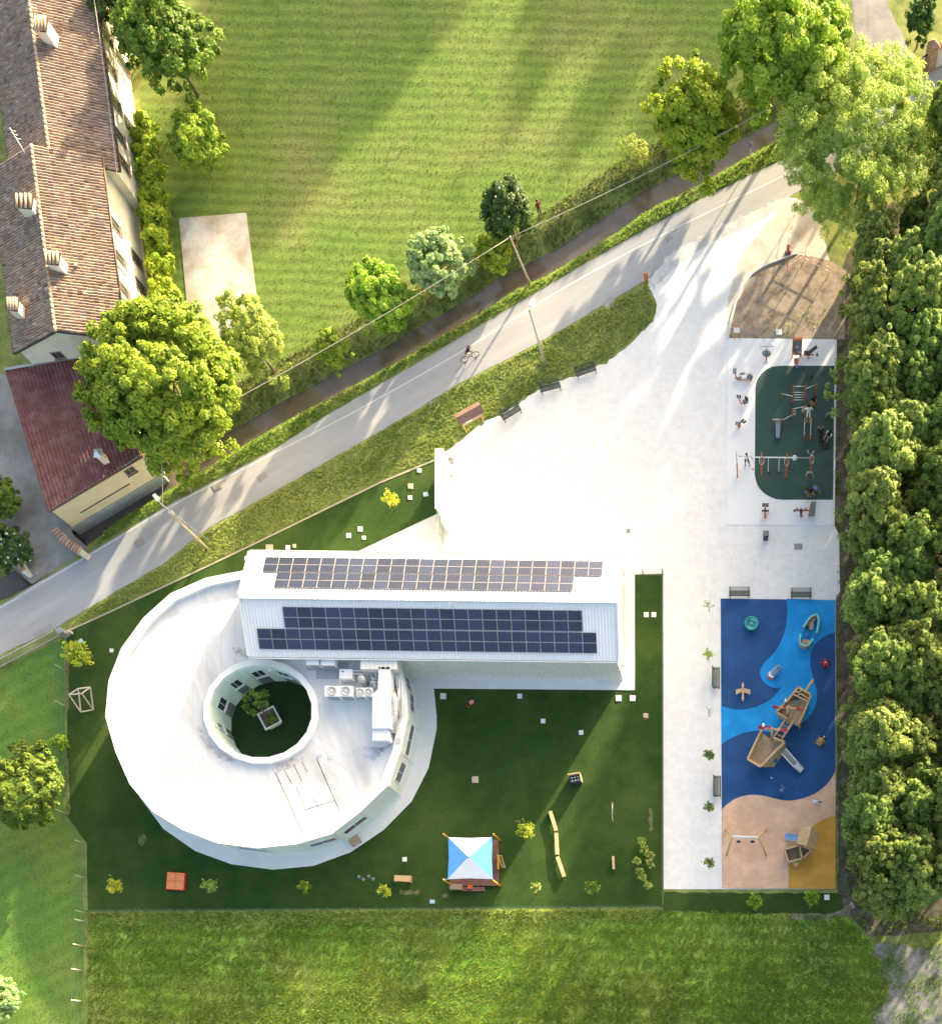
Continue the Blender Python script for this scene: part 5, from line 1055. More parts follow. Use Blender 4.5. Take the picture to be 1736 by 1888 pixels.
# climbing frame: a skewed open timber prism
def prism_frame():
    pts = {'a':(127,1281,1.0),'b':(144,1270,1.35),'c':(166.5,1267,1.35),'d':(151,1279,1.35),'e':(149,1313,.03),'f':(172,1309,.03)}
    W3 = {k:V(*v) for k,v in pts.items()}; t = Th('climbing_frame','open pale timber climbing prism by the left fence','climbing frame',(*g(150,1300),.02))
    for e in ('ab','bc','cd','da','ae','be','df','cf','ef'): t.part('bar', MB().beam(W3[e[0]],W3[e[1]],.085,.085), mat('white_timber',(.72,.60,.47),(.66,.54,.42),3,.7))
prism_frame()
# ---- playground
def bowl():
    c = V(1385,1153,0); t = Th('spinning_bowl','round turquoise spinning bowl on the navy floor','play spinner',(c.x,c.y,.05)); tq = mat('turquoise',(.03,.27,.28),(.04,.32,.32),3,.4); tl = mat('pale_turquoise',(.20,.50,.50),(.24,.55,.54),3,.4)
    t.part('bowl', MB().lathe([(.38,0),(.56,.2),(.60,.42),(.56,.45),(.46,.40),(.36,.22),(.05,.18)],(c.x,c.y,.05),28), tq)
    for k in (0,1):
        a0 = k*math.pi+.4; mb = MB(); pts = [(c.x+.43*math.cos(a0+i*.2),c.y+.43*math.sin(a0+i*.2)) for i in range(9)]
        t.part('seat', MB().prism(pts,.27,.36), tl)
    t.part('hub', MB().lathe([(.07,0),(.06,.3),(.02,.32)],(c.x,c.y,.2),10), steel)
bowl()
def planks_wall(t, pts, z0, z1, m, cap=None, w=.09, name='hull_plank', n=3):
    for a,b in zip(pts[:-1],pts[1:]):
        for k in range(n):
            za = z0+(z1-z0)*k/n; zb = z0+(z1-z0)*(k+1)/n-.012; A = Vector((*a,(za+zb)/2)); B = Vector((*b,(za+zb)/2)); t.part(name, MB().beam(A,B,w,zb-za), m)
        if cap: t.part('gunwale', MB().beam(Vector((*a,z1+.04)),Vector((*b,z1+.04)),w+.08,.07), cap)
def boat():
    tl = mat('pale_turquoise',(.2,.5,.5)); zt = .75
    c = V(1495,1172,0); t = Th('toy_boat','bow half of the wooden rowing boat with turquoise rim','play boat',(c.x,c.y,.05))
    bow = [V(x,y,zt) for x,y in smooth_curve([(1481,1157),(1487,1146),(1494,1138),(1500,1134),(1505,1134),(1508,1140),(1508,1152),(1505,1167)],2)]
    planks_wall(t,[(p.x,p.y) for p in bow],.06,zt,wood_d,tl); t.part('thwart', MB().box((*V(1496,1150,.4)[:2],.4),(.3,1.0,.06),R(-8)), wood)
    t.part('seat_plank', MB().beam(V(1487,1152,.42),V(1502,1140,.42),.28,.06), wood_d)
    c = V(1485,1186,0); t = Th('toy_boat','stern half of the wooden rowing boat with turquoise rim','play boat',(c.x,c.y,.05))
    st = [V(x,y,zt) for x,y in smooth_curve([(1475,1169),(1473.5,1182),(1477,1188),(1486,1191),(1492,1187),(1498,1178)],2)]
    planks_wall(t,[(p.x,p.y) for p in st],.06,zt,wood_d,tl); t.part('seat_plank', MB().beam(V(1478,1183,.42),V(1492,1184,.42),.35,.06), wood); t.part('oar_post', MB().tube(V(1488,1176,.05),V(1488,1168,.55),.05,7), wood_d)
boat()
def shark():
    c = V(1427,1243,0); t = Th('play_shark','grey-blue shark head figure with red open mouth on the sky-blue floor','play figure',(c.x,c.y,.05),R(38)); t.off = (0,0,0); sb = mat('shark_blue',(.16,.28,.42),(.20,.33,.47),3,.5)
    prof = []
    mb = MB(); pts = []; n = 12
    for i in range(9):
        s_ = i/8; r_ = .34*math.sin(math.pi*(.22+.6*s_)); pts.append((-.28+s_*.95, r_, .30+.32*s_))
    vs = []; fs = []
    for i,(x,r_,z) in enumerate(pts):
        for j in range(n): a = 2*math.pi*j/n; vs.append((x, r_*math.cos(a), z+r_*.85*math.sin(a)))
    for i in range(8):
        for j in range(n): fs.append((i*n+j,i*n+(j+1) % n,(i+1)*n+(j+1) % n,(i+1)*n+j))
    fs += [list(range(n)),[8*n+j for j in range(n)]]; t.part('head', MB().add(vs,fs,True), sb)
    t.part('jaw', MB().lathe([(.30,0),(.36,.05),(.33,.1),(.1,.08)],(-.32,0,.05),16,1,.95), red_m); t.part('fin', MB().prism([(.1,-.03),(.5,-.03),(.5,.03),(.1,.03)],.8,1.15,[(.4,-.01),(.55,-.01),(.55,.01),(.4,.01)]), sb)
    for k in range(7):
        a = math.pi/2+math.pi*(k+.5)/7; t.part('tooth', MB().prism([(-.32+.32*math.cos(a)+dx,.3*math.sin(a)+dy) for dx,dy in ((-.03,-.03),(.03,-.03),(.03,.03),(-.03,.03))],.14,.22,[(-.32+.32*math.cos(a),.3*math.sin(a))]*4), white_p)
    t.part('collar', MB().lathe([(.30,0),(.31,.05),(.28,.06)],(-.25,0,.28),14), white_p)
    for s_ in (-1,1): t.part('eye', MB().ball((.3,s_*.29,.62),.045,8), dark_pad)
shark()
def starfish():
    c = V(1521,1225,0); t = Th('starfish_seat','red starfish seat on the navy floor','play figure',(c.x,c.y,.05),R(10)); t.off = (0,0,0)
    mb = MB(); vs = [(0,0,.42)]; n = 10
    for i in range(n): a = 2*math.pi*i/n+.3; r_ = .47 if i % 2 == 0 else .17; vs.append((r_*math.cos(a),r_*math.sin(a),.22 if i % 2 == 0 else .3))
    for i in range(n): a = 2*math.pi*i/n+.3; r_ = .45 if i % 2 == 0 else .2; vs.append((r_*math.cos(a),r_*math.sin(a),0.0))
    mb.add(vs,[(0,1+i,1+(i+1) % n) for i in range(n)]+[(1+i,11+i,11+(i+1) % n,1+(i+1) % n) for i in range(n)]); t.part('body', mb, red_m); t.part('centre_cap', MB().lathe([(.07,0),(.06,.04),(.01,.05)],(0,0,.40),10), white_p)
starfish()
c = V(1369,1276,0); t = Th('cross_seesaw','wooden cross-shaped rocker on the navy floor','play rocker',(c.x,c.y,.05)); t.part('beam', MB().beam(V(1369,1259.5,.62),V(1369,1292,.62),.16,.12), wood)
a,b = V(1356,1276,.5),V(1382.5,1276,.5); t.part('cross_board', MB().prism([(a.x,a.y-.2),(c.x,c.y-.04-.1),(b.x,b.y-.2),(b.x,b.y+.2),(c.x,c.y+.18),(a.x,a.y+.2)],.42,.5), wood); t.part('pivot', MB().lathe([(.16,0),(.13,.35),(.1,.38)],(c.x,c.y+.1,.05),10), grey_metal)
for s_ in (1265,1287): t.part('handle', MB().tube(V(1369,s_,.68)+Vector((-.14,0,.05)),V(1369,s_,.68)+Vector((.14,0,.05)),.02,6), steel)
def ship():
    c = V(1425,1380,0); t = Th('play_ship','main hull of the wooden pirate ship on the blue floor','play ship',(c.x,c.y,.05))
    Z = lambda x,y,z: V(1280+x*.1613,1240+y*.1613,z)
    def hull(t, top, zt, bot, zb, deck_z, gap=None):
        n = len(top); T = [Z(*p,zt) for p in top]; B = [Z(*p,zb) for p in bot]
        for i in range(n):
            j = (i+1) % n
            if gap and i in gap: continue
            for k in range(5):
                f0, f1 = k/5, (k+1)/5-.012; q = [B[i].lerp(T[i],f0),B[j].lerp(T[j],f0),B[j].lerp(T[j],f1),B[i].lerp(T[i],f1)]; cc = sum(T,Vector())/n
                inn = [p+(Vector((cc.x,cc.y,p.z))-p).normalized()*.06 for p in q]
                t.part('hull_plank', MB().add(q+inn,[(0,1,2,3),(7,6,5,4),(0,3,7,4),(1,5,6,2),(3,2,6,7),(0,4,5,1)]), wood)
            t.part('gunwale', MB().beam(T[i]+Vector((0,0,.03)),T[j]+Vector((0,0,.03)),.15,.1), wood)
        f = (deck_z-zb)/(zt-zb); D = [B[i].lerp(T[i],f) for i in range(n)]; return T,B,D
    def deck(t, D, z, ang, m, pw=.2):
        pts = [(p.x,p.y) for p in D]; d = Vector((math.cos(ang),math.sin(ang))); nn = Vector((-d.y,d.x)); pr = [Vector(p).dot(nn) for p in pts]; lo,hi = min(pr),max(pr); k = int((hi-lo)/pw)+1
        for i in range(k):
            s_ = lo+(i+.5)*pw; hit = []
            for a,b in zip(pts,pts[1:]+pts[:1]):
                va,vb = Vector(a).dot(nn)-s_,Vector(b).dot(nn)-s_
                if va*vb < 0: q = Vector(a).lerp(Vector(b),va/(va-vb)); hit.append(q.dot(d))
            if len(hit) >= 2:
                u0,u1 = min(hit),max(hit); m_ = d*((u0+u1)/2)+nn*s_; t.part('deck_plank', MB().box((m_.x,m_.y,z),(u1-u0,pw-.012,.05),ang), m)
    T,B,D = hull(t,[(765,655),(605,990),(750,1080),(1030,795),(900,745)],1.75,[(800,770),(690,1030),(905,1085),(1050,880),(920,850)],.1,1.1,gap=(4,))
    deck(t,D,1.1,R(58),wood_d)
    for x0,y0,x1,y1 in [(640,980,750,690),(760,1060,1000,800)]: t.part('rail_foot', MB().beam(Z(x0,y0,1.3),Z(x1,y1,1.3),.07,.07), wood)
    for x,y in [(905,985),(855,1030)]: t.part('porthole', MB().lathe([(.1,0),(.12,.02),(.05,.04)],tuple(Z(x,y,.95)),10), grey_pad)
    t.part('window_frame', MB().box(tuple(Z(925,1010,.8)),(.3,.3,.06),R(45)), mat('blue_play',(.02,.12,.4),(.02,.1,.35),3,.5))
    t.part('mast', MB().tube(Z(885,760,1.1),Z(885,640,3.0),.11,8), wood)
    t.part('yard', MB().beam(Z(735,640,2.2),Z(1065,660,2.2),.13,.12), wood)
    for x0,y0,x1,y1,x2,y2 in [(720,610,735,655,880,610),(820,640,890,605,870,640),(975,655,1065,655,1055,680)]: t.part('red_sail', MB().add([Z(x0,y0,2.35),Z(x1,y1,2.1),Z(x2,y2,2.3),Z(x0,y0,2.28),Z(x1,y1,2.03),Z(x2,y2,2.23)],[(0,1,2),(5,4,3),(0,3,4,1),(1,4,5,2),(2,5,3,0)]), red_m)
    t.part('yard_wrap', MB().beam(Z(725,635,2.2),Z(800,640,2.2),.17,.16), red_m); t.part('yard_wrap', MB().beam(Z(980,656,2.2),Z(1060,662,2.2),.17,.16), red_m)
    # bow hull
    c2 = V(1468,1308,0); t2 = Th('play_ship','bow part of the wooden pirate ship with bowsprit','play ship',(c2.x,c2.y,.05))
    T,B,D = hull(t2,[(1185,170),(1330,255),(1245,470),(1185,590),(1060,530),(935,455),(1070,310)],1.6,[(1195,245),(1300,310),(1250,520),(1190,665),(1080,600),(960,520),(1090,370)],.1,1.0,gap=(3,))
    deck(t2,[D[1],D[2],D[3],D[4],D[5],D[6]],1.0,R(58),wood_d)
    t2.part('bowsprit', MB().tube(Z(1250,240,1.4),Z(1358,85,2.3),.11,8), wood)
    for x0,y0,x1,y1 in [(1120,245,1290,330),(1150,210,1305,300),(1215,200,1180,275)]: t2.part('cabin_beam', MB().beam(Z(x0,y0,1.7),Z(x1,y1,1.7),.11,.1), wood)
    t2.part('mast', MB().tube(Z(1055,520,1.0),Z(1075,385,2.9),.11,8), wood); t2.part('yard', MB().beam(Z(905,395,2.1),Z(1240,420,2.1),.13,.12), wood)
    for x0,y0,x1,y1,x2,y2 in [(890,380,895,412,985,410),(1000,385,1070,375,1030,415),(1150,410,1240,415,1235,440)]: t2.part('red_sail', MB().add([Z(x0,y0,2.3),Z(x1,y1,2.05),Z(x2,y2,2.2),Z(x0,y0,2.23),Z(x1,y1,1.98),Z(x2,y2,2.13)],[(0,1,2),(5,4,3),(0,3,4,1),(1,4,5,2),(2,5,3,0)]), red_m)
    t2.part('yard_wrap', MB().beam(Z(895,392,2.1),Z(965,398,2.1),.17,.16), red_m); t2.part('yard_wrap', MB().beam(Z(1160,415,2.1),Z(1235,424,2.1),.17,.16), red_m)
    # bridge between the hulls
    a = Z(1000,640,1.2); t3 = Th('rope_bridge','log bridge joining the two halves of the wooden ship','play bridge',(a.x,a.y,.05))
    for x0,y0,x1,y1 in [(1050,525,905,740),(1135,550,985,785)]: t3.part('log_rail', MB().tube(Z(x0,y0,1.5),Z(x1,y1,1.6),.1,8), wood)
    for k in range(5): f = k/4; p = Z(1045,560,.95).lerp(Z(920,765,.95),f); q = Z(1120,580,.95).lerp(Z(975,790,.95),f); t3.part('tread', MB().beam(p,q,.16,.05), wood_d)
    # slide
    a = Z(1010,895,1.0); t4 = Th('slide','shiny steel slide coming off the ship hull','slide',(a.x,a.y,.05))
    p0,p1,p2 = Z(1010,900,1.15),Z(1150,1050,.45),Z(1228,1125,.3); d = (p2-p0); d.z = 0; d.normalize(); s_ = Vector((-d.y,d.x,0))*.27
    t4.part('chute', MB().add([p0-s_,p0+s_,p1-s_,p1+s_,p2-s_,p2+s_],[(0,1,3,2),(2,3,5,4)]), steel)
    for sg in (1,-1): t4.part('side_rail', MB().pipe([p0+s_*sg+Vector((0,0,.14)),p1+s_*sg+Vector((0,0,.14)),p2+s_*sg+Vector((0,0,.08))],.05,6), steel)
    t4.part('support', MB().tube((p1.x,p1.y,.05),p1,.05,6), grey_metal)
    # gulls on the ship
    for x,y,z,lab in [(1040,330,1.75,'black and white bird figure on the bow rail of the ship'),(785,610,2.35,'black and white bird figure on the yard of the main hull')]:
        p = Z(x,y,z); q = Th('bird_figure',lab,'play figure',(p.x,p.y,p.z)); q.part('body', MB().ball((p.x,p.y,p.z+.1),.13,8,(1,1.6,.9)), white_p); q.part('wing', MB().box((p.x-.09,p.y+.03,p.z+.14),(.08,.36,.05),R(20)), dark_pad); q.part('head', MB().ball((p.x+.02,p.y-.22,p.z+.2),.07,8), dark_pad)
ship()
def turtle():
    c = V(1511,1369,0); t = Th('play_turtle','brown turtle figure with patterned shell on the navy floor','play figure',(c.x,c.y,.05),R(48)); t.off = (0,0,0); sh_ = mat('turtle_shell',(.30,.20,.10),(.24,.16,.08),3,.6); sk = mat('turtle_skin',(.10,.13,.09),(.13,.16,.11),5,.6)
    t.part('shell', MB().lathe([(.30,.1),(.36,.14),(.33,.24),(.24,.33),(.12,.38),(.02,.39)],(0,0,0),18,1.15,1), sh_)
    pl = mat('shell_plate',(.46,.34,.18),(.40,.28,.14),4,.6)
    t.part('shell_plate', MB().lathe([(.12,.375),(.11,.395),(.02,.40)],(0,0,0),6), pl)
    for k in range(6): a = k*math.pi/3; x,y = .24*math.cos(a),.21*math.sin(a); t.part('shell_plate', MB().lathe([(.09,0),(.08,.05),(.02,.06)],(x,y,.29),6), pl)
    t.part('head', MB().ball((.50,0,.22),.10,8,(1.3,1,.9)), mat('turtle_head',(.45,.36,.30),None)); t.part('neck', MB().tube((.3,0,.16),(.46,0,.2),.06,7), sk)
    for a in (-1,1):
        t.part('flipper', MB().prism([(.2,a*.25),(.38,a*.36),(.34,a*.52),(.22,a*.42)],.06,.12), sk); t.part('flipper', MB().prism([(-.3,a*.18),(-.22,a*.28),(-.4,a*.42),(-.46,a*.32)],.06,.12), sk)
turtle()
c = V(1441,1459,0); t = Th('spring_seat','small blue-grey spring seat at the bottom of the navy floor','spring seat',(c.x,c.y,.05),R(-38)); t.off = (0,0,0); bp = mat('blue_grey_play',(.12,.16,.34),(.15,.2,.4),3,.5); t.part('seat', MB().box((0,-.05,.42),(.3,.28,.08)), bp); t.part('back_bar', MB().tube((-.28,.2,.68),(.28,.2,.68),.035,6), bp); t.part('stem', MB().tube((0,.12,.35),(0,.2,.68),.03,6), grey_metal); t.part('spring', MB().lathe([(.11,0),(.09,.08),(.11,.16),(.09,.24),(.11,.37)],(0,0,0),10), dark_pad)
c = V(1422,1435,0); solo('toy_ball','tiny white ball on the navy floor','ball',MB().ball((c.x,c.y,.12),.07,8), white_p,(c.x,c.y,.05))
c = V(1503,1480,0); t = Th('bird_figure','grey and white gull figure on the sand-coloured floor','play figure',(c.x,c.y,.06),R(-5)); t.off = (0,0,0); t.part('body', MB().ball((0,0,.3),.16,10,(1.7,1,.8)), white_p); t.part('head', MB().ball((-.28,.05,.42),.09,8), white_p); t.part('beak', MB().tube((-.34,.06,.41),(-.46,.09,.38),.025,5,.005), dark_pad); t.part('tail', MB().box((.34,-.02,.32),(.28,.1,.03)), dark_pad)
for s_ in (-1,1): t.part('wing', MB().box((.08,s_*.13,.36),(.36,.1,.05),s_*.15), mat('gull_grey',(.35,.4,.45),(.4,.45,.5),3,.6)); t.part('leg', MB().tube((.02,s_*.06,0),(.02,s_*.06,.2),.015,5), orange)
def swing():
    c = V(1375,1556,0); t = Th('swing_frame','curved timber double swing on the sand-coloured floor','swing',(c.x,c.y,.06)); zt = 2.1
    a,b = V(1349,1543,zt),V(1398,1544.5,zt); t.part('top_bar', MB().tube(a,b,.1,8), lid_w)
    for (tx,ty),(fx,fy) in [((1349,1543),(1337,1529)),((1349,1545),(1339,1577)),((1398,1544),(1413,1530)),((1398,1546),(1412,1578))]:
        top = V(tx,ty,zt); ft = Vector((*g(fx,fy),.06)); m_ = top.lerp(ft,.5)+Vector(((ft.x-top.x)*.0,0,.18)); t.part('leg', MB().pipe([ft,m_,top],.085,8), wood)
    for k,x in enumerate((1361,1386.5)):
        st = V(x,1552,.5); so = t.part('swing_seat', MB().ball((st.x,st.y,.5),.22,12,(1,.55,.3)), dark_pad)
        for s_ in (-1,1): top = a.lerp(b,(x-1349)/49); t.part('chain', MB().tube((st.x+s_*.18,st.y,.52),(top.x+s_*.18,top.y,zt-.08),.012,4), galv, so)
swing()
def playhouse():
    Z = lambda x,y,z: V(1280+x*.1613,1440+y*.1613,z)
    c = V(1478,1562,0); t = Th('playhouse','wooden playhouse with saddle roof beside two open pens','playhouse',(c.x,c.y,.06))
    rl,rr = [Z(1340,520,2.2),Z(1275,745,2.2)],None
    e1 = [Z(1205,535,1.55),Z(1168,715,1.55)]; e2 = [Z(1420,600,1.55),Z(1385,775,1.55)]
    for e,nm in ((e1,'roof'),(e2,'roof')):
        for k in range(8):
            f0,f1 = k/8,(k+1)/8-.012; q = [rl[0].lerp(rl[1],f0),rl[0].lerp(rl[1],f1),e[0].lerp(e[1],f1),e[0].lerp(e[1],f0)]; lo = [p-Vector((0,0,.05)) for p in q]
            t.part('roof_board', MB().add(q+lo,[(0,1,2,3),(7,6,5,4),(0,3,7,4),(1,5,6,2),(3,2,6,7),(0,4,5,1)]), mat('pale_timber',(.5,.34,.18)) if e is e1 else wood)
    for x,y in [(1215,560),(1185,705),(1390,620),(1365,770)]:
        p = Z(x,y,1.5); t.part('post', MB().box((p.x,p.y,.78),(.1,.1,1.5)), wood_d)
    def pen(pts, zt, cap=True):
        W3 = [Z(x,y,zt) for x,y in pts]
        for a,b in zip(W3,W3[1:]+W3[:1]):
            for k in range(4): z0 = .08+k*(zt-.1)/4; A = Vector((a.x,a.y,z0+.1)); B = Vector((b.x,b.y,z0+.1)); t.part('side_board', MB().beam(A,B,.06,(zt-.1)/4-.012), wood_d)
            t.part('rail', MB().beam(a,b,.12,.07), wood)
        return W3
    pen([(1030,785),(1195,735),(1225,885),(1070,930)],1.15); pen([(1205,740),(1335,785),(1235,890)],.95)
    for k in range(7):
        f = (k+.5)/7; a = Z(1040,800,.5).lerp(Z(1185,750,.5),f); b = Z(1075,915,.5).lerp(Z(1215,875,.5),f); t.part('floor_board', MB().beam(a,b,.2,.04), wood_d)
    t.part('floor_panel', MB().prism([Z(1215,765,.45)[:2],Z(1315,800,.45)[:2],Z(1240,875,.45)[:2]],.35,.4), wood_d)
    w = Z(1155,950,.9); t.part('toy_wheel', MB().lathe([(.16,0),(.2,.05),(.14,.08),(.03,.06)],(w.x,w.y,.9),10), wood)
    for k in range(6): a = k*math.pi/3; t.part('wheel_knob', MB().ball((w.x+.22*math.cos(a),w.y+.22*math.sin(a),.95),.06,6), wood)
    p0,p1 = Z(1190,660,1.0),Z(1050,640,.25); a = p0; t4 = Th('slide','short blue slide leaving the wooden playhouse','slide',(p1.x,p1.y,.06)); s_ = Vector((0,.26,0)); bl = mat('slide_blue',(.22,.36,.55),(.26,.40,.60),3,.35)
    t4.part('chute', MB().add([p0-s_,p0+s_,p1-s_,p1+s_,p1-s_-Vector((.12,0,0)),p1+s_-Vector((.12,0,0))],[(0,1,3,2),(2,3,5,4)]), bl)
    for sg in (1,-1): t4.part('side_rail', MB().beam(p0+s_*sg+Vector((0,0,.08)),p1+s_*sg+Vector((0,0,.08)),.06,.16), bl)
playhouse()
# ---- gym equipment (orange frames, grey panels)
GZ = lambda x,y,z=0: V(1300+x*.1498,580+y*.1498,z)
GB = lambda x,y,z=0: V(1300+x*.1498,760+y*.1498,z)
def gym():
    f = lambda p: (p.x,p.y,.05)
    def new(name,label,p,cat='gym machine'): return Th(name,label,cat,f(p))
    p = GZ(750,575); t = new('hip_twister','grey saddle-shaped trainer on a red post with handlebar, top left of gym',p)
    t.part('post', MB().tube(f(p),(p.x,p.y,1.0),.06), red_m); t.part('saddle', MB().lathe([(.1,0),(.36,.02),(.38,.08),(.25,.14),(.08,.16)],(p.x,p.y,.98),16,1,.75), grey_pad); t.part('stem', MB().tube((p.x,p.y,1.1),(p.x,p.y+.15,1.7),.04), grey_metal); t.part('handlebar', MB().tube((p.x-.55,p.y+.15,1.7),(p.x+.55,p.y+.15,1.7),.03), grey_metal); t.part('base_plate', MB().lathe([(.2,0),(.2,.03),(.1,.04)],f(p),14), lid_w)
    p = V(1468,660); t = new('training_tower','tall grey training tower with orange frame at the gym top',p)
    t.part('panel', MB().box((p.x,p.y+.05,1.35),(.68,.1,1.9)), grey_pad); 
    for s_ in (-1,1): t.part('side_frame', MB().box((p.x+s_*.37,p.y+.05,1.2),(.07,.16,2.3)), orange)
    t.part('top_frame', MB().box((p.x,p.y+.05,2.36),(.81,.18,.07)), orange); t.part('emblem', MB().lathe([(.09,0),(.09,.02),(.05,.03)],(p.x,p.y-.02,1.5),10), white_p)
    t.part('arm', MB().pipe([(p.x-.3,p.y-.02,1.0),(p.x-.1,p.y-.35,.95),(p.x+.25,p.y-.25,1.05)],.07,7), orange); t.part('seat', MB().box((p.x-.05,p.y-.55,.5),(.36,.4,.08)), orange); t.part('seat_post', MB().tube((p.x-.05,p.y-.55,.05),(p.x-.05,p.y-.55,.46),.06), orange); t.part('foot_ball', MB().ball((p.x+.08,p.y-.85,.2),.14,10), mat('blue_grey_play',(.12,.16,.34))); t.part('hand_ball', MB().ball((p.x+.22,p.y-.2,1.1),.11,10), mat('sky_ball',(.3,.5,.65),None))
    p = V(1490,660); t = new('press_bench','black reclined training bench with side knobs, right of the grey tower',p,'training bench'); t.part('seat', MB().box((p.x-.15,p.y+.15,.45),(.5,.3,.1)), dark_pad); t.part('back_rest', MB().beam((p.x+.1,p.y+.18,.5),(p.x+.65,p.y+.35,.95),.26,.09), dark_pad); t.part('frame', MB().beam((p.x-.35,p.y+.1,.25),(p.x+.45,p.y+.1,.3),.08,.08), orange); t.part('foot', MB().box((p.x,p.y+.1,.12),(.1,.5,.14)), grey_metal)
    for x,lab in ((1475,'small black pedal post left of the black bench'),(1505.5,'small black pedal post right of the black bench')):
        q = V(x,656); tt = new('pedal_post',lab,q,'gym post'); tt.part('post', MB().tube(f(q),(q.x,q.y,.55),.04), grey_metal); tt.part('knob', MB().ball((q.x,q.y,.16),.13,8,(1,1,.6)), grey_pad)
    p = V(1367,700); t = new('elliptical_trainer','orange cross trainer with two swinging footplates, upper left of the gym',p); t.part('base', MB().beam(GZ(385,795,.15),GZ(575,795,.15),.1,.1), orange); t.part('flywheel', MB().ball(tuple(GZ(545,765,.55)),.28,10,(1,.7,1)), grey_pad)
    for k,(a,b) in enumerate([((400,745,.3),(555,715,.6)),((350,775,.3),(540,800,.6))]): t.part('crank_rod', MB().tube(GZ(*a),GZ(*b),.03), steel); m_ = GZ(*a).lerp(GZ(*b),.35); t.part('footplate', MB().box(tuple(m_+Vector((0,0,.08))),(.42,.16,.06),R(10)), grey_pad)
    t.part('mast', MB().tube(GZ(380,790,.15),GZ(360,700,1.4),.05), orange); t.part('console', MB().box(tuple(GZ(360,695,1.4)),(.3,.42,.1)), grey_pad); t.part('handlebar', MB().pipe([GZ(335,690,1.4),GZ(355,640,1.5),GZ(370,625,1.5)],.025,6), steel)
    p = V(1367,744); t = new('recumbent_bike','orange seated pedal trainer with dark seat, left of the gym',p); t.part('frame', MB().pipe([GZ(415,1040,.5),GZ(440,1100,.2),GZ(480,1080,.4)],.06,7), orange); t.part('seat', MB().box(tuple(GZ(490,1070,.5)),(.42,.36,.08),R(30)), grey_pad); t.part('back_rest', MB().box(tuple(GZ(505,1035,.85)),(.3,.1,.4),R(-40)), dark_pad)
    for s_ in (-1,1): q = GZ(412+s_*14,1010,.55); t.part('pedal', MB().box(tuple(q),(.14,.3,.05),R(15)), dark_pad)
    p = V(1363,786); t = new('stepper','orange stepper with grey seat pad and twin footplates, left of the gym',p); t.part('base_ball', MB().ball(tuple(GZ(415,1370,.18)),.15,10,(1,1,.9)), orange); t.part('stem', MB().pipe([GZ(415,1370,.15),GZ(432,1335,.5),GZ(460,1310,.7)],.05,6), orange); t.part('seat', MB().box(tuple(GZ(400,1338,.55)),(.46,.26,.07)), grey_pad)
    for s_ in (-1,1): q = GZ(468+s_*12,1312+s_*10,.75); t.part('footplate', MB().box(tuple(q),(.34,.14,.06),R(35)), dark_pad)
    p = V(1494,697); t = new('sports_bag','black sports bag with red strap on the green gym floor',p,'bag'); t.part('bag', MB().ball((p.x,p.y+.1,.28),.2,10,(.9,1.5,1.1)), dark_pad); t.part('strap', MB().pipe([(p.x-.1,p.y-.15,.2),(p.x,p.y-.22,.35),(p.x+.1,p.y-.15,.2)],.03,6), red_m)
    # climbing rig
    p = V(1470,743); t = new('pull_up_rig','orange and steel pull-up rig with wall bars on the green gym floor',p,'pull-up rig')
    posts = [(1075,1085,2.35),(1217,1085,2.35),(1070,1275,1.35),(1222,1240,1.35),(1355,1012,1.75),(940,1025,.6)]
    W3 = []
    for x,y,h in posts: q = GZ(x,y); W3.append(q); t.part('post', MB().beam((q.x,q.y,.05),(q.x,q.y,h),.085,.085), orange)
    for z in (.4,.75,1.1,1.45,2.25): t.part('rung', MB().tube((W3[0].x,W3[0].y,z),(W3[1].x,W3[1].y,z),.03), steel)
    t.part('cross_bar', MB().tube((W3[2].x,W3[2].y,1.3),(W3[3].x,W3[3].y,1.3),.03), steel); t.part('side_bar', MB().tube((W3[1].x,W3[1].y,1.9),(W3[4].x,W3[4].y,1.72),.03), steel); t.part('side_bar', MB().tube((W3[0].x,W3[0].y,.9),(W3[5].x,W3[5].y,.58),.03), steel)
    for q,s_ in ((W3[2],1),(W3[3],-1)):
        for k in range(4): t.part('peg', MB().tube((q.x,q.y,.5+k*.2),(q.x+s_*.28,q.y,.5+k*.2),.022,5), steel)
    t.part('link_bar', MB().tube((W3[2].x,W3[2].y,.5),tuple(GZ(945,1300,.55)),.03), steel)
    p = GZ(890,1420); t = new('sit_up_bench','grey sloping sit-up bench on the green gym floor',p,'training bench'); t.part('board', MB().prism([tuple(GZ(x,y,.5))[:2] for x,y in ((862,1300),(925,1300),(912,1510),(868,1510))],.4,.46), mat('slate_board',(.17,.22,.27),(.2,.25,.3),4,.6)); t.part('foot_bar', MB().tube(GZ(832,1290,.6),GZ(942,1290,.6),.04), steel)
    for x in (834,940): q = GZ(x,1345); t.part('post', MB().tube(f(q),(q.x,q.y,.6),.05), orange)
    q = GZ(890,1500); t.part('leg', MB().tube(f(q),(q.x,q.y,.4),.05), grey_metal)
    p = GZ(1255,1450); t = new('parallel_bars','steel parallel dip bars with orange posts, person on top',p,'parallel bars')
    for xa,xb in ((1222,1215),(1302,1292)): 
        t.part('bar', MB().tube(GZ(xa,1270,1.2),GZ(xb,1475,1.2),.03), steel); q = GZ(xb-3,1560); t.part('post', MB().tube(f(q),(q.x,q.y,1.2),.055), orange); q = GZ(xa-2,1370); t.part('post', MB().tube(f(q),(q.x,q.y,1.2),.05), orange)
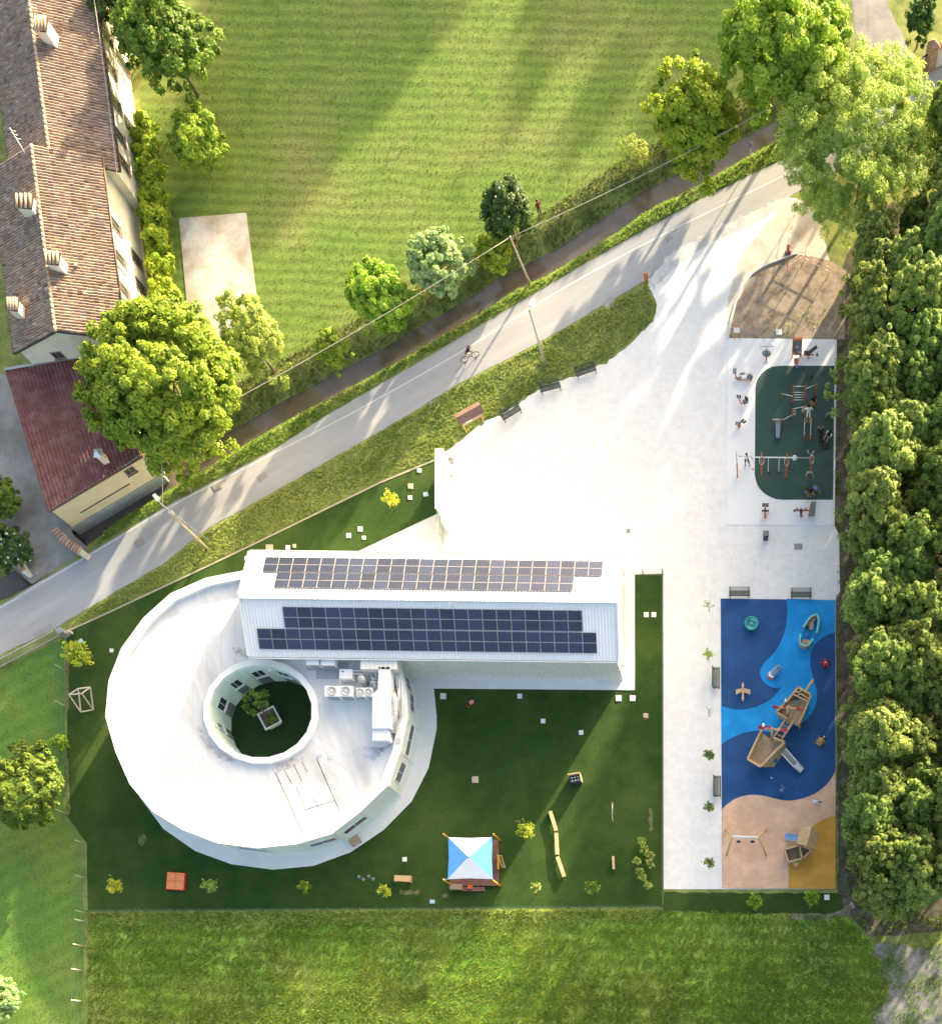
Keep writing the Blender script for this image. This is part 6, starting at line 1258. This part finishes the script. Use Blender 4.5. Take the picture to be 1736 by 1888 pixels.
    p = GZ(1510,1280); t = new('kettle_rack','small dark wheeled frame at the right edge of the gym floor',p,'gym frame'); t.part('frame', MB().pipe([GZ(1470,1280,.2),GZ(1490,1220,.6),GZ(1530,1200,.6),GZ(1540,1250,.3)],.03,6), grey_metal); t.part('wheel', MB().lathe([(.1,0),(.14,.03),(.1,.06)],tuple(GZ(1520,1225,.4)),12), grey_pad); t.part('foot', MB().box(tuple(GZ(1470,1285,.15)),(.1,.3,.1)), dark_pad)
    # suspension rig
    p = GB(690,800); t = new('suspension_rig','long suspension rig with orange posts and oval hoops on the gym floor',p,'suspension rig'); zb = 3.0
    t.part('top_bar', MB().tube(GB(610,553,zb),GB(1275,563,zb),.055), steel)
    for x,y,h in ((685,805,3.7),(985,818,3.7),(1285,790,3.6)):
        q = GB(x,y); po = t.part('post', MB().beam((q.x,q.y,.05),(q.x+.05,q.y,h),.1,.1), orange); t.part('post_cap', MB().tube((q.x+.05,q.y,h),(q.x+.05,q.y,h+.15),.03,6,.01), grey_metal, po)
        mid = Vector((q.x+.04,q.y,2.85)); t.part('hoop', MB().pipe([mid+Vector((.19*math.cos(a),-.12,.62*math.sin(a))) for a in [2*math.pi*k/14 for k in range(15)]],.035,6), steel, po)
    for x in (773,908):
        a,b = GB(x,560,zb),GB(x,735,.9); b.x = a.x; b.y = a.y; st = t.part('strap', MB().beam(a,b,.05,.03), lid_w); t.part('handle', MB().lathe([(.04,0),(.14,-.12),(.12,-.18)],tuple(b),8), dark_pad, st)
    d = GB(1097,563,zb); t.part('target_disc', MB().lathe([(.22,0),(.22,.06),(.1,.08)],tuple(d),16), mat('disc_grey',(.45,.5,.56),(.5,.55,.6),3,.5))
    t.part('black_strap', MB().pipe([GB(1037,600,2.6),GB(1037,690,1.6),GB(1090,735,.9)],.03,5), dark_pad); t.part('ring_rope', MB().tube(GB(588,575,2.8),GB(583,690,1.2),.015,4), lid_w); t.part('ring', MB().pipe([GB(583,702,1.1)+Vector((.09*math.cos(a),0,.09*math.sin(a))) for a in [2*math.pi*k/10 for k in range(11)]],.02,5), red_m)
    t.part('hook_arm', MB().pipe([GB(1255,470,3.5),GB(1270,505,3.3),GB(1285,520,3.2)],.03,6), steel); t.part('hook_arm', MB().pipe([GB(1335,470,3.5),GB(1325,505,3.3),GB(1300,520,3.2)],.03,6), steel)
    p = GB(1285,820); t = new('dip_station','curved steel dip handles below the suspension rig',p,'dip station')
    t.part('handle', MB().pipe([GB(1240,850,.05),GB(1240,775,1.0),GB(1262,735,1.2),GB(1285,740,1.2)],.035,7), steel); t.part('handle', MB().pipe([GB(1315,855,.05),GB(1330,775,1.0),GB(1310,735,1.2),GB(1285,740,1.2)],.035,7), steel)
    p = V(1359,880); t = new('tall_marker_post','tall slim red and grey post on the white gym pad',p,'post'); t.part('lower_post', MB().tube(f(p),(p.x,p.y,2.1),.055), orange); t.part('upper_post', MB().tube((p.x,p.y,2.1),(p.x-.02,p.y,3.9),.04), grey_metal)
    p = V(1410,945); t = new('exercise_bike','orange arm and leg bike with black pads below the green floor',p); t.part('frame', MB().beam(GB(735,1190,.5),GB(735,1280,.5),.16,.2), orange); t.part('saddle', MB().box(tuple(GB(737,1142,.9)),(.55,.26,.09)), dark_pad); t.part('saddle_spine', MB().box(tuple(GB(737,1142,.95)),(.08,.28,.06)), orange); t.part('seat_post', MB().tube(GB(737,1190,.3),GB(737,1145,.85),.05), orange)
    t.part('handlebar', MB().pipe([GB(693,1105,1.0),GB(697,1135,.95),GB(737,1150,.9),GB(778,1135,.95),GB(785,1105,1.0)],.025,6), steel); t.part('hoop', MB().pipe([GB(735,1238,.6)+Vector((.27*math.cos(a),.17*math.sin(a),0)) for a in [2*math.pi*k/16 for k in range(17)]],.03,6), grey_metal); t.part('pedal_pad', MB().box(tuple(GB(737,1212,.65)),(.58,.12,.06)), dark_pad); t.part('foot', MB().box(tuple(GB(735,1275,.15)),(.2,.3,.2)), orange)
    p = V(1496,950); t = new('info_pillar','curved grey and orange pillar at the lower gym corner',p,'pillar'); a = GB(1310,1260,0); 
    t.part('panel', MB().prism([(p.x-.25,p.y-.1),(p.x+.2,p.y-.14),(p.x+.26,p.y+.02),(p.x-.2,p.y+.06)],.05,2.2,[(p.x-.12,p.y-.06),(p.x+.24,p.y-.1),(p.x+.28,p.y+.04),(p.x-.08,p.y+.06)]), grey_pad); t.part('edge_strip', MB().pipe([(p.x-.27,p.y-.12,.05),(p.x-.22,p.y-.1,1.2),(p.x-.13,p.y-.08,2.22)],.05,6), orange)
    t = new('rowing_machine','low orange rower with black seat beside the grey pillar',V(1477,947)); t.part('rail', MB().beam(GB(1095,1210,.4),GB(1280,1210,.4),.1,.1), orange); t.part('seat', MB().box(tuple(GB(1178,1218,.55)),(.24,.42,.1)), dark_pad); t.part('end_ball', MB().ball(tuple(GB(1095,1212,.45)),.13,8), grey_pad); t.part('weight_ball', MB().ball(tuple(GB(1178,1275,.3)),.14,8), grey_pad)
    for x in (1130,1235): t.part('foot_grip', MB().box(tuple(GB(x,1195,.5)),(.16,.22,.08),R(30)), grey_pad)
    p = V(1356,627); t = new('info_sign','white sign board with orange frame at the gym corner',p,'sign'); t.part('board', MB().box((p.x+.1,p.y,1.3),(.5,.05,.62)), white_p); t.part('frame', MB().box((p.x+.1,p.y+.03,1.3),(.58,.04,.72)), orange)
    for s_ in (-1,1): t.part('leg', MB().box((p.x+.1+s_*.24,p.y,.5),(.05,.05,.95)), orange)
    p = V(1411,993); t = new('litter_bin','dark purple litter bin below the gym pad',p,'bin'); bm_ = mat('bin_dark',(.05,.04,.07),(.07,.06,.09),4,.6); t.part('body', MB().prism([(p.x-.2,p.y-.2),(p.x+.2,p.y-.2),(p.x+.2,p.y+.2),(p.x-.2,p.y+.2)],.05,.75), bm_); t.part('hood', MB().box((p.x,p.y+.02,.88),(.46,.44,.06)), grey_pad); t.part('rim', MB().box((p.x+.22,p.y,.82),(.05,.44,.2)), bm_)
    for k,(x,y) in enumerate([(1520,823),(1524,827),(1518,829)]):
        q = V(x,y); solo('dumbbell',['small black dumbbell on the gym floor, left of two','small black dumbbell on the gym floor, right of two','small black dumbbell on the gym floor, lowest'][k],'dumbbell',MB().tube((q.x-.14,q.y,.11),(q.x+.14,q.y,.13),.03,6).lathe([(.07,0),(.07,.1)],(q.x-.14,q.y,.06),8).lathe([(.07,0),(.07,.1)],(q.x+.14,q.y,.06),8), dark_pad,(q.x,q.y,.056))
gym()
# ---- poles, lamps and overhead wires
pole_w = mat('grey_wood_pole',(.33,.27,.20),(.42,.35,.27),4,.9,.2,14); pole_c = mat('concrete_pole',(.40,.38,.34),(.46,.44,.40),4,.85)
def pole(name,label,bx,by,tx,ty,h,m,r=.12,lamp=None,cat='utility pole'):
    a = V(bx,by,0); b = V(tx,ty,h); t = Th(name,label,cat,(a.x,a.y,0)); t.part('pole', MB().tube(a-Vector((0,0,.2)),b,r,10,r*.6), m); t.part('pole_cap', MB().lathe([(r*.75,0),(r*.7,.05),(.02,.1)],tuple(b),8), grey_metal)
    if lamp:
        q = V(*lamp,h+.1); t.part('lamp_arm', MB().pipe([b-Vector((0,0,.3)),b.lerp(q,.5),q],.035,6), galv); d = (q-b); d.z = 0; ang = math.atan2(d.y,d.x); hd = t.part('lamp_head', MB().box(tuple(q+d.normalized()*.2),(.62,.3,.1),ang), lid_w); t.part('lens', MB().box(tuple(q+d.normalized()*.25-Vector((0,0,.06))),(.42,.22,.03),ang), galv, hd)
    return t,b
_,B1 = pole('utility_pole','brown wooden utility pole on the verge beside the ditch',976,521,940,437,5.4,pole_w,.11)
_,B2 = pole('street_lamp','grey street lamp pole on the verge beside the middle bench',1005,672,976,572,6.7,pole_c,.14,(979,562),'street lamp')
t2_,B3 = pole('street_lamp','street lamp pole carrying overhead wires near the annex',382,1012,300,932,7.6,pole_w,.13,(291,921),'street lamp')
a = B3-Vector((0,0,.9)); t2_.part('junction_box', MB().box((a.x+.2,a.y-.1,a.z),(.3,.25,.4)), galv); t2_.part('cable', MB().tube(V(388,1000,0),B3-Vector((-.1,0,.5)),.03,5), grey_metal)
_,B0 = pole('utility_pole','brown pole standing hidden under the big tree',352,905,281,817,7.2,pole_w,.11)
wirem = mat('cable',(.34,.33,.29),(.40,.39,.35),3,.6)
def wire(label,a,b,sag,r=.022):
    pts = [a.lerp(b,k/12)-Vector((0,0,sag*4*(k/12)*(1-k/12))) for k in range(13)]; solo('overhead_wire',label,'wire',MB().pipe(pts,r,4), wirem, tuple(a), group='overhead wires')
wire('overhead wire along the ditch left of the wooden utility pole',B1,B0,.5); wire('overhead wire along the ditch right of the wooden utility pole',B1,V(1500,152,7.0),.5); wire('overhead wire from the lamp pole up across the big tree',B3,V(286,735,7.2),.3,.03); wire('thin wire from the big tree pole down to the annex',B0,V(225,862,3.2),.1,.018); wire('wire running along the farmhouse roof to its eave',V(168,-40,6.4),V(219,352,5.3),.15,.03)
p = V(1383,302); t = Th('road_sign','small round road sign on a grey post by the ditch','road sign',(p.x,p.y,0)); t.part('post', MB().tube((p.x,p.y,0),(p.x,p.y,2.2),.035), galv); mb = MB().lathe([(.3,0),(.3,.03)],(0,0,0),18); mb.v = [(p.x+a*.35,p.y+b*.35+c-.03,1.95+a*.0+b) if False else (p.x+a*.45+c,p.y-.05+c+a*.5*0,1.95+b) for a,b,c in mb.v]; t.part('sign_plate', mb, mat('sign_purple',(.22,.12,.36),(.26,.15,.42),3,.5))
# ---- barriers
def barrier():
    rw = mat('red_white_tape',(.62,.30,.24),(.74,.70,.66),5,.6); obr = mat('barrier_orange',(.60,.16,.05),(.5,.13,.04),4,.6)
    p = V(1192,519); t = Th('marker_board','orange marker board on the gravel at the verge tip','marker',(p.x,p.y,.02)); t.part('board', MB().prism([(p.x-.18,p.y-.03),(p.x+.12,p.y-.03),(p.x+.12,p.y+.03),(p.x-.18,p.y+.03)],.1,.95,[(p.x-.2,p.y-.03),(p.x+.18,p.y-.03),(p.x+.18,p.y+.03),(p.x-.2,p.y+.03)]), obr)
    for s_ in (-.14,.12): t.part('leg', MB().tube((p.x+s_,p.y-.15,.02),(p.x+s_,p.y,.3),.025,5), obr)
    P_ = [(1469,369),(1452,462),(1452,462),(1452,470)]
    for (x0,y0),(x1,y1),lab in [((1470,370),(1450,458),'red and white barrier poles running down from the road by the willow'),((1452,452),(1530,494),'red and white barrier poles running towards the tree row'),((1450,484),(1486,462),'short barrier pole crossing the kerb of the bare corner')]:
        a,b = V(x0,y0,1.0),V(x1,y1,1.0); t = Th('barrier',lab,'barrier',(a.x,a.y,.02),group='red and white barriers')
        for z in (1.0,.55):
            n = 8
            for k in range(n): q0,q1 = a.lerp(b,k/n),a.lerp(b,(k+1)/n); q0.z = q1.z = z; t.part('stripe', MB().tube(q0,q1,.024,6), lid_w if k % 2 else mat('barrier_red',(.60,.22,.16),None))
        for k in (.03,.97): q = a.lerp(b,k); t.part('post', MB().beam((q.x,q.y,.02),(q.x,q.y,1.1),.045,.045), obr)
    p = V(1452,468); t = Th('marker_board','orange marker board where the barrier poles meet','marker',(p.x,p.y,.02)); t.part('board', MB().box((p.x,p.y,.65),(.25,.06,.8)), obr); t.part('foot', MB().box((p.x,p.y,.08),(.5,.3,.12)), dark_pad)
    # tree stump, sawn
    p = V(1612,448,0); t = Th('tree_stump','orange-brown broken trunk at the gap beside the willow','tree stump',(p.x,p.y,0)); sw = mat('sawn_wood',(.42,.20,.10),(.5,.3,.18),5,.9,.4,12)
    t.part('trunk', MB().pipe([(p.x,p.y,-.1),(p.x+.05,p.y+.05,1.5),(p.x+.1,p.y+.1,3.2)],.42,9,.34), sw); t.part('broken_top', MB().prism([(p.x+.1+.34*math.cos(a),p.y+.1+.34*math.sin(a)) for a in [k*.9 for k in range(7)]],3.15,3.7,[(p.x+.2+.12*math.cos(a),p.y+.2+.2*math.sin(a)) for a in [k*.9 for k in range(7)]]), bark)
barrier()
# ---- people
skin_m = mat('skin',(.46,.27,.19),(.42,.24,.16),6,.55); hair_m = mat('dark_hair',(.03,.022,.018),(.05,.035,.028),9,.6)
BASEP = dict(pelvis=(0,0,.95),chest=(0,0,1.25),neck=(0,0,1.47),head=(0,.02,1.60),crown=(0,.02,1.72))
for s_,k in ((-1,'l'),(1,'r')): BASEP.update({'sh'+k:(s_*.19,0,1.40),'el'+k:(s_*.26,-.02,1.12),'wr'+k:(s_*.27,.08,.90),'ha'+k:(s_*.27,.11,.80),'hp'+k:(s_*.1,0,.90),'kn'+k:(s_*.11,.03,.50),'an'+k:(s_*.11,-.02,.09),'to'+k:(s_*.12,.15,.04)})
RAD = dict(pelvis=.135,chest=.15,neck=.055,head=.095,crown=.07,sh=.065,el=.042,wr=.032,ha=.035,hp=.09,kn=.06,an=.042,to=.04)
BONES = [('pelvis','chest','shirt'),('chest','neck','shirt'),('neck','head','skin'),('head','crown','hair')]
for k in 'lr': BONES += [('chest','sh'+k,'shirt'),('sh'+k,'el'+k,'sleeve'),('el'+k,'wr'+k,'skin'),('wr'+k,'ha'+k,'skin'),('pelvis','hp'+k,'shorts'),('hp'+k,'kn'+k,'shorts'),('kn'+k,'an'+k,'calf'),('an'+k,'to'+k,'shoe')]
def person(label, px, py, rz, pose, shirt, shorts, shoe=None, calf=None, sleeve=None, z=.0, hair=None):
    J = dict(BASEP); J.update(pose); names = list(J); idx = {n:i for i,n in enumerate(names)}
    me = bpy.data.meshes.new('body_cage'); me.from_pydata([J[n] for n in names],[(idx[a],idx[b]) for a,b,_ in BONES],[]); o = bpy.data.objects.new('cage',me); COL.objects.link(o)
    m = o.modifiers.new('s','SKIN'); m.use_smooth_shade = True; sv = me.skin_vertices[0].data
    for i,n in enumerate(names): r_ = RAD.get(n) or RAD[n[:-1]]; sv[i].radius = (r_,r_*.8 if n in ('pelvis','chest') else r_); sv[i].use_root = (n == 'pelvis')
    o.modifiers.new('u','SUBSURF').levels = 1; dg = bpy.context.evaluated_depsgraph_get(); bm2 = bpy.data.meshes.new_from_object(o.evaluated_get(dg)); bpy.data.objects.remove(o)
    ms = {'skin':skin_m,'shirt':shirt,'shorts':shorts,'sleeve':sleeve or shirt,'calf':calf or skin_m,'shoe':shoe or dark_pad,'hair':hair or hair_m}; keys = list(ms); bm2.materials.clear()
    for k in keys: bm2.materials.append(ms[k])
    segs = [(Vector(J[a]), Vector(J[b]), k) for a,b,k in BONES]
    def near(c):
        best = None
        for a,b,k in segs:
            d = b-a; u = max(0, min(1, (c-a).dot(d)/max(1e-6, d.length_squared))); e = (a+d*u-c).length
            if best is None or e < best[0]: best = (e, k)
        return best[1]
    for p in bm2.polygons: p.material_index = keys.index(near(p.center)); p.use_smooth = True
    bm2.name = 'body'; q = V(px,py,0); t = Th('person',label,'person',(q.x,q.y,z),rz); t.off = (0,0,0); link('body',bm2,t.o)
    h = Vector(J['head']); c = Vector(J['crown']); d = (c-h).normalized(); fw = Vector((0,1,0)) if abs(d.y) < .8 else Vector((0,0,-1)); t.part('hair', MB().ball(tuple(h.lerp(c,.55)-fw*.025),.108,10,(1,1,1)), ms['hair']); t.part('nose', MB().ball(tuple(h+fw*.1),.022,6), skin_m)
    return t.o
fab = lambda n,c: mat('cloth_'+n,c,tuple(x*.8 for x in c),9,.85)
person('person in a dark red shirt standing on the lawn beside the elder',996,398,R(40),{'wrr':(.3,.2,1.0),'har':(.3,.28,1.0)},fab('dark_red',(.25,.025,.03)),fab('brown',(.09,.06,.05)),calf=fab('brown',(.09,.06,.05)))
person('person in black shirt and orange shorts standing beside the pull-up rig',1498,752,R(200),{},fab('black',(.015,.015,.018)),fab('orange',(.6,.25,.03)),z=.056)
person('person in a white shirt propped up on the parallel bars',1489,775,R(180),{'ell':(-.36,-.02,1.14),'wrl':(-.29,.02,.92),'hal':(-.28,.04,.86),'elr':(.36,-.02,1.14),'wrr':(.29,.02,.92),'har':(.28,.04,.86),'knl':(-.12,.3,.6),'anl':(-.12,.35,.22),'tol':(-.12,.5,.2),'knr':(.12,.3,.62),'anr':(.12,.35,.24),'tor':(.12,.5,.22)},fab('white',(.75,.75,.75)),fab('white',(.75,.75,.75)),shoe=fab('lime',(.55,.65,.1)),z=.36)
LIE = {'pelvis':(0,0,.14),'chest':(0,-.32,.17),'neck':(0,-.55,.19),'head':(0,-.68,.2),'crown':(0,-.8,.2),'shl':(-.19,-.48,.17),'shr':(.19,-.48,.17),'ell':(-.27,-.62,.3),'wrl':(-.12,-.72,.34),'hal':(-.05,-.75,.34),'elr':(.27,-.62,.3),'wrr':(.12,-.72,.34),'har':(.05,-.75,.34),'hpl':(-.1,.05,.13),'hpr':(.1,.05,.13),'knl':(-.11,.42,.42),'knr':(.11,.42,.42),'anl':(-.11,.62,.1),'anr':(.11,.62,.1),'tol':(-.11,.8,.06),'tor':(.11,.8,.06)}
person('person in black lying on the gym floor doing sit-ups',1512,807,R(180),LIE,fab('black',(.015,.015,.018)),fab('black',(.015,.015,.018)),calf=fab('black',(.015,.015,.018)),z=.056)
SIT = {'pelvis':(0,0,.2),'chest':(0,-.06,.5),'neck':(0,-.04,.7),'head':(0,.0,.83),'crown':(0,.02,.95),'shl':(-.19,-.05,.63),'shr':(.19,-.05,.63),'ell':(-.25,.12,.45),'wrl':(-.14,.34,.45),'hal':(-.06,.38,.45),'elr':(.25,.12,.45),'wrr':(.14,.34,.45),'har':(.06,.38,.45),'hpl':(-.1,.04,.18),'hpr':(.1,.04,.18),'knl':(-.15,.42,.45),'knr':(.15,.42,.45),'anl':(-.14,.56,.09),'anr':(.14,.56,.09),'tol':(-.14,.74,.05),'tor':(.14,.74,.05)}
person('person in black and white sitting at the right edge of the gym floor',1528,806,R(140),SIT,fab('black',(.015,.015,.018)),fab('grey',(.2,.2,.22)),sleeve=fab('white',(.75,.75,.75)),z=.056)
BEND = {'pelvis':(0,-.1,.85),'chest':(0,.16,1.0),'neck':(0,.36,1.05),'head':(0,.48,1.03),'crown':(0,.6,1.0),'shl':(-.19,.3,1.02),'shr':(.19,.3,1.02),'ell':(-.3,.4,.78),'wrl':(-.22,.5,.58),'hal':(-.2,.52,.5),'elr':(.3,.4,.78),'wrr':(.22,.5,.58),'har':(.2,.52,.5),'hpl':(-.1,-.08,.82),'hpr':(.1,-.08,.82)}
person('person in a blue-violet top bending over near the grey pillar',1501,908,R(200),BEND,fab('blue_violet',(.16,.18,.42)),fab('slate',(.18,.2,.28)),calf=fab('slate',(.18,.2,.28)),z=.056)
person('person in a black top standing beside the bending one at the pillar',1491,918,R(170),{'ell':(-.36,.05,1.2),'elr':(.36,.05,1.2),'wrl':(-.3,.2,1.05),'wrr':(.3,.2,1.05),'hal':(-.24,.25,1.0),'har':(.24,.25,1.0)},fab('black',(.015,.015,.018)),fab('brown_shorts',(.22,.1,.06)),z=.056)
person('person in white with a purple cap training on the pad left of the suspension rig',1376,858,R(180),{'ell':(-.42,.0,1.3),'wrl':(-.52,.12,1.1),'hal':(-.55,.18,1.05),'elr':(.42,0,1.36),'wrr':(.6,.1,1.5),'har':(.66,.12,1.55),'knl':(-.2,.1,.5),'anl':(-.24,-.02,.09),'tol':(-.26,.15,.04)},fab('white',(.75,.75,.75)),fab('black',(.015,.015,.018)),hair=fab('purple_cap',(.06,.03,.25)),z=.05)
# ---- cyclist
def cyclist():
    q = V(868,663,0); rz = R(24); t = Th('bicycle','black bicycle ridden along the road','bicycle',(q.x,q.y,.02),rz); t.off = (0,0,0); t.o.rotation_euler = (0,0,rz); bk = black_p
    for x in (-.5,.5):
        w = t.part('wheel', MB().pipe([(x+.33*math.cos(a),0,.34+.33*math.sin(a)) for a in [2*math.pi*k/24 for k in range(25)]],.028,6), bk); mb = t.part('hub', MB().tube((x,-.04,.34),(x,.04,.34),.03,6), steel, w)
        for k in range(8): a = k*math.pi/4; t.part('spoke', MB().tube((x,0,.34),(x+.31*math.cos(a),0,.34+.31*math.sin(a)),.006,4), steel, w)
    fr = fab('frame_teal',(.05,.18,.2))
    for a,b in [((-.5,0,.34),(-.12,0,.82)),((-.5,0,.34),(-.05,0,.32)),((-.05,0,.32),(-.12,0,.88)),((-.05,0,.32),(.36,0,.78)),((-.12,0,.80),(.34,0,.86)),((.5,0,.34),(.34,0,.92))]: t.part('frame_tube', MB().tube(a,b,.022,6), fr)
    t.part('saddle', MB().box((-.16,0,.92),(.26,.14,.06)), bk); t.part('handlebar', MB().pipe([(.28,-.27,.98),(.36,-.15,1.0),(.36,.15,1.0),(.28,.27,.98)],.018,6), bk)
    pose = {'pelvis':(0,-.16,1.0),'chest':(0,.05,1.22),'neck':(0,.2,1.38),'head':(0,.27,1.49),'crown':(0,.3,1.61),'shl':(-.19,.14,1.33),'shr':(.19,.14,1.33),'ell':(-.27,.24,1.12),'elr':(.27,.24,1.12),'wrl':(-.27,.32,1.02),'wrr':(.27,.32,1.02),'hal':(-.26,.30,.99),'har':(.26,.30,.99),'hpl':(-.1,-.13,.96),'hpr':(.1,-.13,.96),'knl':(-.1,.2,.74),'knr':(.1,.16,.86),'anl':(-.1,-.02,.26),'anr':(.1,.05,.48),'tol':(-.1,.13,.22),'tor':(.1,.2,.46)}
    person('cyclist in a dark top and pale trousers riding the bicycle',868,663,rz-R(90),pose,fab('dark_navy',(.04,.02,.06)),fab('cream_trousers',(.6,.55,.45)),calf=fab('cream_trousers',(.6,.55,.45)),z=.02,hair=fab('auburn',(.22,.06,.05)))
cyclist()
